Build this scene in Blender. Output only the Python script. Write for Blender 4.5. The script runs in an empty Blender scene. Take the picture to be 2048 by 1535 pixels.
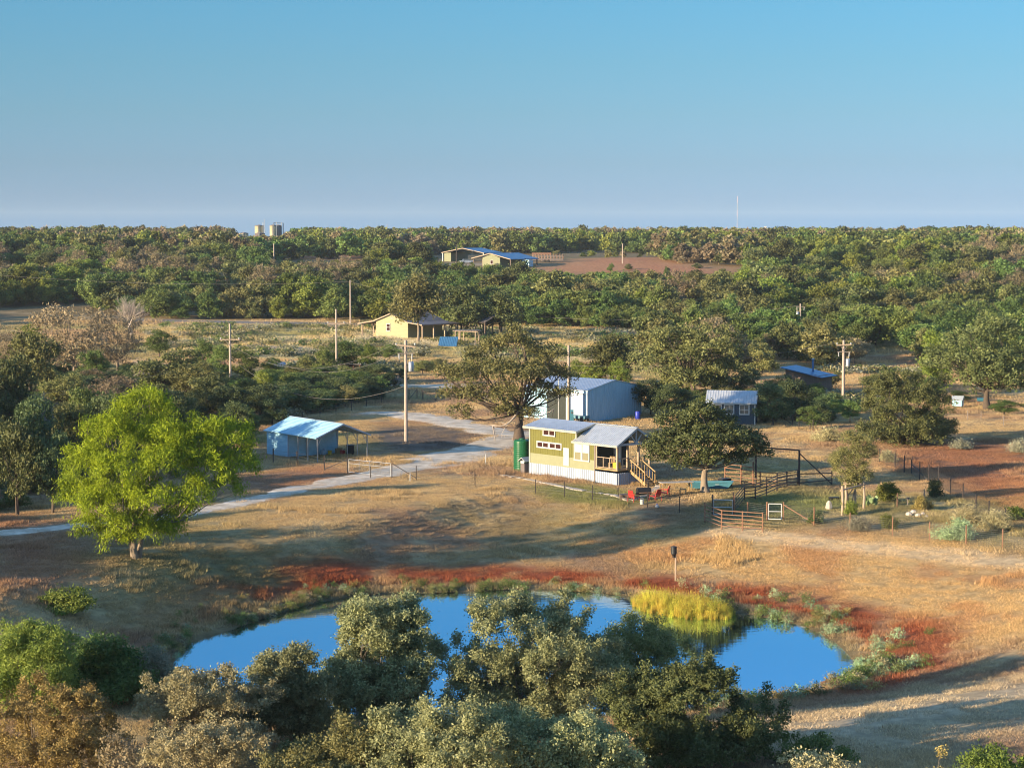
import bpy, math, random
import numpy as np
from mathutils import Vector
R = math.radians
SC = bpy.context.scene
COL = SC.collection

# ------------------------------------------------------------------ camera, world, sun, exposure
CAM_H, FPX, PITCH = 21.0, 4140.0, math.atan2(309.5, 4140.0)
cd = bpy.data.cameras.new('camera'); cam = bpy.data.objects.new('camera', cd); COL.objects.link(cam)
cd.sensor_fit = 'HORIZONTAL'; cd.sensor_width = 36.0; cd.lens = FPX / 2048 * 36.0
cd.clip_start = 1.0; cd.clip_end = 30000
cam.location = (0, 0, CAM_H); cam.rotation_euler = (math.pi / 2 - PITCH, 0, 0)
SC.camera = cam
SUN_EL = R(11.0); SUN_FROM = Vector((-0.84, -0.54))          # the sun stands behind the camera, to the left
SUN_AZ = math.atan2(SUN_FROM.x, SUN_FROM.y)
W = bpy.data.worlds.new('World'); SC.world = W; W.use_nodes = True
nt = W.node_tree; nt.nodes.clear()
def wn(t, **k):
    n = nt.nodes.new(t)
    for a, b in k.items(): setattr(n, a, b)
    return n
sky = wn('ShaderNodeTexSky', sky_type='NISHITA', sun_disc=False, sun_elevation=SUN_EL, sun_rotation=SUN_AZ,
         altitude=100, air_density=1.0, dust_density=0.6, ozone_density=2.2)
hsv = wn('ShaderNodeHueSaturation'); hsv.inputs['Saturation'].default_value = 1.0; hsv.inputs['Value'].default_value = 2.2
tc = wn('ShaderNodeTexCoord'); sep = wn('ShaderNodeSeparateXYZ')
nt.links.new(tc.outputs['Generated'], sep.inputs[0])
ramp = wn('ShaderNodeValToRGB')                               # clear-air tint by height above the horizon, same all round
cr = ramp.color_ramp; cr.elements[0].position = 0.0; cr.elements[1].position = 1.0
SKYRAMP = [(0, (0.078, 0.176, 0.460)), (0.0062, (0.073, 0.158, 0.412)), (0.0078, (0.094, 0.170, 0.397)), (0.014, (0.092, 0.154, 0.352)), (0.031, (0.085, 0.135, 0.268)), (0.055, (0.081, 0.131, 0.217)), (0.079, (0.076, 0.133, 0.198)), (0.11, (0.070, 0.139, 0.196)), (0.2, (0.066, 0.150, 0.220)), (0.5, (0.310, 0.390, 0.460)), (1, (0.420, 0.490, 0.530))]
while len(cr.elements) < len(SKYRAMP): cr.elements.new(0.5)
for e, (p, c) in zip(cr.elements, SKYRAMP): e.position = p; e.color = (*c, 1)
nt.links.new(sep.outputs['Z'], ramp.inputs[0])
mul = wn('ShaderNodeMix', data_type='RGBA', blend_type='MULTIPLY'); mul.inputs['Factor'].default_value = 1.0
nt.links.new(sky.outputs[0], hsv.inputs['Color']); nt.links.new(hsv.outputs[0], mul.inputs['A']); nt.links.new(ramp.outputs[0], mul.inputs['B'])
bg = wn('ShaderNodeBackground'); bg.inputs['Strength'].default_value = 0.15
nt.links.new(mul.outputs['Result'], bg.inputs['Color'])
wo = wn('ShaderNodeOutputWorld'); nt.links.new(bg.outputs[0], wo.inputs['Surface'])
sl = bpy.data.lights.new('sun', 'SUN'); sun = bpy.data.objects.new('sun', sl); COL.objects.link(sun)
sl.energy = 4.6; sl.angle = R(0.5); sl.color = (1.0, 0.80, 0.53)
sv = Vector((SUN_FROM.x * math.cos(SUN_EL), SUN_FROM.y * math.cos(SUN_EL), math.sin(SUN_EL)))
sun.rotation_euler = (-sv).to_track_quat('-Z', 'Y').to_euler(); sun.location = (-60, -60, 60)
SC.view_settings.view_transform = 'Standard'; SC.view_settings.look = 'None'
SC.view_settings.exposure = 1.4; SC.view_settings.gamma = 1.0; SC.view_settings.use_curve_mapping = False
SC.render.engine = 'CYCLES'
SC.cycles.max_bounces = 5; SC.cycles.diffuse_bounces = 2; SC.cycles.glossy_bounces = 3; SC.cycles.transmission_bounces = 3
SC.cycles.transparent_max_bounces = 4; SC.cycles.volume_bounces = 0; SC.cycles.use_denoising = True; SC.cycles.filter_width = 1.05

# ------------------------------------------------------------------ numpy helpers
def smooth(a, b, x):
    t = np.clip((x - a) / (b - a), 0, 1); return t * t * (3 - 2 * t)
def vnoise(x, y, s=0):
    x = np.asarray(x, float); y = np.asarray(y, float)
    xi = np.floor(x).astype(np.int64); yi = np.floor(y).astype(np.int64); fx = x - xi; fy = y - yi
    fx = fx * fx * (3 - 2 * fx); fy = fy * fy * (3 - 2 * fy)
    def h(a, b):
        n = (a * 374761393 + b * 668265263 + s * 1442695041) & 0xffffffff
        n = ((n ^ (n >> 13)) * 1274126177) & 0xffffffff
        n = n ^ (n >> 16)
        return (n & 0xffff) / 65535.0
    return (h(xi, yi) * (1 - fx) + h(xi + 1, yi) * fx) * (1 - fy) + (h(xi, yi + 1) * (1 - fx) + h(xi + 1, yi + 1) * fx) * fy
def fbm(x, y, s=0, o=3):
    v = 0; a = 0.5
    for i in range(o): v = v + a * vnoise(x * 2 ** i, y * 2 ** i, s + i * 7); a *= 0.5
    return v / (1 - 0.5 ** o)
def sdf(px, py, poly):
    """signed distance to a closed polygon, negative inside"""
    poly = np.asarray(poly, float); n = len(poly)
    d = np.full(np.shape(px), 1e18); ins = np.zeros(np.shape(px), bool)
    for i in range(n):
        ax, ay = poly[i][:2]; bx, by = poly[(i + 1) % n][:2]
        ex, ey = bx - ax, by - ay; wx, wy = px - ax, py - ay
        t = np.clip((wx * ex + wy * ey) / (ex * ex + ey * ey + 1e-12), 0, 1)
        d = np.minimum(d, (wx - ex * t) ** 2 + (wy - ey * t) ** 2)
        c = ((ay <= py) & (by > py)) | ((by <= py) & (ay > py))
        with np.errstate(divide='ignore', invalid='ignore'):
            xs = ax + (py - ay) / (by - ay if by != ay else 1e-9) * ex
        ins ^= c & (px < xs)
    return np.where(ins, -1, 1) * np.sqrt(d)
def linedist(px, py, pts):
    d = np.full(np.shape(px), 1e18)
    for (ax, ay), (bx, by) in zip([p[:2] for p in pts[:-1]], [p[:2] for p in pts[1:]]):
        ex, ey = bx - ax, by - ay; wx, wy = px - ax, py - ay
        t = np.clip((wx * ex + wy * ey) / (ex * ex + ey * ey + 1e-12), 0, 1)
        d = np.minimum(d, (wx - ex * t) ** 2 + (wy - ey * t) ** 2)
    return np.sqrt(d)
def catmull(pts, k=6, closed=False):
    pts = [np.asarray(p, float) for p in pts]; n = len(pts); out = []
    for i in range(n if closed else n - 1):
        g = (lambda j: pts[j % n]) if closed else (lambda j: pts[min(max(j, 0), n - 1)])
        p0, p1, p2, p3 = g(i - 1), g(i), g(i + 1), g(i + 2)
        for j in range(k):
            t = j / k
            out.append(0.5 * (2 * p1 + (p2 - p0) * t + (2 * p0 - 5 * p1 + 4 * p2 - p3) * t * t + (3 * p1 - p0 - 3 * p2 + p3) * t ** 3))
    if not closed: out.append(pts[-1])
    return out

FW = np.array([0, math.cos(PITCH), -math.sin(PITCH)]); UP = np.array([0, math.sin(PITCH), math.cos(PITCH)]); RT = np.array([1.0, 0, 0])
def ray(x, y): return FW * FPX + RT * (x - 1024) - UP * (y - 767.5)
def flat(x, y, z=0.0):
    d = ray(x, y); return np.array([0, 0, CAM_H]) + d * (z - CAM_H) / d[2]

# ------------------------------------------------------------------ terrain
WATER = -3.1
POND_PX = [(372, 1290), (440, 1266), (530, 1235), (640, 1203), (760, 1187), (900, 1184), (1040, 1178), (1180, 1184), (1300, 1198), (1420, 1216), (1540, 1236),
           (1625, 1258), (1690, 1300), (1722, 1342), (1650, 1375), (1530, 1396), (1440, 1412), (1300, 1428), (1100, 1440), (850, 1440), (600, 1425), (450, 1392), (372, 1365), (346, 1328)]
POND = [flat(x, y, WATER)[:2] for x, y in POND_PX]
POND = catmull(POND, 5, True)
def terr(x, y):
    x = np.asarray(x, float); y = np.asarray(y, float)
    z = 11.0 * smooth(440, 720, y) + 2.2 * smooth(720, 1150, y) - 9.0 * smooth(1700, 2400, y)
    z = z + 3.0 * (fbm(x / 140, y / 140, 3) - 0.5) * smooth(480, 800, y)
    near = 1 - smooth(330, 480, y)
    z = z + near * ((vnoise(x / 17, y / 17, 11) - 0.5) * 0.42 + (vnoise(x / 5.5, y / 5.5, 12) - 0.5) * 0.14)
    ok = (x > -60) & (x < 60) & (y > 60) & (y < 185)
    if np.any(ok):
        d = np.full(z.shape, 99.0)
        d[ok] = sdf(x[ok], y[ok], POND)
        wr = 11.0 + 6.0 * smooth(-14, 0, x) + 12.0 * smooth(112, 132, y) * smooth(-14, 2, x)                  # long gentle slope up to the yard, shorter near bank
        t = np.clip(d / wr, 0, 1); f = 0.55 * t + 0.45 * t * t * (3 - 2 * t)
        zo = (WATER + 0.06) * (1 - f) + z * f
        zi = WATER + np.maximum(d, -6) * 0.28
        z = np.where(d > wr, z, np.where(d > 0, zo, zi))
    return z
def th(x, y): return float(terr(np.array([x]), np.array([y]))[0])
_T = np.concatenate([np.linspace(58, 360, 900), np.geomspace(361, 3000, 900)])
def gnd(px, py):
    """the ground point seen at a pixel"""
    d = ray(px, py); d = d / d[1]
    P = np.array([0, 0, CAM_H]) + _T[:, None] * d
    f = P[:, 2] - terr(P[:, 0], P[:, 1]); i = np.argmax(f < 0)
    if f[i] >= 0: i = len(_T) - 1
    a, b = _T[max(i - 1, 0)], _T[i]
    for _ in range(2):
        t = np.linspace(a, b, 12); Q = np.array([0, 0, CAM_H]) + t[:, None] * d
        f = Q[:, 2] - terr(Q[:, 0], Q[:, 1]); j = max(int(np.argmax(f < 0)), 1); a, b = t[j - 1], t[j]
    t = (a + b) / 2; x = d[0] * t
    return np.array([x, t, th(x, t)])

# ------------------------------------------------------------------ materials
MATS = {}
def nodes(name):
    m = bpy.data.materials.new(name); m.use_nodes = True; t = m.node_tree; t.nodes.clear()
    def N(k, **kw):
        n = t.nodes.new(k)
        for a, b in kw.items(): setattr(n, a, b)
        return n
    def L(a, b): t.links.new(a, b)
    MATS[name] = m
    return m, N, L
def pmat(name, c1, c2=None, scale=3.0, rough=0.7, metal=0.0, bump=0.0, bscale=30.0, streak=None, spec=0.4):
    """paint / wood / metal: two tones mixed by noise, fine relief"""
    m, N, L = nodes(name)
    out = N('ShaderNodeOutputMaterial'); b = N('ShaderNodeBsdfPrincipled'); L(b.outputs[0], out.inputs[0])
    g = N('ShaderNodeTexCoord'); mp = N('ShaderNodeMapping'); L(g.outputs['Object'], mp.inputs[0])
    if streak: mp.inputs['Scale'].default_value = streak
    n = N('ShaderNodeTexNoise'); n.inputs['Scale'].default_value = scale; n.inputs['Detail'].default_value = 6; n.inputs['Roughness'].default_value = 0.65
    L(mp.outputs[0], n.inputs['Vector'])
    r = N('ShaderNodeValToRGB'); r.color_ramp.elements[0].position = 0.32; r.color_ramp.elements[1].position = 0.70
    c2 = c2 or tuple(v * 0.78 for v in c1)
    r.color_ramp.elements[0].color = (*c2, 1); r.color_ramp.elements[1].color = (*c1, 1)
    L(n.outputs['Fac'], r.inputs[0]); L(r.outputs[0], b.inputs['Base Color'])
    b.inputs['Roughness'].default_value = rough; b.inputs['Metallic'].default_value = metal; b.inputs['Specular IOR Level'].default_value = spec
    if bump:
        n2 = N('ShaderNodeTexNoise'); n2.inputs['Scale'].default_value = bscale; n2.inputs['Detail'].default_value = 4
        L(mp.outputs[0], n2.inputs['Vector'])
        bp = N('ShaderNodeBump'); bp.inputs['Strength'].default_value = bump; bp.inputs['Distance'].default_value = 0.02
        L(n2.outputs['Fac'], bp.inputs['Height']); L(bp.outputs[0], b.inputs['Normal'])
    return m
def leafmat(name, dark, light, trans=0.3, hue=0.03, inst=False):
    m, N, L = nodes(name)
    out = N('ShaderNodeOutputMaterial'); b = N('ShaderNodeBsdfPrincipled'); b.inputs['Roughness'].default_value = 0.62; b.inputs['Specular IOR Level'].default_value = 0.25
    a = N('ShaderNodeAttribute', attribute_name='rnd')
    r = N('ShaderNodeValToRGB'); r.color_ramp.elements[0].color = (*dark, 1); r.color_ramp.elements[1].color = (*light, 1)
    L(a.outputs['Fac'], r.inputs[0])
    oi = N('ShaderNodeObjectInfo'); h = N('ShaderNodeHueSaturation')
    mr = N('ShaderNodeMapRange'); mr.inputs['To Min'].default_value = 0.5 - hue; mr.inputs['To Max'].default_value = 0.5 + hue
    mv = N('ShaderNodeMapRange'); mv.inputs['To Min'].default_value = 0.68; mv.inputs['To Max'].default_value = 1.32
    w = N('ShaderNodeMath', operation='FRACT'); w1 = N('ShaderNodeMath', operation='MULTIPLY'); w1.inputs[1].default_value = 7.31
    L(oi.outputs['Random'], mr.inputs[0]); L(oi.outputs['Random'], w1.inputs[0]); L(w1.outputs[0], w.inputs[0]); L(w.outputs[0], mv.inputs[0])
    L(mr.outputs[0], h.inputs['Hue']); L(mv.outputs[0], h.inputs['Value']); L(r.outputs[0], h.inputs['Color'])
    L(h.outputs[0], b.inputs['Base Color'])
    t = N('ShaderNodeBsdfTranslucent'); L(h.outputs[0], t.inputs['Color'])
    mx = N('ShaderNodeMixShader'); mx.inputs[0].default_value = trans
    L(b.outputs[0], mx.inputs[1]); L(t.outputs[0], mx.inputs[2]); L(mx.outputs[0], out.inputs[0])
    return m
def grassmat(name, kind):
    """blades take the tint of the soil cover they grow on"""
    m, N, L = nodes(name)
    out = N('ShaderNodeOutputMaterial'); b = N('ShaderNodeBsdfPrincipled'); b.inputs['Roughness'].default_value = 0.75; b.inputs['Specular IOR Level'].default_value = 0.2
    a = N('ShaderNodeAttribute', attribute_name='tint', attribute_type='INSTANCER')
    rn = N('ShaderNodeAttribute', attribute_name='rnd')
    mv = N('ShaderNodeMapRange'); mv.inputs['To Min'].default_value = kind[0]; mv.inputs['To Max'].default_value = kind[1]
    L(rn.outputs['Fac'], mv.inputs[0])
    h = N('ShaderNodeHueSaturation'); L(a.outputs['Color'], h.inputs['Color']); L(mv.outputs[0], h.inputs['Value'])
    L(h.outputs[0], b.inputs['Base Color'])
    t = N('ShaderNodeBsdfTranslucent'); L(h.outputs[0], t.inputs['Color'])
    mx = N('ShaderNodeMixShader'); mx.inputs[0].default_value = 0.25
    L(b.outputs[0], mx.inputs[1]); L(t.outputs[0], mx.inputs[2]); L(mx.outputs[0], out.inputs[0])
    return m
def groundmat():
    m, N, L = nodes('ground_cover')
    out = N('ShaderNodeOutputMaterial'); b = N('ShaderNodeBsdfPrincipled'); b.inputs['Roughness'].default_value = 0.95; b.inputs['Specular IOR Level'].default_value = 0.1
    a = N('ShaderNodeAttribute', attribute_name='tint'); g = N('ShaderNodeNewGeometry')
    n = N('ShaderNodeTexNoise'); n.inputs['Scale'].default_value = 1.1; n.inputs['Detail'].default_value = 10; n.inputs['Roughness'].default_value = 0.72
    n2 = N('ShaderNodeTexNoise'); n2.inputs['Scale'].default_value = 9.0; n2.inputs['Detail'].default_value = 5; n2.inputs['Roughness'].default_value = 0.7
    L(g.outputs['Position'], n.inputs['Vector']); L(g.outputs['Position'], n2.inputs['Vector'])
    mv = N('ShaderNodeMapRange'); mv.inputs['From Min'].default_value = 0.3; mv.inputs['From Max'].default_value = 0.7; mv.inputs['To Min'].default_value = 0.55; mv.inputs['To Max'].default_value = 1.4
    L(n.outputs['Fac'], mv.inputs[0])
    h = N('ShaderNodeHueSaturation'); L(a.outputs['Color'], h.inputs['Color']); L(mv.outputs[0], h.inputs['Value'])
    L(h.outputs[0], b.inputs['Base Color'])
    bp = N('ShaderNodeBump'); bp.inputs['Strength'].default_value = 0.9; bp.inputs['Distance'].default_value = 0.06
    ad = N('ShaderNodeMath', operation='ADD'); L(n.outputs['Fac'], ad.inputs[0]); L(n2.outputs['Fac'], ad.inputs[1])
    L(ad.outputs[0], bp.inputs['Height']); L(bp.outputs[0], b.inputs['Normal']); L(b.outputs[0], out.inputs[0])
    return m
def watermat():
    m, N, L = nodes('pond_water')
    out = N('ShaderNodeOutputMaterial'); df = N('ShaderNodeBsdfDiffuse'); df.inputs['Color'].default_value = (0.012, 0.02, 0.018, 1)
    gl = N('ShaderNodeBsdfGlossy'); gl.inputs['Color'].default_value = (0.60, 0.80, 0.90, 1); gl.inputs['Roughness'].default_value = 0.02
    fr = N('ShaderNodeFresnel'); fr.inputs['IOR'].default_value = 1.33; mr = N('ShaderNodeMapRange'); mr.inputs['From Max'].default_value = 0.45; mr.inputs['To Min'].default_value = 0.25; mr.inputs['To Max'].default_value = 0.95
    g = N('ShaderNodeNewGeometry'); n = N('ShaderNodeTexNoise'); n.inputs['Scale'].default_value = 1.2; n.inputs['Detail'].default_value = 4
    mp = N('ShaderNodeMapping'); mp.inputs['Scale'].default_value = (0.6, 1.6, 1); L(g.outputs['Position'], mp.inputs[0]); L(mp.outputs[0], n.inputs['Vector'])
    bp = N('ShaderNodeBump'); bp.inputs['Strength'].default_value = 0.10; bp.inputs['Distance'].default_value = 0.03
    L(n.outputs['Fac'], bp.inputs['Height']); L(bp.outputs[0], gl.inputs['Normal'])
    L(fr.outputs[0], mr.inputs[0]); mx = N('ShaderNodeMixShader'); L(mr.outputs[0], mx.inputs[0]); L(df.outputs[0], mx.inputs[1]); L(gl.outputs[0], mx.inputs[2]); L(mx.outputs[0], out.inputs[0])
    return m
def glassmat(name, col, rough=0.08):
    m = pmat(name, col, col, rough=rough, spec=0.9); return m
groundmat(); watermat()
pmat('gravel', (0.78, 0.66, 0.51), (0.36, 0.28, 0.195), 0.75, 0.95, bump=1.0, bscale=14)
pmat('dirt_track', (0.42, 0.33, 0.22), (0.27, 0.19, 0.11), 1.6, 0.95, bump=1.0, bscale=10)
pmat('olive_paint', (0.142, 0.133, 0.026), (0.120, 0.114, 0.022), 2, 0.55)
pmat('pale_paint', (0.245, 0.245, 0.142), (0.215, 0.215, 0.125), 2, 0.55)
pmat('white_paint', (0.430, 0.430, 0.421), (0.361, 0.361, 0.344), 3, 0.5)
pmat('cream_trim', (0.378, 0.361, 0.301), (0.318, 0.301, 0.249), 3, 0.5)
pmat('white_metal', (0.38, 0.43, 0.50), (0.29, 0.33, 0.39), 2, 0.4, streak=(3, 3, 0.5))
pmat('galvanised', (0.42, 0.44, 0.46), (0.30, 0.31, 0.33), 2.5, 0.38, metal=0.55, streak=(3, 3, 0.6))
pmat('barn_metal', (0.33, 0.52, 0.64), (0.26, 0.42, 0.52), 1.2, 0.42, metal=0.25, streak=(3, 3, 0.4))
pmat('roof_metal', (0.60, 0.62, 0.64), (0.46, 0.48, 0.50), 1.5, 0.35, metal=0.5)
pmat('blue_roof', (0.05, 0.16, 0.30), (0.04, 0.12, 0.23), 1.5, 0.35)
pmat('carport_metal', (0.34, 0.56, 0.68), (0.26, 0.45, 0.55), 1.4, 0.38, metal=0.1, streak=(0.6, 2, 2))
pmat('slate_shaded', (0.032, 0.056, 0.082), (0.026, 0.046, 0.068), 2, 0.6)  # tree shade over the shed is put into this blue
pmat('weathered_wood', (0.44, 0.40, 0.36), (0.32, 0.28, 0.25), 4, 0.8, streak=(1, 4, 4))
pmat('brown_wall', (0.16, 0.11, 0.085), (0.11, 0.075, 0.06), 2, 0.7)
pmat('yellow_siding', (0.310, 0.292, 0.163), (0.258, 0.241, 0.129), 1.2, 0.65, streak=(1, 1, 6))
pmat('green_siding', (0.21, 0.215, 0.12), (0.165, 0.17, 0.095), 1.2, 0.65)
pmat('new_wood', (0.38, 0.25, 0.12), (0.28, 0.18, 0.08), 4, 0.7, streak=(1, 1, 6))
pmat('pale_wood', (0.40, 0.30, 0.21), (0.30, 0.215, 0.15), 4, 0.7)
pmat('grey_wood', (0.30, 0.25, 0.21), (0.20, 0.16, 0.13), 5, 0.85, bump=0.4, streak=(4, 4, 0.6))
pmat('pole_wood', (0.46, 0.37, 0.30), (0.30, 0.235, 0.185), 4, 0.85, bump=0.4, streak=(4, 4, 0.5))
pmat('dark_steel', (0.045, 0.035, 0.032), (0.03, 0.022, 0.02), 5, 0.6)
pmat('rust_steel', (0.27, 0.145, 0.085), (0.17, 0.08, 0.045), 6, 0.75)
pmat('wire', (0.16, 0.15, 0.14), (0.10, 0.095, 0.09), 5, 0.5, metal=0.5)
pmat('cable', (0.24, 0.21, 0.18), (0.18, 0.16, 0.14), 5, 0.6)
pmat('tank_green', (0.014, 0.11, 0.04), (0.01, 0.08, 0.03), 2, 0.35)
pmat('red_paint', (0.52, 0.025, 0.02), (0.36, 0.02, 0.018), 6, 0.5)
pmat('yellow_plastic', (0.70, 0.42, 0.03), (0.55, 0.33, 0.03), 6, 0.5)
pmat('black_iron', (0.018, 0.018, 0.02), (0.012, 0.012, 0.013), 6, 0.55)
pmat('blue_plastic', (0.03, 0.05, 0.42), (0.02, 0.04, 0.3), 4, 0.45)
pmat('teal_plastic', (0.06, 0.20, 0.26), (0.05, 0.15, 0.20), 4, 0.4)
pmat('tank_cream', (0.42, 0.35, 0.20), (0.34, 0.27, 0.15), 1, 0.6)
pmat('tank_dark', (0.16, 0.13, 0.12), (0.11, 0.09, 0.085), 1, 0.6)
pmat('stone', (0.50, 0.44, 0.37), (0.34, 0.29, 0.24), 3, 0.9, bump=0.6)
pmat('bark', (0.115, 0.085, 0.062), (0.06, 0.044, 0.034), 5, 0.95, bump=0.8, streak=(3, 3, 0.6))
pmat('pale_bark', (0.30, 0.235, 0.17), (0.17, 0.13, 0.095), 5, 0.95, bump=0.8, streak=(3, 3, 0.6))
pmat('dead_wood', (0.44, 0.37, 0.31), (0.28, 0.23, 0.19), 5, 0.95)
pmat('dark_room', (0.030, 0.036, 0.030), (0.022, 0.027, 0.022), 3, 0.8)  # for shaded surfaces: the shade is put into this colour
pmat('cactus_green', (0.20, 0.27, 0.11), (0.14, 0.20, 0.08), 4, 0.6)
glassmat('brown_glass', (0.045, 0.018, 0.014), 0.12); glassmat('grey_glass', (0.10, 0.11, 0.105), 0.12); glassmat('blind', (0.62, 0.66, 0.66), 0.3); glassmat('tan_glass', (0.22, 0.20, 0.12), 0.15)
pmat('asphalt', (0.17, 0.16, 0.155), (0.12, 0.115, 0.11), 2, 0.95)
pmat('red_white', (0.7, 0.5, 0.5), (0.6, 0.4, 0.4), 1, 0.6)
M = MATS

# ------------------------------------------------------------------ mesh builder and scene helpers
class MB:
    def __init__(s): s.v = []; s.f = []
    def add(s, vs, fs):
        o = len(s.v); s.v += [tuple(map(float, p)) for p in vs]; s.f += [tuple(i + o for i in f) for f in fs]; return s
    def box(s, x0, x1, y0, y1, z0, z1):
        return s.add([(x0, y0, z0), (x1, y0, z0), (x1, y1, z0), (x0, y1, z0), (x0, y0, z1), (x1, y0, z1), (x1, y1, z1), (x0, y1, z1)],
                     [(0, 3, 2, 1), (4, 5, 6, 7), (0, 1, 5, 4), (1, 2, 6, 5), (2, 3, 7, 6), (3, 0, 4, 7)])
    def beam(s, a, b, w, h=None, up=(0, 0, 1)):
        a = Vector(a); b = Vector(b); d = (b - a).normalized(); u = Vector(up)
        if abs(d.dot(u)) > 0.99: u = Vector((0, 1, 0))
        sd = d.cross(u).normalized() * (w / 2); uu = sd.cross(d).normalized() * ((h or w) / 2)
        vs = [p + i * sd + j * uu for p in (a, b) for i, j in ((-1, -1), (1, -1), (1, 1), (-1, 1))]
        return s.add(vs, [(0, 1, 2, 3), (7, 6, 5, 4), (0, 4, 5, 1), (1, 5, 6, 2), (2, 6, 7, 3), (3, 7, 4, 0)])
    def tube(s, pts, rad, n=6, cap=True):
        pts = [Vector(p) for p in pts]
        if not hasattr(rad, '__len__'): rad = [rad] * len(pts)
        o = len(s.v); ref = None
        for i, p in enumerate(pts):
            d = (pts[min(i + 1, len(pts) - 1)] - pts[max(i - 1, 0)])
            d = d.normalized() if d.length > 1e-9 else Vector((0, 0, 1))
            if ref is None: ref = Vector((1, 0, 0)) if abs(d.x) < 0.9 else Vector((0, 1, 0))
            a = (ref - d * ref.dot(d)).normalized(); b = d.cross(a); ref = a
            for k in range(n):
                t = 2 * math.pi * k / n; q = p + (a * math.cos(t) + b * math.sin(t)) * rad[i]; s.v.append(tuple(q))
        for i in range(len(pts) - 1):
            for k in range(n):
                k2 = (k + 1) % n
                s.f.append((o + i * n + k, o + i * n + k2, o + (i + 1) * n + k2, o + (i + 1) * n + k))
        if cap:
            s.f.append(tuple(o + k for k in reversed(range(n)))); e = o + (len(pts) - 1) * n; s.f.append(tuple(e + k for k in range(n)))
        return s
    def prism(s, prof, x0, x1):
        """profile in (y, z), extruded along x"""
        n = len(prof); vs = [(x0, y, z) for y, z in prof] + [(x1, y, z) for y, z in prof]
        return s.add(vs, [tuple(range(n)), tuple(reversed(range(n, 2 * n)))] + [(i, i + n, (i + 1) % n + n, (i + 1) % n) for i in range(n)])
    def ribs(s, o, u, v, nrm, pitch=0.3, w=0.05, d=0.03):
        """raised ribs along v, spaced along u, standing proud of a sheet"""
        o = Vector(o); u = Vector(u); v = Vector(v); nrm = Vector(nrm).normalized(); L = u.length; un = u.normalized(); k = int(L / pitch); off = (L - k * pitch) / 2
        for i in range(k + 1):
            c = o + un * min(max(off + i * pitch, w), L - w)
            vs = []
            for p in (c, c + v):
                vs += [p - un * w - nrm * 0.004, p - un * w * 0.5 + nrm * d, p + un * w * 0.5 + nrm * d, p + un * w - nrm * 0.004]
            s.add(vs, [(0, 1, 5, 4), (1, 2, 6, 5), (2, 3, 7, 6), (0, 3, 2, 1), (4, 5, 6, 7), (0, 4, 7, 3)])
        return s
    def slab(s, p, t):
        """four-cornered slab, corners ccw seen from above, thickness t downwards"""
        p = [Vector(q) for q in p]; n = (p[1] - p[0]).cross(p[2] - p[0]).normalized()
        vs = p + [q - n * t for q in p]
        return s.add(vs, [(0, 1, 2, 3), (7, 6, 5, 4), (0, 4, 5, 1), (1, 5, 6, 2), (2, 6, 7, 3), (3, 7, 4, 0)])
    def lathe(s, prof, n=24, c=(0, 0)):
        o = len(s.v)
        for r, z in prof:
            for k in range(n): t = 2 * math.pi * k / n; s.v.append((c[0] + r * math.cos(t), c[1] + r * math.sin(t), z))
        for i in range(len(prof) - 1):
            for k in range(n): k2 = (k + 1) % n; s.f.append((o + i * n + k, o + i * n + k2, o + (i + 1) * n + k2, o + (i + 1) * n + k))
        s.f.append(tuple(o + k for k in reversed(range(n)))); e = o + (len(prof) - 1) * n; s.f.append(tuple(e + k for k in range(n)))
        return s
    def mesh(s, name, mat, sm=False):
        m = bpy.data.meshes.new(name); m.from_pydata(s.v, [], s.f); m.materials.append(M[mat])
        if sm: m.polygons.foreach_set('use_smooth', [True] * len(m.polygons))
        m.update(); return m
def obj(name, me, mat=None, parent=None, sm=False):
    if isinstance(me, MB): me = me.mesh(name, mat, sm)
    o = bpy.data.objects.new(name, me); COL.objects.link(o)
    if parent: o.parent = parent
    return o
def tag(o, label, cat, group=None):
    o['label'] = label; o['category'] = cat
    if group: o['group'] = group
    return o
def thing(name, label, cat, loc=(0, 0, 0), rz=0.0, group=None, scale=None):
    o = bpy.data.objects.new(name, None); COL.objects.link(o); o.location = loc; o.rotation_euler = (0, 0, rz); o.empty_display_size = 0.2
    if scale: o.scale = scale
    return tag(o, label, cat, group)
def struct(o, kind='structure'): o['kind'] = kind; return o
def npmesh(name, V, F, mat, rnd=None, k=4):
    """mesh from arrays: V (n,3), F (m,k)"""
    me = bpy.data.meshes.new(name); V = np.ascontiguousarray(V, np.float32); F = np.ascontiguousarray(F, np.int32)
    me.vertices.add(len(V)); me.vertices.foreach_set('co', V.ravel())
    me.loops.add(F.size); me.loops.foreach_set('vertex_index', F.ravel())
    me.polygons.add(len(F)); me.polygons.foreach_set('loop_start', np.arange(0, F.size, k, dtype=np.int32))
    me.materials.append(M[mat])
    if rnd is not None:
        a = me.attributes.new('rnd', 'FLOAT', 'FACE'); a.data.foreach_set('value', np.ascontiguousarray(rnd, np.float32))
    me.update(calc_edges=True); return me
def ptag(name, parent, mb, mat): return obj(name, mb, mat, parent)

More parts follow.
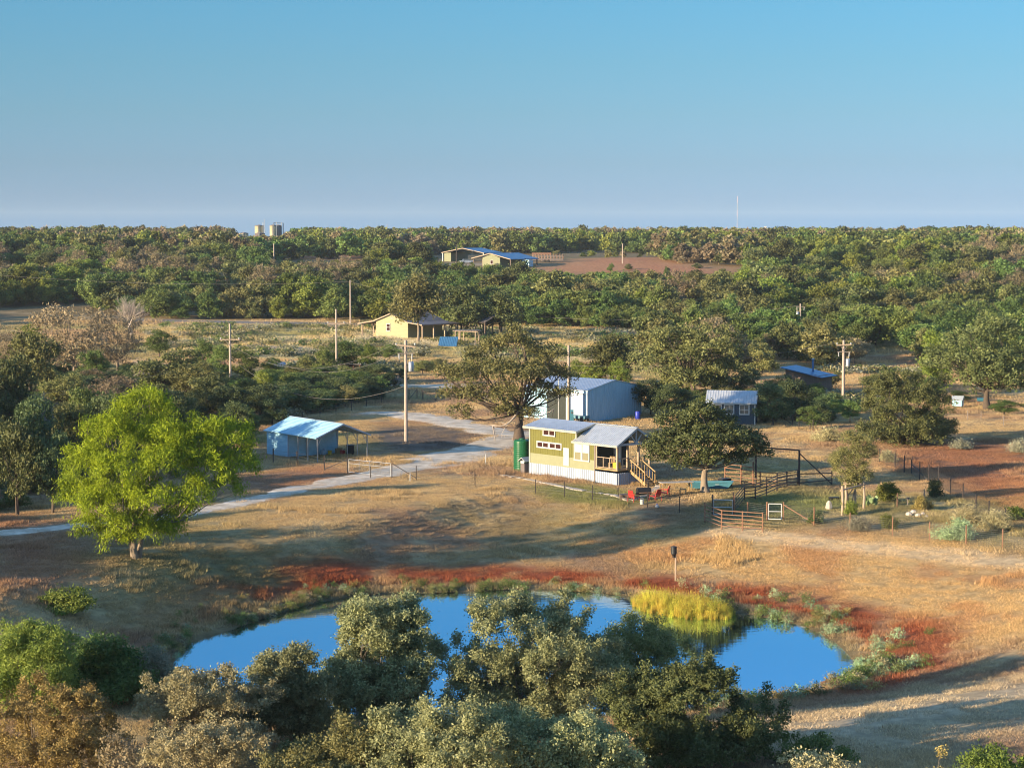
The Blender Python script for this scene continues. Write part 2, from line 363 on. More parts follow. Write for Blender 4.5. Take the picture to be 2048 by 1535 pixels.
PROTO = bpy.data.collections.new('scatter_sources')      # never linked to the scene: only the scatters below draw from it
def scatter(name, pts, rot, sc, vi, protos, tint=None):
    c = bpy.data.collections.new(name + '_sources')
    for i, (me) in enumerate(protos):
        o = bpy.data.objects.new('%s_%02d' % (name, i), me); c.objects.link(o)
    me = bpy.data.meshes.new(name); me.vertices.add(len(pts)); me.vertices.foreach_set('co', np.ascontiguousarray(pts, np.float32).ravel())
    a = me.attributes.new('rot', 'FLOAT_VECTOR', 'POINT'); a.data.foreach_set('vector', np.ascontiguousarray(rot, np.float32).ravel())
    a = me.attributes.new('sc', 'FLOAT_VECTOR', 'POINT'); a.data.foreach_set('vector', np.ascontiguousarray(sc, np.float32).ravel())
    a = me.attributes.new('vi', 'INT', 'POINT'); a.data.foreach_set('value', np.ascontiguousarray(vi, np.int32))
    if tint is not None:
        a = me.attributes.new('tint', 'FLOAT_COLOR', 'POINT'); a.data.foreach_set('color', np.ascontiguousarray(np.c_[tint, np.ones(len(tint))], np.float32).ravel())
    o = bpy.data.objects.new(name, me); COL.objects.link(o)
    g = bpy.data.node_groups.new(name, 'GeometryNodeTree')
    g.interface.new_socket('Geometry', in_out='INPUT', socket_type='NodeSocketGeometry'); g.interface.new_socket('Geometry', in_out='OUTPUT', socket_type='NodeSocketGeometry')
    gi = g.nodes.new('NodeGroupInput'); go = g.nodes.new('NodeGroupOutput'); ip = g.nodes.new('GeometryNodeInstanceOnPoints')
    ci = g.nodes.new('GeometryNodeCollectionInfo'); ci.inputs['Collection'].default_value = c; ci.inputs['Separate Children'].default_value = True; ci.inputs['Reset Children'].default_value = True
    def na(n, t):
        q = g.nodes.new('GeometryNodeInputNamedAttribute'); q.data_type = t; q.inputs['Name'].default_value = n; return q.outputs['Attribute']
    g.links.new(gi.outputs[0], ip.inputs['Points']); g.links.new(ci.outputs[0], ip.inputs['Instance']); ip.inputs['Pick Instance'].default_value = True
    g.links.new(na('vi', 'INT'), ip.inputs['Instance Index']); g.links.new(na('rot', 'FLOAT_VECTOR'), ip.inputs['Rotation']); g.links.new(na('sc', 'FLOAT_VECTOR'), ip.inputs['Scale'])
    g.links.new(ip.outputs[0], go.inputs[0])
    md = o.modifiers.new('scatter', 'NODES'); md.node_group = g
    o['kind'] = 'stuff'
    return o

# ------------------------------------------------------------------ ground cover map (colours of soil and grass, with sunlight put into the bank tone)
def wpoly(px): return [gnd(x, y)[:2] for x, y in px]
REG = dict(
    lawn=wpoly([(1062, 972), (1150, 964), (1290, 985), (1335, 1002), (1250, 1012), (1100, 1000)]),
    yard=wpoly([(1430, 1005), (1560, 985), (1700, 998), (1680, 1032), (1500, 1034)]),
    leftgreen=wpoly([(190, 1175), (480, 1112), (700, 1085), (640, 1185), (400, 1250), (180, 1225)]),
    redright=wpoly([(1760, 905), (1900, 880), (2080, 880), (2080, 1000), (1950, 1000), (1850, 950)]),
    orange=wpoly([(1940, 985), (2080, 950), (2080, 1050), (2000, 1020)]),
    redleft=wpoly([(440, 962), (650, 930), (700, 960), (520, 992)]),
    redwest=wpoly([(-60, 1030), (160, 1045), (170, 1120), (60, 1160), (-60, 1190)]),
    parking=wpoly([(735, 882), (760, 852), (900, 852), (965, 872), (940, 898), (800, 905)]),
    bank=wpoly([(1150, 1060), (1500, 1040), (1800, 1090), (2100, 1120), (2100, 1260), (1900, 1250), (1700, 1220), (1450, 1150), (1200, 1130)]),
    clearing=wpoly([(1060, 548), (1110, 530), (1180, 516), (1300, 514), (1370, 530), (1490, 545), (1480, 552)]),
    clearing2=wpoly([(540, 512), (600, 500), (720, 505), (740, 524)]),
    gravelyard=wpoly([(900, 532), (915, 524), (1000, 526), (1000, 536)]),
    pasture=wpoly([(280, 700), (300, 650), (700, 655), (1010, 658), (1320, 662), (1300, 700), (1150, 722), (850, 715), (480, 715)]),
    nearbank=wpoly([(1500, 1440), (1800, 1385), (2100, 1340), (2100, 1470), (1800, 1500), (1560, 1500)]),
)
TRACK = catmull([gnd(*p)[:2] for p in [(1455, 1062), (1560, 1075), (1700, 1090), (1850, 1105), (2060, 1128), (2200, 1150)]], 4)
TRACK2 = catmull([gnd(*p)[:2] for p in [(1470, 1500), (1650, 1455), (1850, 1420), (2090, 1375)]], 4)
DRIVE = catmull([gnd(*p)[:2] for p in [(-120, 1078), (0, 1066), (90, 1058), (180, 1047), (300, 1036), (430, 1016), (560, 986), (660, 966), (745, 950), (800, 938), (862, 926), (915, 909), (968, 893), (1010, 878), (1040, 862)]], 5)
TURN = catmull([gnd(*p)[:2] for p in [(712, 829), (760, 826), (820, 830), (880, 841), (940, 852), (1000, 866), (1050, 868), (1110, 860)]], 5)
ROAD = catmull([gnd(*p)[:2] for p in [(560, 764), (660, 767), (740, 771), (830, 772), (905, 772), (990, 772)]], 5)
FARROAD = catmull([gnd(*p)[:2] for p in [(250, 640), (400, 644), (560, 647), (740, 650)]], 5)
MIDTRACK = catmull([gnd(*p)[:2] for p in [(460, 690), (560, 696), (640, 704), (760, 706)]], 5)
def mixc(c, col, f): f = np.clip(f, 0, 1)[:, None]; return c * (1 - f) + np.array(col) * f
def cover(x, y):
    """(tint, grass amount) at ground points"""
    n1 = fbm(x / 7, y / 9, 21, 4); n2 = fbm(x / 2.2, y / 3.0, 22, 3); n3 = fbm(x / 23, y / 26, 23, 3)
    c = np.tile(np.array([0.37, 0.255, 0.125]), (len(x), 1)); gr = np.ones(len(x))
    c = mixc(c, (0.27, 0.17, 0.10), smooth(0.42, 0.68, n1) * 0.9)
    c = mixc(c, (0.20, 0.19, 0.075), smooth(0.50, 0.72, n3) * 0.75)
    c = mixc(c, (0.46, 0.34, 0.18), smooth(0.55, 0.75, n2) * 0.6)
    def m(k, soft): return 1 - smooth(-soft, soft, sdf(x, y, REG[k]) + (n1 - 0.5) * soft * 2.4)
    near = y < 340
    if near.any():
        c = mixc(c, (0.46, 0.30, 0.13), m('bank', 4) * 0.85)  # golden sunlit look put into the bank's colour
        c = mixc(c, (0.36, 0.17, 0.075), m('bank', 3) * smooth(0.50, 0.66, fbm(x / 3.5, y / 5, 31, 3)) * 0.5)
        c = mixc(c, (0.40, 0.31, 0.19), m('nearbank', 3) * 0.8)
        c = mixc(c, (0.155, 0.165, 0.05), m('lawn', 1.5) * 0.85)
        c = mixc(c, (0.15, 0.165, 0.06), m('yard', 2) * 0.8)
        c = mixc(c, (0.16, 0.16, 0.065), m('leftgreen', 3) * smooth(0.3, 0.6, n1) * 0.8)
        c = mixc(c, (0.24, 0.10, 0.055), m('redright', 4) * 0.85)
        c = mixc(c, (0.38, 0.17, 0.07), m('orange', 3) * 0.9)
        c = mixc(c, (0.27, 0.135, 0.08), m('redleft', 3) * 0.8)
        c = mixc(c, (0.28, 0.14, 0.08), m('redwest', 3) * 0.8)
        f = m('parking', 2); c = mixc(c, (0.13, 0.10, 0.08), f * 0.9); gr = gr * (1 - f * 0.7)
        for line, w, col in ((TRACK, 1.9, (0.52, 0.38, 0.22)), (TRACK2, 1.7, (0.46, 0.35, 0.22))):
            d = linedist(x, y, line); f = 1 - smooth(w * 0.4, w * 1.25, d + (n2 - 0.5) * 2); c = mixc(c, col, f * 0.9); gr = gr * (1 - f * 0.6)
        d = sdf(x, y, POND)
        far = smooth(106, 120, y + 0.45 * np.abs(x - 3) * 0); side = np.maximum(far, smooth(12, 20, x) * 0.9)
        red = smooth(1.0, 2.2, d) * (1 - smooth(4.4, 7.6, d + (n1 - 0.5) * 4.5)) * side * smooth(-26, -12, x)
        c = mixc(c, (0.235, 0.065, 0.028), red * (0.35 + 0.65 * smooth(0.3, 0.55, n2)))
        wet = 1 - smooth(-0.4, 1.6, d); c = mixc(c, (0.09, 0.075, 0.04), wet * 0.9)
        gr = gr * np.where(d < 0.15, 0, 1)
        for line, w in ((DRIVE, 2.0), (TURN, 1.9)):
            d = linedist(x, y, line); f = 1 - smooth(w * 0.55, w * 1.05, d + (n2 - 0.5) * 1.8); gr = gr * (1 - f * np.where((np.abs(d) < 0.32) & (x < -11), 0.25, 0.95)); c = mixc(c, (0.36, 0.28, 0.19), f * 0.6)
    p = m('pasture', 9); c = mixc(c, (0.40, 0.30, 0.13), p * 0.8); c = mixc(c, (0.40, 0.36, 0.27), p * smooth(0.5, 0.6, fbm(x / 12, y / 20, 33, 3)) * 0.6)
    c = mixc(c, (0.20, 0.20, 0.075), p * smooth(0.55, 0.7, fbm(x / 16, y / 30, 34, 3)) * 0.6)
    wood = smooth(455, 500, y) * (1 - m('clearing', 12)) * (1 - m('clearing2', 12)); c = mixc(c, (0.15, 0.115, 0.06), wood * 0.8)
    c = mixc(c, (0.42, 0.175, 0.085), np.maximum(m('clearing', 10), m('clearing2', 10)) * (0.6 + 0.4 * n1))
    c = mixc(c, (0.45, 0.35, 0.25), m('gravelyard', 6) * 0.7)
    return c, gr

# ground sheet: fine near the camera's subject, coarser out to the horizon
def axis(a0, a1, step, lo, hi, k):
    mid = list(np.arange(a0, a1 + 1e-6, step)); s = step; v = mid[-1]; up = []
    while v < hi: s *= k; v += s; up.append(v)
    s = step; v = mid[0]; dn = []
    while v > lo: s *= k; v -= s; dn.append(v)
    return np.array(dn[::-1] + mid + up)
gx = axis(-50, 50, 0.55, -3500, 3500, 1.11); gy = axis(72, 236, 0.55, -600, 4600, 1.035)
GX, GY = np.meshgrid(gx, gy); gv = np.c_[GX.ravel(), GY.ravel()]
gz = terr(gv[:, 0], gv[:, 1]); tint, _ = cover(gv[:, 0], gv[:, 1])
nx, ny = len(gx), len(gy); ii = np.arange(nx * ny).reshape(ny, nx)
gf = np.stack([ii[:-1, :-1], ii[:-1, 1:], ii[1:, 1:], ii[1:, :-1]], -1).reshape(-1, 4)
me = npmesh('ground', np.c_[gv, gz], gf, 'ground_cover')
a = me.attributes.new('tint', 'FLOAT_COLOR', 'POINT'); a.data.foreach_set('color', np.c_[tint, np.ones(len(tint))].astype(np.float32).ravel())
me.polygons.foreach_set('use_smooth', np.ones(len(me.polygons), bool))
struct(obj('ground', me))

def ribbon(name, line, w, mat, lift, seed, rag=0.5):
    line = [np.asarray(p) for p in line]; pts = []
    for a, b in zip(line[:-1], line[1:]):
        k = max(1, int(np.linalg.norm(b - a) / 0.5))
        for i in range(k): pts.append(a + (b - a) * i / k)
    pts.append(line[-1]); n = 9; V = []
    ws = w if hasattr(w, '__len__') else [w, w]
    for i, p in enumerate(pts):
        t = pts[min(i + 1, len(pts) - 1)] - pts[max(i - 1, 0)]; t = t / np.linalg.norm(t); nn = np.array([-t[1], t[0]])
        f = i / (len(pts) - 1); hw = np.interp(f, np.linspace(0, 1, len(ws)), ws) / 2
        e = min(1, i / 6, (len(pts) - 1 - i) / 6)
        l = hw * (0.15 + 0.85 * e) + (float(vnoise(i * 0.22, seed, seed)) - 0.5) * rag * 2 + (float(vnoise(i * 0.9, seed, seed + 3)) - 0.5) * rag
        r = hw * (0.15 + 0.85 * e) + (float(vnoise(i * 0.22, seed + 9, seed)) - 0.5) * rag * 2 + (float(vnoise(i * 0.9, seed + 5, seed + 3)) - 0.5) * rag
        for k in range(n): s = k / (n - 1); V.append(p + nn * (l * (1 - s) - r * s))
    V = np.array(V); z = terr(V[:, 0], V[:, 1]) + lift; kk = np.arange(len(V)) % n; z = z - np.where((kk == 0) | (kk == n - 1), lift * 1.3, 0)
    ii = np.arange(len(V)).reshape(-1, n); F = np.stack([ii[:-1, :-1], ii[1:, :-1], ii[1:, 1:], ii[:-1, 1:]], -1).reshape(-1, 4)
    me = npmesh(name, np.c_[V, z], F[:, ::-1] if False else F, mat); me.polygons.foreach_set('use_smooth', np.ones(len(F), bool))
    return struct(obj(name, me))
ribbon('gravel_drive', DRIVE, [2.4, 2.4, 2.6, 2.8, 3.0, 3.4, 7.5, 6.0, 4.8, 3.8], 'gravel', 0.05, 5, 0.55)
ribbon('gravel_turnaround', TURN, [2.0, 5.5, 6.0, 4.5, 4.2, 4.5, 3.5], 'gravel', 0.07, 17, 0.7)
ribbon('gravel_road', ROAD, [5, 6, 6, 6, 5], 'gravel', 0.08, 23, 0.6)
ribbon('asphalt_road', FARROAD, [6, 7, 7, 6], 'asphalt', 0.25, 29, 0.3)
ribbon('dirt_track', MIDTRACK, [5, 6, 6, 4], 'dirt_track', 0.15, 31, 0.8)

# pond
pc = np.mean(np.array(POND), 0); wv = [(*(p + (p - pc) / np.linalg.norm(p - pc) * 0.5), WATER) for p in POND]
struct(obj('pond', MB().add(wv, [tuple(range(len(wv)))]), 'pond_water'))

# ------------------------------------------------------------------ vegetation generators
leafmat('leaf_oak', (0.055, 0.068, 0.023), (0.225, 0.235, 0.08), 0.25, 0.02)
leafmat('leaf_darkoak', (0.048, 0.06, 0.022), (0.17, 0.18, 0.058), 0.25, 0.02)
leafmat('leaf_silver', (0.115, 0.13, 0.055), (0.43, 0.43, 0.2), 0.32, 0.012)
leafmat('leaf_willow', (0.085, 0.14, 0.008), (0.42, 0.5, 0.02), 0.35, 0.01)
leafmat('leaf_green', (0.062, 0.096, 0.024), (0.2, 0.26, 0.066), 0.32, 0.03)
leafmat('leaf_bright', (0.1, 0.135, 0.022), (0.27, 0.3, 0.055), 0.35, 0.02)
leafmat('leaf_olive', (0.095, 0.1, 0.032), (0.275, 0.26, 0.09), 0.28, 0.025)
leafmat('leaf_tan', (0.21, 0.175, 0.08), (0.52, 0.46, 0.24), 0.27, 0.012)
leafmat('leaf_brown', (0.135, 0.105, 0.058), (0.31, 0.245, 0.135), 0.22, 0.015)
leafmat('leaf_gold', (0.21, 0.155, 0.045), (0.48, 0.37, 0.12), 0.3, 0.012)
leafmat('leaf_reed', (0.32, 0.24, 0.03), (0.76, 0.61, 0.09), 0.35, 0.03)
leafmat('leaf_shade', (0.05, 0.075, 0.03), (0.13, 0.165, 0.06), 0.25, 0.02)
leafmat('leaf_grey', (0.18, 0.17, 0.11), (0.36, 0.34, 0.23), 0.2, 0.012)
leafmat('leaf_aloe', (0.156, 0.234, 0.117), (0.390, 0.494, 0.260), 0.2)
grassmat('grass_blade', (0.6, 1.9))

def unit(v): return v / (np.linalg.norm(v, axis=-1, keepdims=True) + 1e-9)
def leaves(rng, tips, out, per, spread, ll, lw, droop=0.0, clump=0.5):
    """rhombic leaf sprays round twig tips -> V, F, rnd"""
    n = len(tips) * per
    c = np.repeat(tips, per, 0) + rng.normal(0, 1, (n, 3)) * spread * np.array([1, 1, 0.75])
    o = np.repeat(out, per, 0)
    ax = unit(rng.normal(0, 1, (n, 3)) + o * 0.7 + np.array([0, 0, -droop]))
    nr = unit(rng.normal(0, 1, (n, 3)) * 0.8 + o * 0.9 + np.array([0, 0, 0.25])); sd = unit(np.cross(ax, nr))
    s = rng.uniform(0.6, 1.35, (n, 1))
    V = np.stack([c - ax * ll * s * 0.5, c + sd * lw * s * 0.5 - ax * ll * s * 0.05, c + ax * ll * s * 0.5, c - sd * lw * s * 0.5 - ax * ll * s * 0.05], 1).reshape(-1, 3)
    F = np.arange(n * 4).reshape(-1, 4)
    r = np.clip(np.repeat(rng.uniform(0, 1, len(tips)), per) * clump + rng.uniform(0, 1, n) * (1 - clump), 0, 1)
    return V, F, r
def lobes_auto(rng, n, rx, ry, z0, z1, flat_bottom=0.35, size=0.42, top=1.0):
    """clump centres spread through a crown between heights z0 and z1"""
    cz = z0 + (z1 - z0) * flat_bottom; L = []
    for i in range(n):
        for _ in range(60):
            a = rng.uniform(0, 2 * math.pi); q = math.sqrt(rng.uniform(0.02, 1)); h = rng.uniform(-1, 1)
            w = math.sqrt(max(0, 1 - abs(h) ** (2.2 if h > 0 else 3.0)))
            p = np.array([math.cos(a) * q * w * rx * (1 - size * 0.75), math.sin(a) * q * w * ry * (1 - size * 0.75), cz + h * ((z1 - cz) if h > 0 else (cz - z0)) * (1 - size * 0.6)])
            if all(np.linalg.norm((p - l[0]) / np.array([rx, ry, (z1 - z0) * 0.6])) > 0.95 / n ** 0.45 for l in L): break
        s = size * rng.uniform(0.75, 1.25)
        L.append((p, np.array([rx * s, ry * s, (z1 - z0) * 0.5 * s * 0.95])))
    return L
def tips_in(rng, L, n):
    w = np.array([np.prod(l[1]) ** 0.67 for l in L]); w = w / w.sum(); T = []; O = []; own = []
    for i, (c, r) in enumerate(L):
        k = max(4, int(n * w[i])); d = unit(rng.normal(0, 1, (k, 3))); d[:, 2] = np.where(d[:, 2] < -0.35, -d[:, 2] * 0.6, d[:, 2]); d = unit(d)
        q = rng.uniform(0.5, 1.0, (k, 1)) ** 0.6 * (1 + rng.normal(0, 0.10, (k, 1)))
        T.append(c + d * r * q); O.append(d); own += [i] * k
    return np.concatenate(T), np.concatenate(O), np.array(own)
def curve_pts(rng, a, b, wob, k=5, sag=0.0):
    a = np.array(a, float); b = np.array(b, float); L = np.linalg.norm(b - a); out = []
    o1 = rng.normal(0, 1, 3) * wob * L
    for i in range(k + 1):
        t = i / k; out.append(a + (b - a) * t + o1 * math.sin(math.pi * t) + np.array([0, 0, -sag * L * math.sin(math.pi * t)]))
    return out
def skeleton(rng, L, T, own, hf, r0, lean=(0, 0), stems=1, twigs=4, bark='bark', sides=6, base_spread=0.0):
    mb = MB(); forks = []
    for s in range(stems):
        ang = 2 * math.pi * s / stems + rng.uniform(0, 1); bs = base_spread if stems > 1 else 0
        f = np.array([lean[0] + math.cos(ang) * bs * 2.2, lean[1] + math.sin(ang) * bs * 2.2, hf * rng.uniform(0.9, 1.1)])
        p = curve_pts(rng, (math.cos(ang) * bs * 0.4, math.sin(ang) * bs * 0.4, -0.3), f, 0.04, 5)
        rr = r0 * (0.75 if stems > 1 else 1)
        mb.tube(p, [rr * (1.35 if i == 0 else 1.12 if i == 1 else 1 - 0.08 * i) for i in range(6)], sides + 2); forks.append((f, rr * 0.62))
    for i, (c, r) in enumerate(L):
        f, fr = min(forks, key=lambda q: np.linalg.norm(q[0][:2] - c[:2]) + rng.uniform(0, .5)); st = f - np.array([0, 0, rng.uniform(0, 0.18) * hf])
        p = curve_pts(rng, st, c, 0.09, 5, sag=0.06); l0 = fr * rng.uniform(0.4, 0.62)
        mb.tube(p, [l0 * (1 - 0.14 * k) for k in range(6)], sides - 1)
        idx = np.where(own == i)[0]
        for j in rng.choice(idx, min(twigs, len(idx)), False):
            q = p[rng.integers(2, 6)]
            mb.tube(curve_pts(rng, q, T[j], 0.12, 3), [l0 * 0.34, l0 * 0.25, l0 * 0.17, l0 * 0.07], 4, cap=False)
    return mb.mesh('trunk', bark, True)
def make_tree(seed, rx, ry, z0, z1, nl, ntip, per, ll, lw, leaf, bark='bark', hf=None, r0=0.25, spread=None, droop=0.0, size=0.42, fb=0.35, lean=(0, 0), stems=1, twigs=4, lobes=None, bs=0.0, clump=0.5, shoot=0.0):
    rng = np.random.default_rng(seed)
    L = lobes or lobes_auto(rng, nl, rx, ry, z0, z1, fb, size); T, O, own = tips_in(rng, L, ntip)
    if shoot:                                            # upright leading shoots that break up the outline
        up_ = rng.choice(np.where(O[:, 2] > 0.1)[0], max(3, int(len(T) * 0.16)), False); d_ = unit(O[up_] * 0.5 + np.array([0, 0, 1.0]) + rng.normal(0, 0.15, (len(up_), 3))); ln = rng.uniform(0.3, 1.0, (len(up_), 1)) * shoot
        T = np.concatenate([T] + [T[up_] + d_ * ln * f for f in (0.35, 0.7, 1.0)]); O = np.concatenate([O, d_, d_, d_]); own = np.concatenate([own] + [np.full(len(up_), -1)] * 3)
    V, F, r = leaves(rng, T, O, per, spread or ll * 1.1, ll, lw, droop, clump)
    k = V.reshape(-1, 4, 3)[:, :, 2].min(1) > 0.05; V = V.reshape(-1, 4, 3)[k].reshape(-1, 3); r = r[k]; F = np.arange(len(V)).reshape(-1, 4)
    crown = npmesh('crown', V, F, leaf, r)
    trunk = skeleton(rng, L, T, own, hf or z0 + (z1 - z0) * 0.3, r0, lean, stems, twigs, bark, base_spread=bs)
    return trunk, crown
def put_tree(name, tc, label, cat, loc, scale=1.0, rz=0.0, group=None, crown_name='crown'):
    s = scale if hasattr(scale, '__len__') else (scale, scale, scale)
    t = thing(name, label, cat, tuple(loc), rz, group, s)
    if tc[0]: obj('trunk', tc[0], None, t)
    obj(crown_name, tc[1], None, t)
    return t
def pxh(loc, py_top):
    """height of a thing standing at loc whose top shows at row py_top"""
    d = ray(1024, py_top); return CAM_H + d[2] / d[1] * loc[1] - loc[2]
def pxw(loc, w): return w * math.hypot(loc[1], CAM_H - loc[2]) / FPX
def dead_tree(seed, h, spread, r0, depth=5, mat='dead_wood'):
    rng = np.random.default_rng(seed); mb = MB()
    def grow(p, d, l, r, k):
        e = p + d * l; mid = p + d * l * 0.5 + rng.normal(0, 1, 3) * l * 0.09
        mb.tube([p, mid, e], [r, r * 0.86, r * 0.68], 6 if k > 2 else 4, cap=False)
        if k <= 0: return
        for i in range(3 if k > 2 else rng.integers(2, 4)):
            nd = unit(d + rng.normal(0, 1, 3) * spread * np.array([1, 1, 0.55]) + np.array([0, 0, 0.16]))
            grow((e, e, mid)[i], nd, l * rng.uniform(0.66, 0.9), max(r * rng.uniform(0.5, 0.66), 0.012), k - 1)
    grow(np.array([0, 0, -0.2]), unit(np.array([0.05, 0, 1.0])), h * 0.17, r0, depth)
    for q in range(2): grow(np.array([0, 0, h * 0.06 * (q + 1)]), unit(np.array([rng.normal(0, 0.5), rng.normal(0, 0.4), 1.0])), h * 0.17, r0 * 0.65, depth - 1)
    return mb.mesh('trunk', mat, True)

# ------------------------------------------------------------------ buildings
def window(parent, x0, x1, z0, z1, y=-0.0, cols=2, rows=1, frame=0.10, glass='brown_glass', bar=0.06, trim='white_paint', dirn=-1, ax='x', glass_rows=None):
    """framed window on a wall facing -y (or along y on an end wall), panes set back in the frame"""
    def bx(mb, a0, a1, d0, d1, c0, c1):
        lo, hi = sorted((y + dirn * d0, y + dirn * d1))
        if ax == 'x': mb.box(a0, a1, lo, hi, c0, c1)
        else: mb.box(lo, hi, a0, a1, c0, c1)
        return mb
    f = MB()
    bx(f, x0, x1, 0.003, 0.06, z1 - frame, z1); bx(f, x0, x1, 0.003, 0.07, z0, z0 + frame)
    bx(f, x0, x0 + frame, 0.003, 0.056, z0 + frame, z1 - frame); bx(f, x1 - frame, x1, 0.003, 0.056, z0 + frame, z1 - frame)
    w = obj('window', f, trim, parent)
    ix0, ix1, iz0, iz1 = x0 + frame, x1 - frame, z0 + frame, z1 - frame
    cw = (ix1 - ix0 - bar * (cols - 1)) / cols; rh = (iz1 - iz0 - bar * (rows - 1)) / rows
    for i in range(1, cols): a = ix0 + i * (cw + bar) - bar; obj('mullion', bx(MB(), a, a + bar, 0.004, 0.05, iz0, iz1), trim, w)
    for i in range(cols):
        a = ix0 + i * (cw + bar)
        for j in range(1, rows): c = iz0 + j * (rh + bar) - bar; obj('glazing_bar', bx(MB(), a, a + cw, 0.004, 0.045, c, c + bar), trim, w)
        for j in range(rows):
            c = iz0 + j * (rh + bar); gm = glass_rows[j] if glass_rows else glass
            obj('pane', bx(MB(), a, a + cw, 0.004, 0.015, c, c + rh), gm, w)
    return w

def tiny_house():
    loc = flat(1058.6, 944.1); ang = math.atan2(-0.74788675, 0.66382634)
    h = thing('tiny_house', 'green tiny house with pale lower walls, white skirting and covered end porch', 'house', (loc[0], loc[1], 0), ang)
    Lb, Lt, Wd, ZS, ZT, EV, RG, DX = 8.22, 10.87, 3.95, 0.86, 1.72, 3.30, 4.46, 5.95
    obj('lower_wall', MB().box(0.0, Lb, 0.0, Wd, ZS, ZT), 'pale_paint', h)
    up = MB().prism([(0.0, ZT), (Wd, ZT), (Wd, EV), (Wd / 2, RG), (0.0, EV)], DX, Lb)
    up.prism([(0.0, ZT), (Wd, ZT), (Wd, EV), (Wd / 2, RG), (0.0, 4.02)], 0.0, DX)
    uw = obj('upper_wall', up, 'olive_paint', h)
    bt = MB()
    k = 0.22
    while k < Lb - 0.1:
        ztop = 3.98 if k < DX - 0.05 else EV - 0.05
        bt.box(k - 0.018, k + 0.018, -0.014, 0.0, ZT + 0.02, ztop); k += 0.3
    obj('batten', bt, 'olive_paint', uw)
    obj('belt_board', MB().box(0.10, DX - 0.12, -0.02, 0.0, 3.16, 3.22), 'olive_paint', uw)
    for x0, x1, z1 in ((0.0, 0.12, 4.0), (DX - 0.12, DX, 4.0), (Lb - 0.12, Lb, EV)):
        obj('corner_trim', MB().box(x0 - (0.015 if x0 == 0 else 0), x1 + 0.01, -0.03, 0.06, ZS if x0 != DX - 0.12 else 3.3, z1), 'cream_trim', h)
    # metal skirting, sheet with standing ribs, one part for each side
    def skirt(o, u, n):
        o = Vector(o); u = Vector(u); n = Vector(n); t = n * -0.03
        mb = MB(); p = [o, o + u, o + u + Vector((0, 0, ZS + 0.4)), o + Vector((0, 0, ZS + 0.4))]
        mb.add([*p, *[q + t for q in p]], [(0, 1, 2, 3), (7, 6, 5, 4), (0, 4, 5, 1), (1, 5, 6, 2), (2, 6, 7, 3), (3, 7, 4, 0)])
        mb.ribs(o, u, (0, 0, ZS + 0.395), n, 0.23, 0.05, 0.045)
        obj('skirting_panel', mb, 'white_metal', h)
    skirt((0, -0.02, -0.4), (8.15, 0, 0), (0, -1, 0)); skirt((8.28, -0.02, -0.4), (Lt - 8.28, 0, 0), (0, -1, 0))
    skirt((Lt, 0.02, -0.4), (0, Wd - 0.05, 0), (1, 0, 0)); skirt((-0.02, Wd, -0.4), (0, -Wd, 0), (-1, 0, 0)); skirt((Lt, Wd + 0.02, -0.4), (-Lt, 0, 0), (0, 1, 0))
    obj('drain_pipe', MB().tube([(8.215, -0.06, -0.2), (8.215, -0.06, 3.1), (8.215, -0.3, 3.22)], 0.045, 8), 'grey_wood', h)
    # roofs
    rf = obj('roof', MB().slab([(5.75, -0.38, EV - 0.12), (11.2, -0.38, EV - 0.12), (11.2, Wd / 2, RG + 0.10), (5.75, Wd / 2, RG + 0.10)], 0.10)
             .slab([(11.2, Wd + 0.38, EV - 0.12), (-0.35, Wd + 0.38, EV - 0.12), (-0.35, Wd / 2, RG + 0.099), (11.2, Wd / 2, RG + 0.099)], 0.10), 'roof_metal', h)
    nn = Vector((0, -(RG + 0.22 - EV), Wd / 2 + 0.38)).normalized()
    obj('roof_rib', MB().ribs((6.0, -0.37, EV - 0.115), (5.15, 0, 0), (0, Wd / 2 + 0.37, RG + 0.22 - EV), nn, 0.24, 0.04, 0.03), 'roof_metal', rf)
    nb = Vector((0, (RG + 0.22 - EV), Wd / 2 + 0.38)).normalized()
    obj('roof_rib', MB().ribs((11.1, Wd + 0.37, EV - 0.115), (-11.3, 0, 0), (0, -(Wd / 2 + 0.37), RG + 0.22 - EV), nb, 0.24, 0.04, 0.03), 'roof_metal', rf)
    obj('ridge_cap', MB().beam((6.2, Wd / 2, RG + 0.125), (11.2, Wd / 2, RG + 0.125), 0.28, 0.03), 'white_metal', rf)
    df = obj('dormer_roof', MB().slab([(-0.38, -0.38, 4.03), (6.28, -0.38, 4.03), (6.28, Wd / 2, RG + 0.155), (-0.38, Wd / 2, RG + 0.155)], 0.10), 'roof_metal', h)
    obj('roof_rib', MB().ribs((-0.3, -0.37, 4.035), (6.5, 0, 0), (0, Wd / 2 + 0.34, RG + 0.12 - 4.03), (0, -0.2, 1), 0.24, 0.04, 0.03), 'roof_metal', df)
    obj('fascia_board', MB().box(-0.40, 6.3, -0.43, -0.385, 3.86, 4.045), 'cream_trim', df)
    obj('rake_board', MB().beam((6.305, -0.38, 3.95), (6.305, Wd / 2, RG + 0.06), 0.04, 0.16), 'cream_trim', df)
    obj('rake_board', MB().beam((-0.405, -0.38, 3.95), (-0.405, Wd / 2, RG + 0.06), 0.04, 0.16), 'cream_trim', df)
    obj('fascia_board', MB().box(5.72, 11.22, -0.43, -0.385, EV - 0.27, EV - 0.105), 'cream_trim', rf)
    for s, y0 in ((1, -0.38), (-1, Wd + 0.38)): obj('rake_board', MB().beam((11.225, y0, EV - 0.19), (11.225, Wd / 2, RG + 0.02), 0.04, 0.17), 'white_paint', rf)
    # openings
    window(h, 1.79, 3.37, 3.33, 3.97, -0.03, 2, 1, 0.12, 'brown_glass', 0.10)
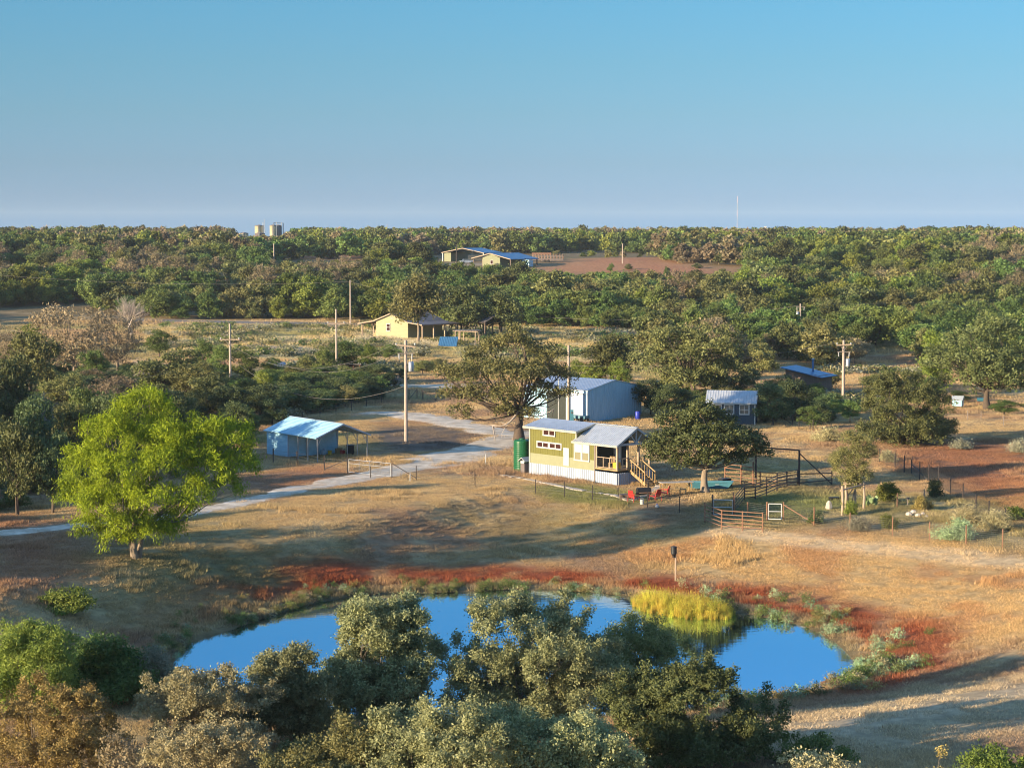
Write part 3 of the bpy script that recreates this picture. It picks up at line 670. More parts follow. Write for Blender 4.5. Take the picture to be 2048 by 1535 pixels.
    window(h, 1.0, 2.56, 2.25, 2.84, -0.015, 2, 1, 0.12, 'brown_glass', 0.10); window(h, 2.565, 4.16, 2.25, 2.84, -0.015, 2, 1, 0.12, 'brown_glass', 0.10)
    window(h, 5.68, 6.625, 1.53, 3.04, -0.015, 1, 2, 0.11, 'grey_glass', 0.07, glass_rows=['tan_glass', 'blind']); window(h, 6.63, 7.58, 1.53, 3.04, -0.015, 1, 2, 0.11, 'grey_glass', 0.07, glass_rows=['tan_glass', 'blind'])
    d = obj('utility_door', MB().box(4.36, 5.05, -0.055, -0.004, 0.98, 2.50), 'white_paint', h); obj('handle', MB().box(4.42, 4.46, -0.085, -0.056, 1.7, 1.82), 'galvanised', d)
    # porch
    obj('deck', MB().box(Lb + 0.003, Lt + 0.05, -0.05, Wd + 0.02, 1.03, 1.15), 'new_wood', h)
    obj('porch_wall', MB().box(Lb + 0.003, Lb + 0.03, 0.03, Wd - 0.03, 1.15, EV), 'dark_room', h)  # sheet over the end wall, porch shade put into its colour
    d = obj('glass_door', MB().box(Lb + 0.032, Lb + 0.08, 2.1, 3.0, 1.16, 3.1), 'white_paint', h); obj('pane', MB().box(Lb + 0.081, Lb + 0.09, 2.22, 2.88, 1.4, 2.95), 'blind', d); obj('handle', MB().box(Lb + 0.081, Lb + 0.12, 2.13, 2.17, 1.95, 2.1), 'black_iron', d)
    for x, y in ((Lt - 0.09, 0.07), (Lt - 0.09, 1.25), (Lt - 0.09, 2.55), (Lt - 0.09, Wd - 0.09), (Lb + 0.12, 0.07)):
        obj('post', MB().box(x - 0.075, x + 0.075, y - 0.075, y + 0.075, 1.15, 3.12), 'pale_wood', h)
    obj('beam', MB().box(Lb, Lt + 0.02, 0.0, 0.14, 3.12, 3.28), 'cream_trim', h); obj('beam', MB().box(Lt - 0.16, Lt - 0.02, 0.141, Wd, 3.121, 3.281), 'white_paint', h)
    tr = obj('gable_truss', MB().box(Lt + 0.12, Lt + 0.24, -0.2, Wd + 0.2, 3.13, 3.29), 'white_paint', h)
    obj('king_post', MB().beam((Lt + 0.18, Wd / 2, 3.29), (Lt + 0.18, Wd / 2, RG - 0.05), 0.1), 'white_paint', tr)
    for s in (-1, 1): obj('strut', MB().beam((Lt + 0.18, Wd / 2 + s * 0.06, 3.30), (Lt + 0.18, Wd / 2 + s * 0.72, RG - 0.42), 0.09, up=(1, 0, 0)), 'white_paint', tr)
    def rail(a, b, nb, mesh=True):
        a = Vector(a); b = Vector(b); r = obj('railing', MB().beam(a + Vector((0, 0, 0.91)), b + Vector((0, 0, 0.91)), 0.09, 0.05), 'pale_wood', h); obj('bottom_rail', MB().beam(a + Vector((0, 0, 0.08)), b + Vector((0, 0, 0.08)), 0.07, 0.05), 'pale_wood', r)
        for i in range(1, nb + 1): p = a + (b - a) * i / (nb + 1); obj('baluster', MB().beam(p + Vector((0, 0, 0.1)), p + Vector((0, 0, 0.89)), 0.06), 'pale_wood', r)
        if mesh:
            m = MB(); L = (b - a).length; u = (b - a).normalized()
            for i in range(int(L / 0.1)): m.tube([a + u * i * 0.1 + Vector((0, 0, 0.1)), a + u * i * 0.1 + Vector((0, 0, 0.89))], 0.004, 3, False)
            for i in range(9): m.tube([a + Vector((0, 0, 0.1 + i * 0.1)), b + Vector((0, 0, 0.1 + i * 0.1))], 0.004, 3, False)
            obj('wire_mesh', m, 'dark_steel', r)
    rail((Lb + 0.2, 0.03, 1.15), (Lt - 0.17, 0.03, 1.15), 2); rail((Lt - 0.05, 0.15, 1.15), (Lt - 0.05, 1.17, 1.15), 1, False); rail((Lt - 0.05, 2.63, 1.15), (Lt - 0.05, Wd - 0.17, 1.15), 1, False)
    st = obj('stair', MB().beam((Lt + 0.03, 1.34, 1.02), (Lt + 1.95, 1.34, -0.02), 0.05, 0.25).beam((Lt + 0.03, 2.46, 1.02), (Lt + 1.95, 2.46, -0.02), 0.05, 0.25), 'new_wood', h)
    for i in range(6): x = Lt + 0.08 + i * 0.32; z = 0.97 - i * 0.172; obj('tread', MB().box(x, x + 0.30, 1.37, 2.43, z - 0.04, z), 'new_wood', st)
    for y in (1.30, 2.50):
        obj('handrail', MB().beam((Lt + 0.02, y, 2.02), (Lt + 1.95, y, 0.98), 0.06, 0.09), 'new_wood', st)
        for i in range(7): t = i / 6; x = Lt + 0.06 + 1.86 * t; z = 1.0 - 1.04 * t; obj('baluster', MB().beam((x, y, z - 0.05), (x, y, z + 0.98), 0.07 if i in (0, 6) else 0.045), 'new_wood', st)
    # things standing on the porch
    def wp(x, y, z): c, s = math.cos(ang), math.sin(ang); return (loc[0] + c * x - s * y, loc[1] + s * x + c * y, z)
    c = thing('storage_box', 'yellow wooden box standing behind the porch railing', 'box', wp(10.25, 0.5, 1.15), ang)
    obj('body', MB().box(-0.28, 0.28, -0.2, 0.2, 0.0, 0.5), 'yellow_plastic', c); obj('lid', MB().box(-0.31, 0.31, -0.23, 0.23, 0.502, 0.55), 'yellow_plastic', c)
    c = thing('porch_chair', 'slatted wooden chair on the porch beside the yellow box', 'chair', wp(9.55, 0.62, 1.15), ang + 0.5)
    obj('seat', MB().box(-0.24, 0.24, -0.24, 0.24, 0.42, 0.46), 'new_wood', c)
    for i in range(4): obj('slat', MB().beam((-0.2 + i * 0.13, 0.23, 0.47), (-0.2 + i * 0.13, 0.32, 0.95), 0.09, 0.02, up=(0, 1, 0)), 'new_wood', c)
    for sx in (-1, 1):
        for sy in (-1, 1): obj('leg', MB().beam((sx * 0.2, sy * 0.2, 0), (sx * 0.2, sy * 0.2, 0.42), 0.045), 'new_wood', c)
    c = thing('porch_table', 'dark round table on the porch behind the stair head', 'table', wp(9.9, 2.0, 1.15), ang)
    obj('top', MB().lathe([(0.45, 0.70), (0.45, 0.73)], 16), 'black_iron', c); obj('leg', MB().tube([(0, 0, 0), (0, 0, 0.70)], 0.05, 8), 'black_iron', c); obj('base', MB().lathe([(0.28, 0.0), (0.26, 0.03)], 12), 'black_iron', c)
    return h
tiny_house()

def gable_building(name, label, loc, ang, x0, x1, w, ev, rg, wall, roofm, over=0.3, rib=0.3, foot=-0.3, cat='building', wall_rib=True, roof_x=None):
    b = thing(name, label, cat, (loc[0], loc[1], loc[2] if len(loc) > 2 else 0), ang)
    wl = obj('wall', MB().prism([(0, foot), (w, foot), (w, ev), (w / 2, rg), (0, ev)], x0, x1), wall, b)
    if wall_rib:
        mb = MB().ribs((x0, 0, foot), (x1 - x0, 0, 0), (0, 0, ev - foot - 0.02), (0, -1, 0), rib, 0.05, 0.03)
        k = int(w / rib)
        for i in range(k + 1):
            y = min(max(i * rib, 0.05), w - 0.05); zt = ev + (rg - ev) * (1 - abs(y - w / 2) / (w / 2)) - 0.05
            mb.ribs((x1, y - 0.06, foot), (0, 0.12, 0), (0, 0, zt - foot), (1, 0, 0), 1.0, 0.05, 0.03)
        obj('wall_rib', mb, wall, wl)
    r0, r1 = roof_x or (x0 - over, x1 + over); dz = (rg - ev) / (w / 2) * over
    rf = obj('roof', MB().slab([(r0, -over, ev - dz + 0.09), (r1, -over, ev - dz + 0.09), (r1, w / 2, rg + 0.09), (r0, w / 2, rg + 0.09)], 0.08)
             .slab([(r1, w + over, ev - dz + 0.09), (r0, w + over, ev - dz + 0.09), (r0, w / 2, rg + 0.089), (r1, w / 2, rg + 0.089)], 0.08), roofm, b)
    n1 = Vector((0, -(rg - ev), w / 2))
    obj('roof_rib', MB().ribs((r0, -over, ev - dz + 0.092), (r1 - r0, 0, 0), (0, w / 2 + over, rg - ev + dz), n1, rib, 0.05, 0.03), roofm, rf)
    return b, wl, rf

# big metal barn
loc = flat(1174.8, 844.1); b, wl, rf = gable_building('metal_barn', 'large silver metal barn with low gable behind the tiny house', (loc[0], loc[1], 0), R(-40), -9.0, 0.0, 9.9, 3.40, 4.30, 'barn_metal', 'roof_metal', 0.08, 0.38)
obj('sliding_door', MB().box(-2.9, -0.35, -0.12, -0.035, -0.2, 3.05), 'white_metal', b); obj('door_track', MB().box(-5.8, -0.2, -0.14, -0.036, 3.07, 3.17), 'galvanised', b)
for x in (-0.06, -9.0): obj('corner_trim', MB().box(x - 0.02, x + 0.085, -0.045, 0.1, -0.3, 3.32), 'white_metal', b)
obj('doorway_shade', MB().box(-5.7, -2.95, -0.034, -0.006, -0.2, 3.05), 'dark_room', b)  # flat panel on the wall, the doorway's shade put into its colour
# carport with an enclosed end
def carport():
    loc = flat(575.6, 915.5); ang = R(-53.8)
    b = thing('carport_shed', 'pale blue metal carport with enclosed store at its far end', 'carport', (loc[0], loc[1], 0), ang)
    w, ev, rg = 5.35, 2.28, 3.32
    wl = obj('store_wall', MB().prism([(0.03, -0.3), (w - 0.03, -0.3), (w - 0.03, ev), (w / 2, rg - 0.06), (0.03, ev)], -3.9, 0.0), 'carport_metal', b)
    z = 0.1; m = MB()
    while z < ev: m.box(-3.88, -0.02, -0.008, 0.029, z, z + 0.10); z += 0.22
    obj('side_cladding', m, 'carport_metal', wl); m = MB(); z = 0.1
    while z < rg - 0.15:
        yy = 0.08 if z < ev - 0.1 else 0.1 + (z + 0.1 - ev) / (rg - ev) * w / 2
        for a0, a1 in ((yy, 1.95), (3.3, w - yy)):
            if a1 > a0 + 0.1 : m.box(0.001, 0.035, a0, a1, z, z + 0.10)
        if z > 2.15: m.box(0.0015, 0.0345, max(1.951, yy), min(3.299, w - yy), z, z + 0.10)
        z += 0.22
    obj('end_cladding', m, 'carport_metal', wl)
    d = obj('roller_door', MB().box(0.001, 0.05, 2.0, 3.25, -0.1, 2.08), 'carport_metal', b); obj('door_frame', MB().box(0.001, 0.07, 1.93, 1.995, -0.1, 2.14).box(0.001, 0.07, 3.255, 3.32, -0.1, 2.14).box(0.001, 0.07, 1.996, 3.254, 2.082, 2.14), 'galvanised', d)
    for x, y in ((0.02, 0.0), (0.02, w - 0.03)): obj('corner_trim', MB().box(x - 0.04, x + 0.05, y - 0.03, y + 0.06, -0.3, ev + 0.05), 'white_metal', wl)
    for y in (0.04, w - 0.04):
        for x in (1.8, 3.55, 5.25):
            zb = th(loc[0], loc[1]) - 0.3
            p = obj('post', MB().box(x - 0.035, x + 0.035, y - 0.035, y + 0.035, zb, ev - 0.02), 'galvanised', b); s = 1 if y < 1 else -1
            obj('knee_brace', MB().beam((x, y, ev - 0.75), (x, y + s * 0.5, ev + 0.10), 0.05), 'galvanised', p)
    for x in (1.8, 3.55, 5.25): obj('rafter', MB().beam((x, 0.0, ev), (x, w / 2, rg - 0.03), 0.06).beam((x, w, ev), (x, w / 2, rg - 0.031), 0.06), 'galvanised', b)
    r0, r1, o = -4.1, 5.45, 0.25; dz = (rg - ev) / (w / 2) * o
    rf = obj('roof', MB().slab([(r0, -o, ev - dz + 0.09), (r1, -o, ev - dz + 0.09), (r1, w / 2, rg + 0.09), (r0, w / 2, rg + 0.09)], 0.07)
             .slab([(r1, w + o, ev - dz + 0.09), (r0, w + o, ev - dz + 0.09), (r0, w / 2, rg + 0.089), (r1, w / 2, rg + 0.089)], 0.07), 'carport_metal', b)
    m = MB()
    for i in range(12): y = -o + 0.12 + i * 0.235; z = ev - dz + 0.095 + (y + o) * (rg - ev) / (w / 2); m.beam((r0 + 0.02, y, z), (r1 - 0.02, y, z), 0.05, 0.03)
    obj('roof_rib', m, 'carport_metal', rf)
    obj('rake_trim', MB().beam((r1 + 0.022, -o, ev - dz + 0.05), (r1 + 0.022, w / 2, rg + 0.05), 0.04, 0.12).beam((r1 + 0.022, w + o, ev - dz + 0.05), (r1 + 0.022, w / 2, rg + 0.0505), 0.04, 0.12), 'white_metal', rf)
    obj('ridge_cap', MB().beam((r0, w / 2, rg + 0.115), (r1, w / 2, rg + 0.115), 0.2, 0.03), 'white_metal', rf)
    def wp(x, y): c, s = math.cos(ang), math.sin(ang); X, Y = loc[0] + c * x - s * y, loc[1] + s * x + c * y; return (X, Y, th(X, Y))
    t = thing('bucket', 'yellow bucket on its side by the carport wall', 'bucket', wp(0.75, 4.05), 0.3); obj('body', MB().lathe([(0.17, 0), (0.20, 0.38)], 14), 'yellow_plastic', t); obj('rim', MB().lathe([(0.215, 0.381), (0.215, 0.41)], 14), 'yellow_plastic', t)
    t = thing('fuel_can', 'red fuel can on the ground under the carport', 'fuel can', wp(1.25, 5.15), 0.6); obj('body', MB().box(-0.2, 0.2, -0.14, 0.14, 0, 0.40), 'red_paint', t); obj('spout', MB().tube([(0.1, 0, 0.40), (0.2, 0, 0.55)], 0.04, 8), 'black_iron', t); obj('handle', MB().box(-0.15, 0.06, -0.02, 0.02, 0.44, 0.47).box(-0.15, -0.11, -0.02, 0.02, 0.40, 0.44), 'red_paint', t)
    t = thing('waste_bin', 'black wheeled bin under the right side of the carport', 'bin', wp(1.6, 5.75), 0.4); obj('body', MB().prism([(-0.25, 0), (0.25, 0), (0.32, 0.85), (-0.32, 0.85)], -0.27, 0.27), 'black_iron', t); obj('lid', MB().box(-0.31, 0.31, -0.36, 0.36, 0.851, 0.90), 'black_iron', t)
    for s in (-1, 1): obj('wheel', MB().tube([(s * 0.29, 0.2, 0.1), (s * 0.33, 0.2, 0.1)], 0.1, 12), 'dark_steel', t)
    t = thing('cardboard_box', 'tan cardboard box behind the red fuel can', 'box', wp(0.8, 4.95), 0.5); obj('body', MB().box(-0.25, 0.25, -0.2, 0.2, 0, 0.55), 'new_wood', t); obj('flap', MB().slab([(-0.25, -0.32, 0.62), (0.25, -0.32, 0.62), (0.25, -0.2, 0.555), (-0.25, -0.2, 0.555)], 0.01), 'new_wood', t)
    t = thing('feed_sack', 'pale grey sack slumped against the carport wall', 'sack', wp(0.5, 3.55), 0.2); obj('body', MB().lathe([(0.16, 0), (0.24, 0.1), (0.22, 0.35), (0.12, 0.5), (0.05, 0.53)], 10), 'white_metal', t, True); obj('tie', MB().lathe([(0.06, 0.531), (0.1, 0.6)], 8), 'white_metal', t)
carport()

# blue-grey garden shed with white framed windows
loc = flat(1510.3, 849.9); ang = R(-11.1); W_ = 2.9
b, wl, rf = gable_building('garden_shed', 'dark slate blue shed with white framed windows and metal roof', (loc[0], loc[1], 0), ang, -5.15, 0.0, W_, 2.42, 3.50, 'slate_shaded', 'roof_metal', 0.18, 0.28, wall_rib=False)
for x0 in (-4.7, -3.37, -1.74): window(b, x0, x0 + 1.13, 1.08, 2.22, 0.0, 2, 2, 0.12, 'grey_glass', 0.05)
for x in (-0.10, -5.17): obj('corner_trim', MB().box(x, x + 0.12, -0.03, 0.08, -0.3, 2.36), 'white_paint', b)
obj('soffit_board', MB().box(-5.3, 0.16, -0.21, -0.18, 2.24, 2.36), 'white_paint', rf)
for s, y0 in ((1, -0.18), (-1, W_ + 0.18)): obj('rake_board', MB().beam((-5.345, y0, 2.33), (-5.345, W_ / 2, 3.52), 0.03, 0.13), 'white_paint', rf)

# brown shed with blue mono-pitch roof and stove pipe, half hidden by shrubs
loc = gnd(1638, 796); b = thing('lean_to_shed', 'brown windowless shed with sloping blue metal roof and stove pipe', 'shed', tuple(loc), R(-32))
obj('wall', MB().prism([(0, -0.3), (4.0, -0.3), (4.0, 2.8), (0, 2.8)], -4.6, 0), 'brown_wall', b)
m = MB().ribs((-4.6, 0, -0.3), (4.6, 0, 0), (0, 0, 3.0), (0, -1, 0), 0.3, 0.04, 0.025); obj('wall_batten', m, 'brown_wall', b)
rf = obj('roof', MB().slab([(-5.1, -0.5, 3.75), (0.6, -0.5, 2.65), (0.6, 4.4, 2.65), (-5.1, 4.4, 3.75)], 0.1), 'blue_roof', b)
obj('gable_panel', MB().add([(-4.6, -0.001, 2.8), (0, -0.001, 2.8), (-4.6, -0.001, 3.55), (-4.6, 0.2, 2.8), (0, 0.2, 2.8), (-4.6, 0.2, 3.55)], [(0, 1, 2), (3, 5, 4), (0, 3, 4, 1), (1, 4, 5, 2), (2, 5, 3, 0)]), 'brown_wall', b)
p = obj('stove_pipe', MB().tube([(-2.0, 2.6, 3.1), (-2.0, 2.6, 4.6)], 0.14, 10), 'blue_roof', b); obj('pipe_cap', MB().lathe([(0.24, 4.62), (0.24, 4.66), (0.02, 4.82)], 10, (-2.0, 2.6)), 'galvanised', p)

# yellow farmhouse with porches either side
def farmhouse():
    loc = flat(700 + 412 / 7.877, 610 + 492 / 7.877); ang = R(-42.2); z0 = th(loc[0], loc[1])
    b = thing('farmhouse', 'yellow farmhouse with side porches and dark roof on the pasture', 'house', (loc[0], loc[1], z0), ang)
    Lg, D = 8.87, 9.5                                     # the gable wall faces the camera along local x
    wl = obj('wall', MB().add([(0, 0, -0.5), (Lg, 0, -0.5), (Lg, 0, 3.2), (Lg / 2, 0, 4.6), (0, 0, 3.2), (0, D, -0.5), (Lg, D, -0.5), (Lg, D, 3.2), (Lg / 2, D, 4.6), (0, D, 3.2)],
                  [(0, 1, 2, 3, 4), (9, 8, 7, 6, 5), (0, 5, 6, 1), (1, 6, 7, 2), (2, 7, 8, 3), (3, 8, 9, 4), (4, 9, 5, 0)]), 'yellow_siding', b)
    z = 0.0; i = 0
    while z < 4.3:                                        # lap siding, one board a part
        xm = 0.03 if z < 3.05 else 0.05 + (z + 0.28 - 3.2) / 1.4 * Lg / 2
        if Lg - 2 * xm > 0.3: obj('siding_board', MB().add([(xm, -0.05, z), (Lg - xm, -0.05, z), (Lg - xm, -0.012, z + 0.26), (xm, -0.012, z + 0.26), (xm, 0, z), (Lg - xm, 0, z), (Lg - xm, 0, z + 0.26), (xm, 0, z + 0.26)], [(0, 1, 2, 3), (0, 4, 5, 1), (3, 2, 6, 7), (0, 3, 7, 4), (1, 5, 6, 2)]), 'yellow_siding', wl)
        z += 0.27; i += 1
    window(b, 2.92, 4.06, 1.2, 2.68, -0.05, 1, 2, 0.13, 'brown_glass', 0.09)
    # roof: steep centre, flatter porch wings
    def sl(xa, za, xb, zb, n):
        obj(n, MB().slab([(xa, -0.5, za), (xb, -0.5, zb), (xb, D + 0.5, zb), (xa, D + 0.5, za)], 0.14), 'tank_dark', b)
    sl(-0.3, 3.16, Lg / 2, 4.72, 'roof_slope'); sl(Lg / 2 + 0.002, 4.72, Lg + 0.3, 3.16, 'roof_slope'); sl(-4.7, 2.52, -0.31, 3.14, 'porch_roof'); sl(Lg + 0.31, 3.14, Lg + 4.3, 2.75, 'porch_roof')
    for a, c in (((-4.72, 2.43), (-0.3, 3.05)), ((-0.3, 3.06), (Lg / 2, 4.62)), ((Lg / 2, 4.62), (Lg + 0.3, 3.06)), ((Lg + 0.3, 3.05), (Lg + 4.3, 2.66))):
        obj('fascia_board', MB().beam((a[0], -0.53, a[1]), (c[0], -0.53, c[1]), 0.05, 0.2), 'pale_wood', b)
    obj('gable_vent', MB().box(Lg / 2 - 0.25, Lg / 2 + 0.25, -0.08, -0.052, 3.6, 3.95), 'cream_trim', wl)
    for x, zt in ((-4.0, 2.5), (Lg + 3.8, 2.7)):
        for y in (0.1, 3.2, 6.3, D - 0.1): obj('post', MB().box(x - 0.11, x + 0.11, y - 0.11, y + 0.11, -0.6, zt), 'pale_wood', b)
    obj('porch_beam', MB().box(-4.1, -3.9, -0.3, D, 2.30, 2.5), 'pale_wood', b); obj('porch_beam', MB().box(Lg + 3.7, Lg + 3.9, -0.3, D, 2.48, 2.68), 'pale_wood', b)
    d = obj('porch_door', MB().box(-0.05, -0.004, 1.2, 2.1, 0.0, 2.1), 'brown_wall', b); obj('handle', MB().box(-0.1, -0.051, 1.28, 1.33, 1.0, 1.1), 'galvanised', d)
    obj('brace_panel', MB().slab([(-1.1, 0.2, 0.0), (-0.15, 0.2, 0.0), (-0.15, 0.5, 1.35), (-0.75, 0.5, 1.1)], 0.06), 'new_wood', b)
    # dark annexe roof behind
    an = thing('farm_annexe', 'dark roofed open annexe behind the right end of the yellow farmhouse', 'shed', (loc[0] + 15.5, loc[1] + 3.5, z0), ang)
    obj('roof', MB().slab([(0, 0, 2.7), (8, 0, 2.9), (8, 4, 4.5), (0, 4, 4.4)], 0.15).slab([(8, 8.1, 2.9), (0, 8.1, 2.7), (0, 4.02, 4.4), (8, 4.02, 4.5)], 0.15), 'tank_dark', an)
    for x in (0.3, 2.8, 5.2, 7.7):
        for y in (0.3, 7.8): obj('post', MB().box(x - 0.09, x + 0.09, y - 0.09, y + 0.09, -0.5, 2.65), 'brown_wall', an)
farmhouse()

# small coop with a steep blue roof sheet
loc = gnd(895, 694); b = thing('chicken_coop', 'low wooden coop under one sloping blue metal sheet near the farmhouse', 'coop', tuple(loc), R(-8))
obj('frame', MB().prism([(0, -0.2), (1.6, -0.2), (1.6, 1.5), (0, 0.25)], -1.5, 1.5), 'new_wood', b)
rf = obj('roof', MB().slab([(-1.65, -0.25, 0.2), (1.65, -0.25, 0.2), (1.65, 1.75, 1.75), (-1.65, 1.75, 1.75)], 0.05), 'blue_roof', b)
obj('roof_rib', MB().ribs((-1.6, -0.24, 0.21), (3.2, 0, 0), (0, 1.98, 1.54), (0, -0.6, 0.8), 0.3, 0.05, 0.03), 'blue_roof', rf)
loc = gnd(930, 690); b = thing('pole_frame', 'weathered open pole frame with a flat bough roof right of the coop', 'shelter', tuple(loc), R(-15))
for x in (-1.9, -1.0, 1.9):
    for y in (0, 2.4): obj('post', MB().tube([(x, y, -0.3), (x + 0.1, y, 2.5)], 0.1, 7), 'pale_wood', b)
obj('roof_pole', MB().tube([(-2.3, 0, 2.55), (2.4, 0, 2.45)], 0.1, 7), 'pale_wood', b); obj('roof_pole', MB().tube([(-2.3, 2.4, 2.55), (2.4, 2.4, 2.5)], 0.1, 7), 'pale_wood', b)
for i in range(9): obj('slat', MB().beam((-2.1 + i * 0.52, -0.3, 2.66), (-2.1 + i * 0.52, 2.7, 2.68), 0.3, 0.06), 'grey_wood', b)
# rusty open shelter among the shrubs
loc = gnd(700, 757); b = thing('wood_shelter', 'dark open-fronted wood shelter among shrubs left of the pole', 'shelter', tuple(loc), R(-20))
obj('back_wall', MB().box(-1.6, 1.6, 1.5, 1.6, -0.2, 1.9), 'brown_wall', b); obj('side_wall', MB().box(-1.62, -1.55, 0, 1.49, -0.2, 1.9), 'brown_wall', b)
obj('roof', MB().slab([(-1.8, -0.4, 2.1), (1.9, -0.4, 2.1), (1.9, 1.8, 1.9), (-1.8, 1.8, 1.9)], 0.08), 'tank_dark', b)
for x in (-0.5, 0.5, 1.5): obj('post', MB().box(x - 0.07, x + 0.07, -0.05, 0.09, -0.2, 2.05), 'rust_steel', b)
for i in range(3): obj('plank', MB().box(-1.54, 1.4, 0.2 + i * 0.3, 0.45 + i * 0.3, 0.3 + i * 0.18, 0.36 + i * 0.18), 'rust_steel', b)

# hen house and trough under the right-hand oak
loc = gnd(1918, 816); b = thing('hen_house', 'small pale blue hen house under the right-hand oak', 'hen house', tuple(loc), R(-25))
obj('wall', MB().prism([(0, 0.25), (1.1, 0.25), (1.1, 1.0), (0.55, 1.35), (0, 1.0)], -0.8, 0.3), 'carport_metal', b)
obj('roof', MB().slab([(-0.95, -0.15, 0.98), (0.45, -0.15, 0.98), (0.45, 0.55, 1.44), (-0.95, 0.55, 1.44)], 0.05).slab([(0.45, 1.25, 0.98), (-0.95, 1.25, 0.98), (-0.95, 0.552, 1.44), (0.45, 0.552, 1.44)], 0.05), 'white_metal', b)
for x in (-0.7, 0.2):
    for y in (0.1, 1.0): obj('leg', MB().box(x - 0.04, x + 0.04, y - 0.04, y + 0.04, -0.2, 0.25), 'grey_wood', b)
loc = gnd(1966, 810); b = thing('feed_trough', 'dark feed trough on legs beside the small hen house', 'trough', tuple(loc), R(-10))
obj('basin', MB().prism([(0, 0.5), (0.5, 0.5), (0.65, 0.85), (-0.15, 0.85)], -0.7, 0.7), 'teal_plastic', b)
for x in (-0.6, 0.6): obj('leg', MB().box(x - 0.05, x + 0.05, 0.1, 0.4, -0.2, 0.5), 'rust_steel', b)

# far homestead on the rise
def far_homestead():
    loc = gnd(1000, 535); z = loc[2]
    b = thing('far_house', 'pale green house with bright blue roof on the far red clearing', 'house', tuple(loc), R(-38))
    obj('wall', MB().add([(-7, 0, -1), (0, 0, -1), (0, 0, 3.0), (-3.5, 0, 4.2), (-7, 0, 3.0), (-7, 12, -1), (0, 12, -1), (0, 12, 3.0), (-3.5, 12, 4.2), (-7, 12, 3.0)], [(0, 1, 2, 3, 4), (9, 8, 7, 6, 5), (0, 5, 6, 1), (1, 6, 7, 2), (2, 7, 8, 3), (3, 8, 9, 4), (4, 9, 5, 0)]), 'green_siding', b)
    window(b, -3.9, -2.7, 1.0, 2.3, 0.0, 1, 1, 0.12, 'brown_glass')
    rf = obj('roof', MB().slab([(-3.5, -0.6, 4.5), (4.6, -0.6, 2.7), (4.6, 14, 2.7), (-3.5, 14, 4.5)], 0.2).slab([(-11.0, -0.6, 2.9), (-3.505, -0.6, 4.5), (-3.505, 14, 4.5), (-11.0, 14, 2.9)], 0.2), 'blue_roof', b)
    obj('rake_board', MB().beam((-11.0, -0.64, 2.8), (-3.5, -0.64, 4.38), 0.07, 0.25).beam((-3.5, -0.64, 4.38), (4.6, -0.64, 2.6), 0.07, 0.25), 'pale_wood', rf)
    for x in (-10.6, 4.2):
        for y in (0, 4.5, 9, 13.5): obj('post', MB().box(x - 0.14, x + 0.14, y - 0.14, y + 0.14, -1, 2.75), 'brown_wall', b)
    loc2 = gnd(925, 524); c = thing('far_carport', 'open carport with low blue roof left of the far blue-roofed house', 'carport', tuple(loc2), R(-38))
    rf = obj('roof', MB().slab([(-9.0, 0, 3.1), (0, 0, 4.6), (0, 10, 4.6), (-9.0, 10, 3.1)], 0.2).slab([(0.005, 0, 4.6), (9.0, 0, 3.1), (9.0, 10, 3.1), (0.005, 10, 4.6)], 0.2), 'blue_roof', c)
    obj('rake_board', MB().beam((-9, -0.05, 3.0), (0, -0.05, 4.5), 0.07, 0.22).beam((0, -0.05, 4.5), (9, -0.05, 3.0), 0.07, 0.22), 'pale_wood', rf)
    for x in (-8.6, 8.6):
        for y in (0.3, 5, 9.7): obj('post', MB().box(x - 0.16, x + 0.16, y - 0.16, y + 0.16, -1, 3.1), 'white_paint', c)
    obj('store_room', MB().box(-8.4, -5.4, 0.6, 9.4, -1, 3.0), 'green_siding', c)
    l3 = gnd(1055, 534); t = thing('water_tank', 'light blue cube water tank right of the far blue-roofed house', 'tank', tuple(l3), R(-30))
    obj('shell', MB().box(-1.3, 1.3, -1.3, 1.3, 0.2, 2.2), 'carport_metal', t); obj('stand', MB().box(-1.4, 1.4, -1.4, 1.4, -0.5, 0.198), 'grey_wood', t); obj('lid', MB().lathe([(0.4, 2.201), (0.4, 2.35)], 12), 'carport_metal', t)
    def car(l, name, label, mat, rz):
        v = thing(name, label, 'car', tuple(l), rz)
        obj('body', MB().prism([(-0.9, 0.35), (0.9, 0.35), (0.92, 0.95), (-0.92, 0.95)], -2.2, 2.2), mat, v)
        obj('cabin', MB().add([(-1.5, -0.85, 0.951), (1.1, -0.85, 0.951), (1.1, 0.85, 0.951), (-1.5, 0.85, 0.951), (-1.2, -0.7, 1.5), (0.4, -0.7, 1.5), (0.4, 0.7, 1.5), (-1.2, 0.7, 1.5)], [(0, 3, 2, 1), (4, 5, 6, 7), (0, 1, 5, 4), (1, 2, 6, 5), (2, 3, 7, 6), (3, 0, 4, 7)]), 'grey_glass', v)
        for x in (-1.4, 1.4):
            for y in (-0.85, 0.85): obj('wheel', MB().tube([(x, y - 0.1, 0.33), (x, y + 0.1, 0.33)], 0.33, 12), 'black_iron', v)
    car(gnd(934, 527), 'parked_car', 'silver car parked under the far open carport', 'white_metal', 0.3); car(gnd(842, 530), 'parked_car', 'dark pickup parked alone left of the far carport', 'black_iron', 0.1)
    l4 = gnd(1096, 524); t = thing('stock_trailer', 'long dark slatted livestock trailer on the far clearing', 'trailer', tuple(l4), R(-5))
    obj('bed', MB().box(-5, 5, -1, 1, 0.6, 0.8), 'tank_dark', t); obj('roof', MB().box(-5, 5, -1, 1, 2.5, 2.6), 'tank_dark', t)
    for x in np.linspace(-4.9, 4.9, 11):
        for y in (-0.95, 0.95): obj('slat', MB().box(x - 0.1, x + 0.1, y - 0.04, y + 0.04, 0.8, 2.5), 'rust_steel', t)
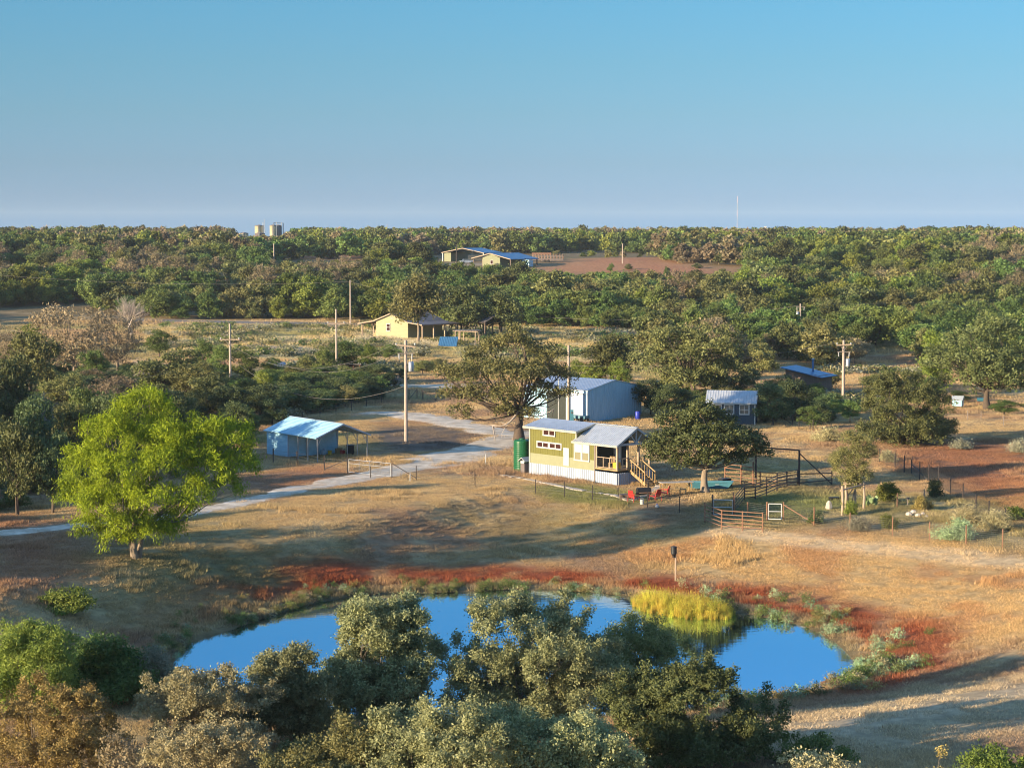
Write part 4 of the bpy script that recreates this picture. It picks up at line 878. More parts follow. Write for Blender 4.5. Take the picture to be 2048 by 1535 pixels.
    for i in range(3): obj('side_rail', MB().box(-5, 5, -1.06, -0.995, 1.0 + i * 0.5, 1.2 + i * 0.5), 'tank_dark', t)
    for x in (-1, 0.2):
        for y in (-1, 1): obj('wheel', MB().tube([(x, y * 0.8, 0.4), (x, y, 0.4)], 0.42, 12), 'black_iron', t)
    l5 = gnd(1083, 521); t = thing('wooden_fence', 'short red wooden fence behind the far livestock trailer', 'fence', tuple(l5), 0)
    for i in range(7): obj('post', MB().box(-3.1 + i, -2.9 + i, -0.1, 0.1, -0.5, 2.6), 'pale_wood', t)
    obj('rail', MB().box(-3.2, 3.2, -0.17, -0.102, 1.9, 2.6), 'rust_steel', t); obj('rail', MB().box(-3.2, 3.2, -0.17, -0.102, 0.4, 0.7), 'rust_steel', t)
far_homestead()

# oil storage tanks on the skyline
def oil_tank(px, d, r, h, ztop, label, mat, roof='tank_dark', vent=True):
    x = (px - 1024) / FPX * d; z = th(x, d); zb = ztop - h - z
    t = thing('storage_tank', label, 'tank', (x, d, z + zb), 0, 'oil storage tanks on the skyline')
    obj('shell', MB().lathe([(r, -6), (r, h)], 28), mat, t, True); obj('roof', MB().lathe([(r + 0.08, h + 0.002), (r + 0.08, h + 0.15), (0.3, h + 0.7), (0.05, h + 0.75)], 28), roof, t)
    obj('ladder', MB().box(-0.3, -0.2, -r - 0.25, -r - 0.02, -6, h + 0.9).box(0.2, 0.3, -r - 0.25, -r - 0.02, -6, h + 0.9), 'white_paint', t)
    if vent: obj('vent_pipe', MB().tube([(r * 0.9, -r * 0.6, -6), (r * 0.9, -r * 0.6, h + 2.0)], 0.16, 8), 'white_paint', t)
    return t
oil_tank(520, 1095, 2.4, 5.8, 22.6, 'tall cream cylindrical tank with dark roof, left of the pair on the skyline', 'tank_cream')
oil_tank(548, 1090, 1.9, 5.8, 22.7, 'narrow cream upright tank beside a dark twin with a pipe loop', 'tank_cream')
t = oil_tank(558, 1094, 1.9, 5.8, 22.6, 'dark brown upright tank at the right end of the skyline tanks', 'tank_dark'); obj('pipe_loop', MB().tube([(-2.4, -0.5, 5.5), (-2.4, -0.5, 7.3), (2.6, -0.5, 7.3), (2.6, -0.5, -4)], 0.22, 8), 'dark_steel', t)
oil_tank(489, 1080, 2.4, 2.6, 18.7, 'low squat tan tank at the left end of the skyline tanks', 'tank_cream', vent=False)
oil_tank(521, 1082, 2.6, 2.2, 18.6, 'low wide grey tank in front of the tall cream tank', 'tank_dark', 'tank_dark', False)
x = (530 - 1024) / FPX * 1093; t = thing('flare_stack', 'thin white vent mast rising beside the tall cream tank', 'mast', (x, 1093, th(x, 1093)))
obj('mast', MB().tube([(0, 0, -2), (0, 0, 13)], 0.12, 6), 'white_paint', t); obj('stay', MB().tube([(0, 0, 9), (2, 0, 0)], 0.03, 4), 'wire', t)
# radio mast and silo far beyond
x = (1473 - 1024) / FPX * 2400; t = thing('radio_mast', 'slender red and white radio mast far off above the skyline', 'mast', (x, 2400, 0))
for i in range(7): obj('mast_section', MB().tube([(0, 0, 3 + i * 8), (0, 0, 11 + i * 8)], 0.24, 4), 'red_white' if i % 2 == 0 else 'white_paint', t)
x = (1524 - 1024) / FPX * 2000; t = thing('elevator_plant', 'tiny pale industrial plant poking above the skyline trees', 'plant', (x, 2000, th(x, 2000)))
zz_ = 21.5 - th(x, 2000); obj('silo', MB().lathe([(2.4, 0), (2.4, zz_ - 1), (0.5, zz_ + 0.6)], 16), 'cream_trim', t); obj('tower', MB().box(1.5, 3.6, -2, 2, 0, zz_ + 2.2), 'white_paint', t); obj('silo', MB().lathe([(2, 0), (2, zz_ - 2.0), (0.5, zz_ - 1)], 16, (-5, 0)), 'cream_trim', t)


# ------------------------------------------------------------------ power poles and wires
ATT = {}
def pole(key, px, py, py_top, label, arm=None, transformer=None, r=0.16, loc=None, name='power_pole', mat='pole_wood', yaw=0.0):
    l = loc if loc is not None else gnd(px, py); h = pxh(l, py_top)
    t = thing(name, label, 'pole' if name != 'flag_pole' else 'flagpole', tuple(l), yaw)
    obj('pole', MB().tube([(0, 0, -0.5), (0, 0, h * 0.5), (0, 0, h)], [r, r * 0.9, r * 0.75], 10), mat, t)
    tops = [(0, 0, h)]
    if arm:
        za, w, tilt = arm; a = obj('crossarm', MB().beam((-w, -r - 0.05, h - za - tilt), (w, -r - 0.05, h - za + tilt), 0.11, 0.14), 'pale_wood', t)
        for x in (-w * 0.92, w * 0.92): obj('insulator', MB().lathe([(0.07, h - za + 0.075), (0.09, h - za + 0.16), (0.05, h - za + 0.28)], 8, (x, -r - 0.05)), 'white_paint', a)
        obj('arm_brace', MB().beam((-w * 0.5, -r - 0.02, h - za - 0.05), (0, -r, h - za - 0.75), 0.04).beam((w * 0.5, -r - 0.02, h - za - 0.05), (0, -r, h - za - 0.751), 0.04), 'grey_wood', a)
        tops = [(-w * 0.92, -r, h - za + 0.28), (w * 0.92, -r, h - za + 0.28), (0, 0, h - 0.1)]
    if transformer:
        s, zt = transformer
        c = obj('transformer', MB().lathe([(0.26, h - zt - 1.0), (0.27, h - zt - 0.95), (0.27, h - zt - 0.1), (0.2, h - zt)], 14, (s * 0.52, -0.1)), 'galvanised', t, True)
        for dx in (-0.1, 0.1): obj('bushing', MB().lathe([(0.045, h - zt + 0.002), (0.06, h - zt + 0.15), (0.03, h - zt + 0.28)], 8, (s * 0.52 + dx, -0.1)), 'tank_cream', c)
        obj('bracket', MB().box(min(s * 0.1, s * 0.3), max(s * 0.1, s * 0.3), -0.15, -0.05, h - zt - 0.4, h - zt - 0.3), 'dark_steel', c)
        for dx in (-0.62, 0.62): obj('cutout', MB().tube([(dx, -0.2, h - zt + 0.25), (dx * 1.05, -0.25, h - zt + 0.75)], 0.06, 6), 'white_paint', t)
        obj('equipment_arm', MB().beam((-0.8, -0.22, h - zt + 0.8), (0.8, -0.22, h - zt + 0.8), 0.07, 0.07), 'grey_wood', t)
    c, s = math.cos(yaw), math.sin(yaw)
    ATT[key] = [Vector((l[0] + c * q[0] - s * q[1], l[1] + s * q[0] + c * q[1], l[2] + q[2])) for q in tops]; ATT[key + '_l'] = (l, h)
    return t
pole('A', 461, 790, 647, 'leaning-armed utility pole above the thicket left of the carport', (2.0, 1.25, 0.0))
pole('B', 673, 752, 618, 'tall grey utility pole with low crossarm behind the wood shelter', (2.05, 1.25, 0.0))
pole('C', 812, 882, 680, 'utility pole with grey transformer beside the gravel turnaround', (0.55, 1.0, -0.12), (1, 2.1), 0.18)
pole('D', 701, 652, 560, 'brown utility pole left of the yellow farmhouse', None, None, 0.18)
pole('E', 1600, 693, 607, 'reddish utility pole rising from the right-hand thicket', None, (-1, 1.4), 0.17)
pole('F', 1686, 807, 680, 'weathered utility pole with transformer and guy wire on the right', (0.55, 0.9, 0.05), (1, 2.2), 0.19)
pole('G', 1137, 846, 690, 'bare brown utility pole standing in front of the metal barn', None, None, 0.16)
pole('H', 1117, 843, 757, 'thin white flagpole beside the barn door', None, None, 0.06, name='flag_pole', mat='white_paint')
pole('I', 548, 530, 487, 'far dark utility pole left of the brown scrub ridge', None, None, 0.2)
pole('J', 1245, 527, 487, 'far pale utility pole on the red clearing', None, None, 0.2)
pole('K', 913, 526, 490, 'far dark utility pole in front of the far carport', None, None, 0.22, mat='dark_steel')
for i, (px, d, top) in enumerate(((27, 1120, 452), (96, 1130, 449), (1349, 900, 496), (775, 1500, 448))):
    x = (px - 1024) / FPX * d
    pole('far%d' % i, 0, 0, top, ['far skyline utility pole at the left edge of the view', 'far skyline utility pole left of the round dark tree', 'far utility pole with white box above the right-hand scrub', 'distant utility pole on the skyline above the farmhouse'][i], (0.8, 1.6, 0) if i < 2 else None, None, 0.22, loc=np.array([x, d, th(x, d)]))
# guy wire of the right-hand pole
l, h = ATT['F_l']; tag(obj('guy_wire', MB().tube([(l[0], l[1], l[2] + h - 1.0), (l[0] + 4.2, l[1] + 1.5, th(l[0] + 4.2, l[1] + 1.5))], 0.018, 4), 'cable'), 'slanting guy wire right of the transformer pole', 'wire')
def wire_span(a, b, sag, label, r=0.016):
    r = r * 0.75
    a = Vector(a); b = Vector(b); pts = [a + (b - a) * (i / 24) - Vector((0, 0, sag * 4 * (i / 24) * (1 - i / 24))) for i in range(25)]
    return tag(obj('power_wire', MB().tube(pts, r, 4), 'cable'), label, 'wire', 'power wires over the farm')
A, B, C_ = ATT['A'], ATT['B'], ATT['C']
wire_span(A[0], C_[0], 3.2, 'upper wire sagging between the thicket pole and the transformer pole')
wire_span(A[1], C_[1], 3.6, 'second wire sagging between the thicket pole and the transformer pole')
wire_span(A[2] - Vector((0, 0, 4.2)), C_[2] - Vector((0, 0, 4.4)), 3.0, 'lowest wire drooping from the thicket pole to the transformer pole', 0.02)
wire_span(B[0], (-120, 330, 11), 1.2, 'wire running left from the tall grey pole above the pasture'); wire_span(B[1], (-120, 334, 11), 1.2, 'wire running left from the right arm end of the tall grey pole')
wire_span(B[1], ATT['F'][0], 4.5, 'long wire passing right from the tall grey pole behind the oaks')
wire_span(ATT['E'][0] - Vector((0, 0, .2)), (180, 440, 12), 1.5, 'wire leaving the thicket pole towards the right edge'); wire_span(ATT['D'][0] - Vector((0, 0, .3)), ATT['E'][0] - Vector((0, 0, .3)), 5.0, 'long wire from the farmhouse pole to the thicket pole', 0.022)
wire_span(ATT['D'][0] - Vector((0, 0, .3)), (-140, 480, 12.5), 2.0, 'wire running left from the pole beside the farmhouse', 0.022)
l, h = ATT['A_l']; wire_span((l[0], l[1], l[2] + h - 4.4), (-70, 175, 5.0), 1.6, 'low service wire running left past the willow', 0.018)

# ------------------------------------------------------------------ fences and gates
def zt(x0, y0, s): return lambda p: (x0 + p[0] / s, y0 + p[1] / s)
def fence(name, label, pts, h, post_r=0.04, post='dark_steel', wires=4, wire_r=0.006, rails=None, rail_r=0.035, rail='dark_steel', mesh=False, hs=None, cat='fence', braces=()):
    P = [gnd(*p) if len(p) == 2 else np.array(p) for p in pts]; o = P[0]
    t = thing(name, label, cat, tuple(o)); L = [Vector(p - o) for p in P]
    H = hs or [h] * len(L)
    for p, hh in zip(L, H):
        q = obj('post', MB().tube([p + Vector((0, 0, -0.3)), p + Vector((0, 0, hh))], post_r, 6), post, t)
    for i, (a, b) in enumerate(zip(L[:-1], L[1:])):
        ha, hb = min(H[i], h), min(H[i + 1], h)
        if wires and not mesh:
            for k in range(wires): f = (k + 1) / (wires + 0.3); obj('wire', MB().tube([a + Vector((0, 0, ha * f)), b + Vector((0, 0, hb * f))], wire_r, 3, False), 'wire', t)
        if rails:
            for k in range(rails): f = (k + 0.9) / rails * 0.98; obj('rail', MB().tube([a + Vector((0, 0, ha * f)), b + Vector((0, 0, hb * f))], rail_r, 6), rail, t)
        if mesh:
            m = MB(); D = (b - a).length; n = max(2, int(D / 0.12)); zs = np.linspace(0.05, 0.96, 9)
            segs = 4
            for z in zs:
                pp = []
                for k in range(segs + 1):
                    c = a + (b - a) * k / segs; g_ = th(o[0] + c.x, o[1] + c.y) - o[2]; pp.append(Vector((c.x, c.y, g_ + z * h)))
                m.tube(pp, 0.0055, 3, False)
            for k in range(n + 1):
                c = a + (b - a) * k / n; g_ = th(o[0] + c.x, o[1] + c.y) - o[2]; m.tube([(c.x, c.y, g_ + 0.03), (c.x, c.y, g_ + 0.97 * h)], 0.005, 3, False)
            struct(obj('wire_mesh', m, 'wire', t), 'stuff')
    for (i, zi, j, zj) in braces: obj('brace', MB().tube([L[i] + Vector((0, 0, zi)), L[j] + Vector((0, 0, zj))], 0.04, 6), post, t)
    return t
def gate(name, label, a, b, h, bars=(0.05, 0.55, 0.82, 1.0), ups=3, mat='galvanised', r=0.03, mesh=True, z0=0.12):
    A, B = np.array(a, float), np.array(b, float); t = thing(name, label, 'gate', tuple(A)); u = Vector(B - A)
    H = h - z0
    for s in (0.0, 1.0): obj('stile', MB().tube([u * s + Vector((0, 0, z0)), u * s + Vector((0, 0, z0 + H))], r, 8), mat, t)
    for f in bars: obj('bar', MB().tube([Vector((0, 0, z0 + H * f)), u + Vector((0, 0, z0 + H * f))], r * (1 if f in (bars[0], bars[-1]) else 0.8), 8), mat, t)
    for k in range(ups): obj('upright', MB().tube([u * ((k + 1) / (ups + 1)) + Vector((0, 0, z0)), u * ((k + 1) / (ups + 1)) + Vector((0, 0, z0 + H))], r * 0.7, 6), mat, t)
    if mesh:
        m = MB(); n = int(u.length / 0.12)
        for k in range(n): m.tube([u * (k / n) + Vector((0, 0, z0)), u * (k / n) + Vector((0, 0, z0 + H))], 0.004, 3, False)
        for k in range(9): m.tube([Vector((0, 0, z0 + H * k / 9)), u + Vector((0, 0, z0 + H * k / 9))], 0.004, 3, False)
        struct(obj('wire_mesh', m, 'wire', t), 'stuff')
    return t
z2 = zt(500, 810, 5.689); z3 = zt(1400, 880, 6.827); z6 = zt(1640, 860, 5.0196)
gl, gr_ = gnd(*z2((1110, 772))), gnd(*z2((1615, 826)))
uu = gr_ - gl; fence('drive_fence', 'dark pipe fence with diagonal brace left of the drive gate', [z2((265, 655)), z2((535, 680)), z2((848, 745)), tuple(gl)], 1.15, 0.055, hs=[1.3, 1.25, 1.35, 1.5], wires=4, braces=((2, 0.15, 3, 1.2),))
gate('drive_gate', 'wide galvanised farm gate closed across the gravel drive', gl + uu * 0.03, gl + uu * 0.97, 1.22, (0.0, 0.68, 1.0), 3, 'galvanised', 0.024)
fence('yard_fence', 'wire fence on thin posts along the front of the tiny house lawn', [tuple(gr_), z2((1892, 850)), (950, 972), (1071, 987), (1129, 993), (1185, 1000), (1236, 1004), (1295, 1014), (1359, 1024), (1409.5, 1044)], 1.1, 0.035, hs=[1.5, 1.2] + [1.2] * 7 + [1.5], wires=5, braces=((0, 1.25, 1, 0.15),))
fence('back_fence', 'wire fence on dark posts behind the carport and turnaround', [(566, 852), (605, 843), (640, 836), (672, 829), (703, 821), (733, 812), (763, 806), (790, 801), (845, 797)], 1.15, 0.035, wires=5)
fence('brace_fence', 'dark braced corner posts of the fence below the gravel road', [(818, 800), (834, 797), (846, 800), (872, 802), (905, 790)], 1.3, 0.055, wires=3, braces=((0, 0.1, 1, 1.2), (2, 1.2, 3, 0.1)))
fence('shed_fence', 'dark fence running right from the slate blue shed', [(1552, 846), (1585, 852), (1598, 858), (1626, 862), (1662, 872)], 1.25, 0.05, wires=4, braces=((0, 1.1, 1, 0.2),))
fence('pipe_corral', 'rusty pipe corral panel behind the oak trunk', [z3((340, 575)), z3((560, 600)), z3((725, 622))], 1.6, 0.06, 'rust_steel', 0, rails=5, rail='rust_steel', rail_r=0.04, hs=[1.65, 1.6, 2.0], braces=((0, 1.25, 1, 2.05),))
fence('corral_chute', 'rusty pipe chute between the corral panel and the tall gate posts', [z3((725, 622)), z3((820, 650)), z3((1050, 668)), z3((1330, 615))], 1.35, 0.05, 'rust_steel', 0, rails=4, rail='rust_steel', rail_r=0.035)
fence('corral_fence', 'dark pipe corral fence curving down to the small gates', [z3((1352, 640)), z3((1185, 655)), z3((1050, 690)), z3((905, 760)), z3((755, 810)), z3((605, 825)), z3((455, 1010))], 1.3, 0.055, 'dark_steel', 0, rails=5, hs=[1.5, 1.4, 1.45, 1.55, 1.3, 1.45, 1.7])
tl, tr = gnd(*z3((760, 605))), gnd(*z3((1352, 640))); t = thing('gate_arch', 'tall dark ranch gateway with overhead beam right of the oak', 'gateway', tuple(tr))
d_ = Vector(tl - tr)
obj('post', MB().tube([(0, 0, -0.4), (0, 0, 3.05)], 0.085, 10), 'dark_steel', t); obj('post', MB().tube([d_ + Vector((0, 0, -0.4)), d_ + Vector((0, 0, 3.05))], 0.085, 10), 'dark_steel', t)
obj('beam', MB().tube([Vector((0, 0, 3.05)), d_ + Vector((0, 0, 3.12))], 0.06, 8), 'dark_steel', t); e_ = Vector(gnd(*z3((1800, 612))) - tr)
obj('brace', MB().tube([Vector((0, 0, 2.8)), e_ + Vector((0, 0, 0.1))], 0.05, 8), 'dark_steel', t); obj('rail', MB().tube([Vector((0, 0, 1.1)), e_ + Vector((0, 0, 1.0))], 0.045, 8), 'dark_steel', t)
obj('rail', MB().tube([Vector((0, 0, 0.35)), e_ + Vector((0, 0, 0.45))], 0.045, 8), 'dark_steel', t); obj('brace_post', MB().tube([e_ + Vector((0, 0, -0.3)), e_ + Vector((0, 0, 1.2))], 0.05, 8), 'dark_steel', t)
fence('pipe_pen', 'pale rusty pipe panels of the near pen beside the track', [z3((65, 1132)), z3((295, 1215)), z3((580, 1235)), z3((855, 1255))], 1.45, 0.055, 'rust_steel', 0, rails=5, rail='rust_steel', rail_r=0.035)
ga, gb = gnd(*z3((185, 1035))), gnd(*z3((442, 1040))); gate('pen_gate', 'bluish grey tube gate at the left side of the near pen', ga, gb, 1.25, (0.0, 0.5, 1.0), 0, 'galvanised', 0.035)
gc, gd = gnd(*z3((935, 1095))), gnd(*z3((1112, 1098))); gate('garden_gate', 'white tube gate between rusty posts at the garden', gc, gd, 1.25, (0.0, 0.5, 1.0), 0, 'white_paint', 0.04)
fence('pen_fence', 'wire mesh with rusty top rail between the two small gates', [tuple(gb + np.array([0.15, 0, 0])), z3((650, 1060)), tuple(gc - np.array([0.12, 0, 0]))], 1.2, 0.06, 'rust_steel', 0, mesh=True, hs=[1.6, 1.2, 1.4])
l_ = gnd(*z3((170, 1035))); tag(obj('gate_post', MB().tube([Vector(l_) + Vector((0, 0, -0.3)), Vector(l_) + Vector((0, 0, 1.65))], 0.07, 8), 'dark_steel'), 'dark steel post hinging the bluish grey pen gate', 'post')
fence('garden_fence', 'square wire mesh fence along the front of the garden beds', [tuple(gd + np.array([0.14, 0, 0])), (1628, 1050), (1700, 1062), (1785, 1071), (1859, 1081), (1932, 1088), (2005, 1096), (2080, 1106)], 1.25, 0.045, 'rust_steel', 0, mesh=True, hs=[1.4] + [1.35] * 7, braces=((0, 1.2, 1, 0.15),))
fence('side_fence', 'mesh fence on dark posts down the right side of the garden', [z6((598, 322)), z6((752, 378)), z6((845, 432)), z6((918, 442)), z6((1000, 508)), z6((1092, 522)), z6((1190, 562)), z6((1310, 640)), z6((1435, 705)), z6((1565, 812)), z6((1695, 880)), z6((1860, 960)), z6((2090, 1060))], 1.2, 0.05, 'dark_steel', 0, mesh=True, hs=[1.25, 1.3, 1.55, 1.3, 1.6, 1.5, 1.7, 1.3, 1.35, 1.3, 1.3, 1.3, 1.3], braces=((3, 0.9, 4, 0.8), (4, 0.75, 5, 0.1)))
fence('pasture_fence', 'line of thin posts crossing the bare field on the right edge', [(1935, 840), (1962, 842), (2007, 852), (2060, 858)], 1.1, 0.035, 'grey_wood', 3)

# ------------------------------------------------------------------ yard things
def at(px, py): return tuple(gnd(px, py))
l = flat(1042, 940); t = thing('water_tank', 'tall dark green plastic water tank at the left end of the tiny house', 'tank', (l[0] + 0.1, l[1] + 0.4, 0), 0)
pr = [(0.74, -0.1)]
for i in range(14): z = 0.15 + i * 0.165; pr += [(0.76, z), (0.76, z + 0.06), (0.735, z + 0.08), (0.735, z + 0.15)]
obj('shell', MB().lathe(pr + [(0.76, 2.5), (0.70, 2.6), (0.3, 2.68)], 28), 'tank_green', t, True); obj('lid', MB().lathe([(0.24, 2.682), (0.24, 2.76), (0.2, 2.78)], 16), 'tank_green', t)
obj('outlet', MB().tube([(0.1, -0.74, 0.25), (0.1, -0.95, 0.25)], 0.05, 8), 'dark_steel', t)
for k in range(4): a_ = k * math.pi / 2 + 0.4; obj('lifting_lug', MB().box(math.cos(a_) * 0.6 - 0.06, math.cos(a_) * 0.6 + 0.06, math.sin(a_) * 0.6 - 0.06, math.sin(a_) * 0.6 + 0.06, 2.55, 2.72), 'tank_green', t)
l = flat(1050, 943); t = thing('pump_house', 'little gabled pump cabinet between the green tank and tiny house', 'cabinet', (l[0], l[1], 0), R(-48))
obj('cabinet', MB().prism([(-0.3, -0.1), (0.3, -0.1), (0.3, 0.75), (-0.3, 0.75)], -0.25, 0.25), 'tank_dark', t); obj('panel', MB().box(-0.22, 0.22, -0.33, -0.302, 0.75, 0.98), 'white_paint', t)
obj('roof', MB().slab([(-0.45, -0.45, 0.95), (0.0, -0.45, 1.3), (0.0, 0.45, 1.3), (-0.45, 0.45, 0.95)], 0.05).slab([(0.004, -0.45, 1.3), (0.45, -0.45, 0.95), (0.45, 0.45, 0.95), (0.004, 0.45, 1.3)], 0.05), 'white_paint', t)
def chair(loc, rz, label, mat='red_paint'):
    t = thing('lawn_chair', label, 'chair', loc, rz, 'red metal lawn chairs')
    obj('seat', MB().slab([(-0.28, -0.28, 0.42), (0.28, -0.28, 0.42), (0.28, 0.25, 0.36), (-0.28, 0.25, 0.36)], 0.03), mat, t)
    obj('backrest', MB().slab([(-0.28, 0.26, 0.38), (0.28, 0.26, 0.38), (0.24, 0.46, 0.95), (-0.24, 0.46, 0.95)], 0.03), mat, t)
    for s in (-1, 1):
        obj('armrest', MB().tube([(s * 0.32, 0.36, 0.62), (s * 0.32, -0.3, 0.62), (s * 0.32, -0.34, 0.0)], 0.02, 6), mat, t)
        obj('leg', MB().tube([(s * 0.3, 0.34, 0.7), (s * 0.3, 0.42, 0.0)], 0.02, 6), mat, t)
chair(at(1268, 1003), 2.4, 'red metal lawn chair left of the black grill'); chair(at(1310, 1001), -2.4, 'red metal lawn chair right of the black grill'); chair(at(1328, 994), -1.9, 'brightest red lawn chair nearest the picnic table')
t = thing('barrel_grill', 'black barrel grill between the red lawn chairs', 'grill', at(1287, 1001), 0.3)
obj('drum', MB().tube([(-0.55, 0, 0.75), (0.55, 0, 0.75)], 0.3, 16), 'black_iron', t); obj('chimney', MB().tube([(0.4, 0.05, 1.0), (0.4, 0.05, 1.45)], 0.06, 8), 'black_iron', t); obj('shelf', MB().box(-0.5, 0.5, -0.6, -0.32, 0.68, 0.72), 'rust_steel', t)
for x in (-0.45, 0.45):
    for y in (-0.2, 0.2): obj('leg', MB().tube([(x, y, 0), (x, y, 0.6)], 0.025, 6), 'black_iron', t)
t = thing('fire_pit', 'low brown fire box left of the black grill', 'fire pit', at(1252, 1000), 0.1); obj('basin', MB().prism([(-0.3, 0.25), (0.3, 0.25), (0.4, 0.5), (-0.4, 0.5)], -0.5, 0.5), 'brown_wall', t)
for x in (-0.4, 0.4):
    for y in (-0.25, 0.25): obj('leg', MB().box(x - 0.03, x + 0.03, y - 0.03, y + 0.03, 0, 0.25), 'brown_wall', t)
t = thing('white_bucket', 'white plastic bucket on the grass below the grill', 'bucket', at(1284, 1008), 0); obj('body', MB().lathe([(0.14, 0), (0.17, 0.38)], 14), 'white_paint', t); obj('handle', MB().tube([(-0.17, 0, 0.37), (-0.1, -0.12, 0.5), (0.1, -0.12, 0.5), (0.17, 0, 0.37)], 0.012, 5), 'galvanised', t)
t = thing('white_jug', 'small round white jug on the grass right of the bucket', 'jug', at(1314, 1016), 0); obj('body', MB().lathe([(0.05, 0), (0.15, 0.08), (0.15, 0.2), (0.06, 0.3)], 12), 'white_paint', t, True); obj('cap', MB().lathe([(0.05, 0.302), (0.05, 0.36)], 10), 'blue_plastic', t)
t = thing('picnic_table', 'long wooden picnic table beside the oak trunk', 'table', at(1352, 984), R(12))
for i in range(5): obj('plank', MB().box(-1.35, 1.35, -0.42 + i * 0.17, -0.26 + i * 0.17, 0.80, 0.85), 'weathered_wood', t)
for x in (-1.15, 1.15): obj('cross_brace', MB().box(x - 0.04, x + 0.04, -0.4, 0.4, 0.70, 0.797), 'new_wood', t)
for x in (-1.2, 1.2):
    for y in (-0.33, 0.33): obj('leg', MB().box(x - 0.05, x + 0.05, y - 0.05, y + 0.05, -0.1, 0.70), 'new_wood', t)
for k, (dx, lab) in enumerate(((-0.45, 'wooden garden chair tucked under the left half of the picnic table'), (0.45, 'wooden garden chair tucked under the right half of the picnic table'))):
    p = at(1352, 986); t = thing('garden_chair', lab, 'chair', (p[0] + dx, p[1] - 0.75, p[2]), 3.3, 'wooden chairs at the picnic table')
    obj('seat', MB().box(-0.22, 0.22, -0.22, 0.22, 0.42, 0.46), 'new_wood', t); obj('backrest', MB().box(-0.22, 0.22, 0.2, 0.24, 0.6, 0.9), 'new_wood', t)
    for sx in (-1, 1):
        obj('leg', MB().box(sx * 0.2 - 0.025, sx * 0.2 + 0.025, -0.21, -0.16, 0, 0.42), 'new_wood', t); obj('leg', MB().box(sx * 0.2 - 0.025, sx * 0.2 + 0.025, 0.198, 0.238, 0, 0.9), 'new_wood', t)
t = thing('jon_boat', 'turquoise flat bottomed boat lying behind the oak trunk', 'boat', at(1420, 976), R(-8))
hull = [(-1.6, -0.45, 0.0), (1.4, -0.45, 0.0), (1.4, 0.45, 0.0), (-1.6, 0.45, 0.0), (-1.75, -0.65, 0.5), (1.9, -0.5, 0.6), (1.9, 0.5, 0.6), (-1.75, 0.65, 0.5), (-1.6, -0.55, 0.5), (1.75, -0.42, 0.58), (1.75, 0.42, 0.58), (-1.6, 0.55, 0.5), (-1.5, -0.4, 0.08), (1.35, -0.4, 0.08), (1.35, 0.4, 0.08), (-1.5, 0.4, 0.08)]
obj('hull', MB().add(hull, [(0, 3, 2, 1), (0, 1, 5, 4), (1, 2, 6, 5), (2, 3, 7, 6), (3, 0, 4, 7), (4, 5, 9, 8), (5, 6, 10, 9), (6, 7, 11, 10), (7, 4, 8, 11), (8, 9, 13, 12), (9, 10, 14, 13), (10, 11, 15, 14), (11, 8, 12, 15), (12, 13, 14, 15)]), 'teal_plastic', t)
for x in (-0.8, 0.6): obj('bench_seat', MB().box(x - 0.15, x + 0.15, -0.5, 0.5, 0.36, 0.40), 'white_paint', t)
t = thing('wheelbarrow', 'dark wheelbarrow right of the turquoise boat', 'wheelbarrow', at(1449, 972), R(30)); obj('tray', MB().prism([(-0.25, 0.35), (0.25, 0.35), (0.38, 0.65), (-0.38, 0.65)], -0.45, 0.45), 'black_iron', t); obj('wheel', MB().tube([(0.6, -0.04, 0.18), (0.6, 0.04, 0.18)], 0.18, 14), 'black_iron', t)
for s in (-1, 1): obj('handle', MB().beam((0.6, s * 0.08, 0.2), (-0.95, s * 0.3, 0.6), 0.04), 'grey_wood', t); obj('leg', MB().beam((-0.35, s * 0.22, 0.0), (-0.3, s * 0.22, 0.42), 0.035), 'dark_steel', t)
l = flat(1275, 838); t = thing('plastic_drum', 'dark blue plastic drum against the barn gable corner', 'drum', (l[0], l[1], 0)); obj('body', MB().lathe([(0.27, 0), (0.3, 0.05), (0.3, 0.85), (0.26, 0.9)], 18), 'blue_plastic', t, True); obj('lid', MB().lathe([(0.2, 0.901), (0.2, 0.94)], 14), 'black_iron', t)
l = flat(1158, 842); t = thing('utility_cart', 'low blue cart parked in front of the barn door', 'cart', (l[0], l[1] - 1.2, 0), R(-35)); obj('bed', MB().box(-1.0, 1.0, -0.5, 0.5, 0.45, 0.75), 'teal_plastic', t)
for x in (-0.6, 0.6):
    for y in (-0.5, 0.5): obj('wheel', MB().tube([(x, y - 0.06, 0.3), (x, y + 0.06, 0.3)], 0.3, 14), 'black_iron', t)
obj('drawbar', MB().tube([(1.0, 0, 0.5), (1.8, 0, 0.2)], 0.03, 6), 'dark_steel', t)
l = flat(1138.5, 846); t = thing('meter_box', 'blue grey electricity meter box at the foot of the barn pole', 'meter box', (l[0] + 0.25, l[1] - 0.35, 0)); obj('box', MB().box(-0.2, 0.2, -0.12, 0.12, 0.2, 1.5), 'teal_plastic', t); obj('dial', MB().tube([(0, -0.121, 1.2), (0, -0.2, 1.2)], 0.1, 12), 'grey_glass', t)
t = thing('propane_tank', 'pale horizontal gas tank among bushes right of the thicket pole', 'tank', at(552, 742), R(-15)); obj('shell', MB().tube([(-1.5, 0, 0.85), (-1.35, 0, 0.85), (1.35, 0, 0.85), (1.5, 0, 0.85)], [0.3, 0.55, 0.55, 0.3], 18), 'white_metal', t, True); obj('dome', MB().lathe([(0.2, 1.38), (0.2, 1.55), (0.1, 1.6)], 12), 'white_metal', t)
for x in (-0.9, 0.9): obj('saddle', MB().box(x - 0.12, x + 0.12, -0.45, 0.45, -0.2, 0.42), 'stone', t)
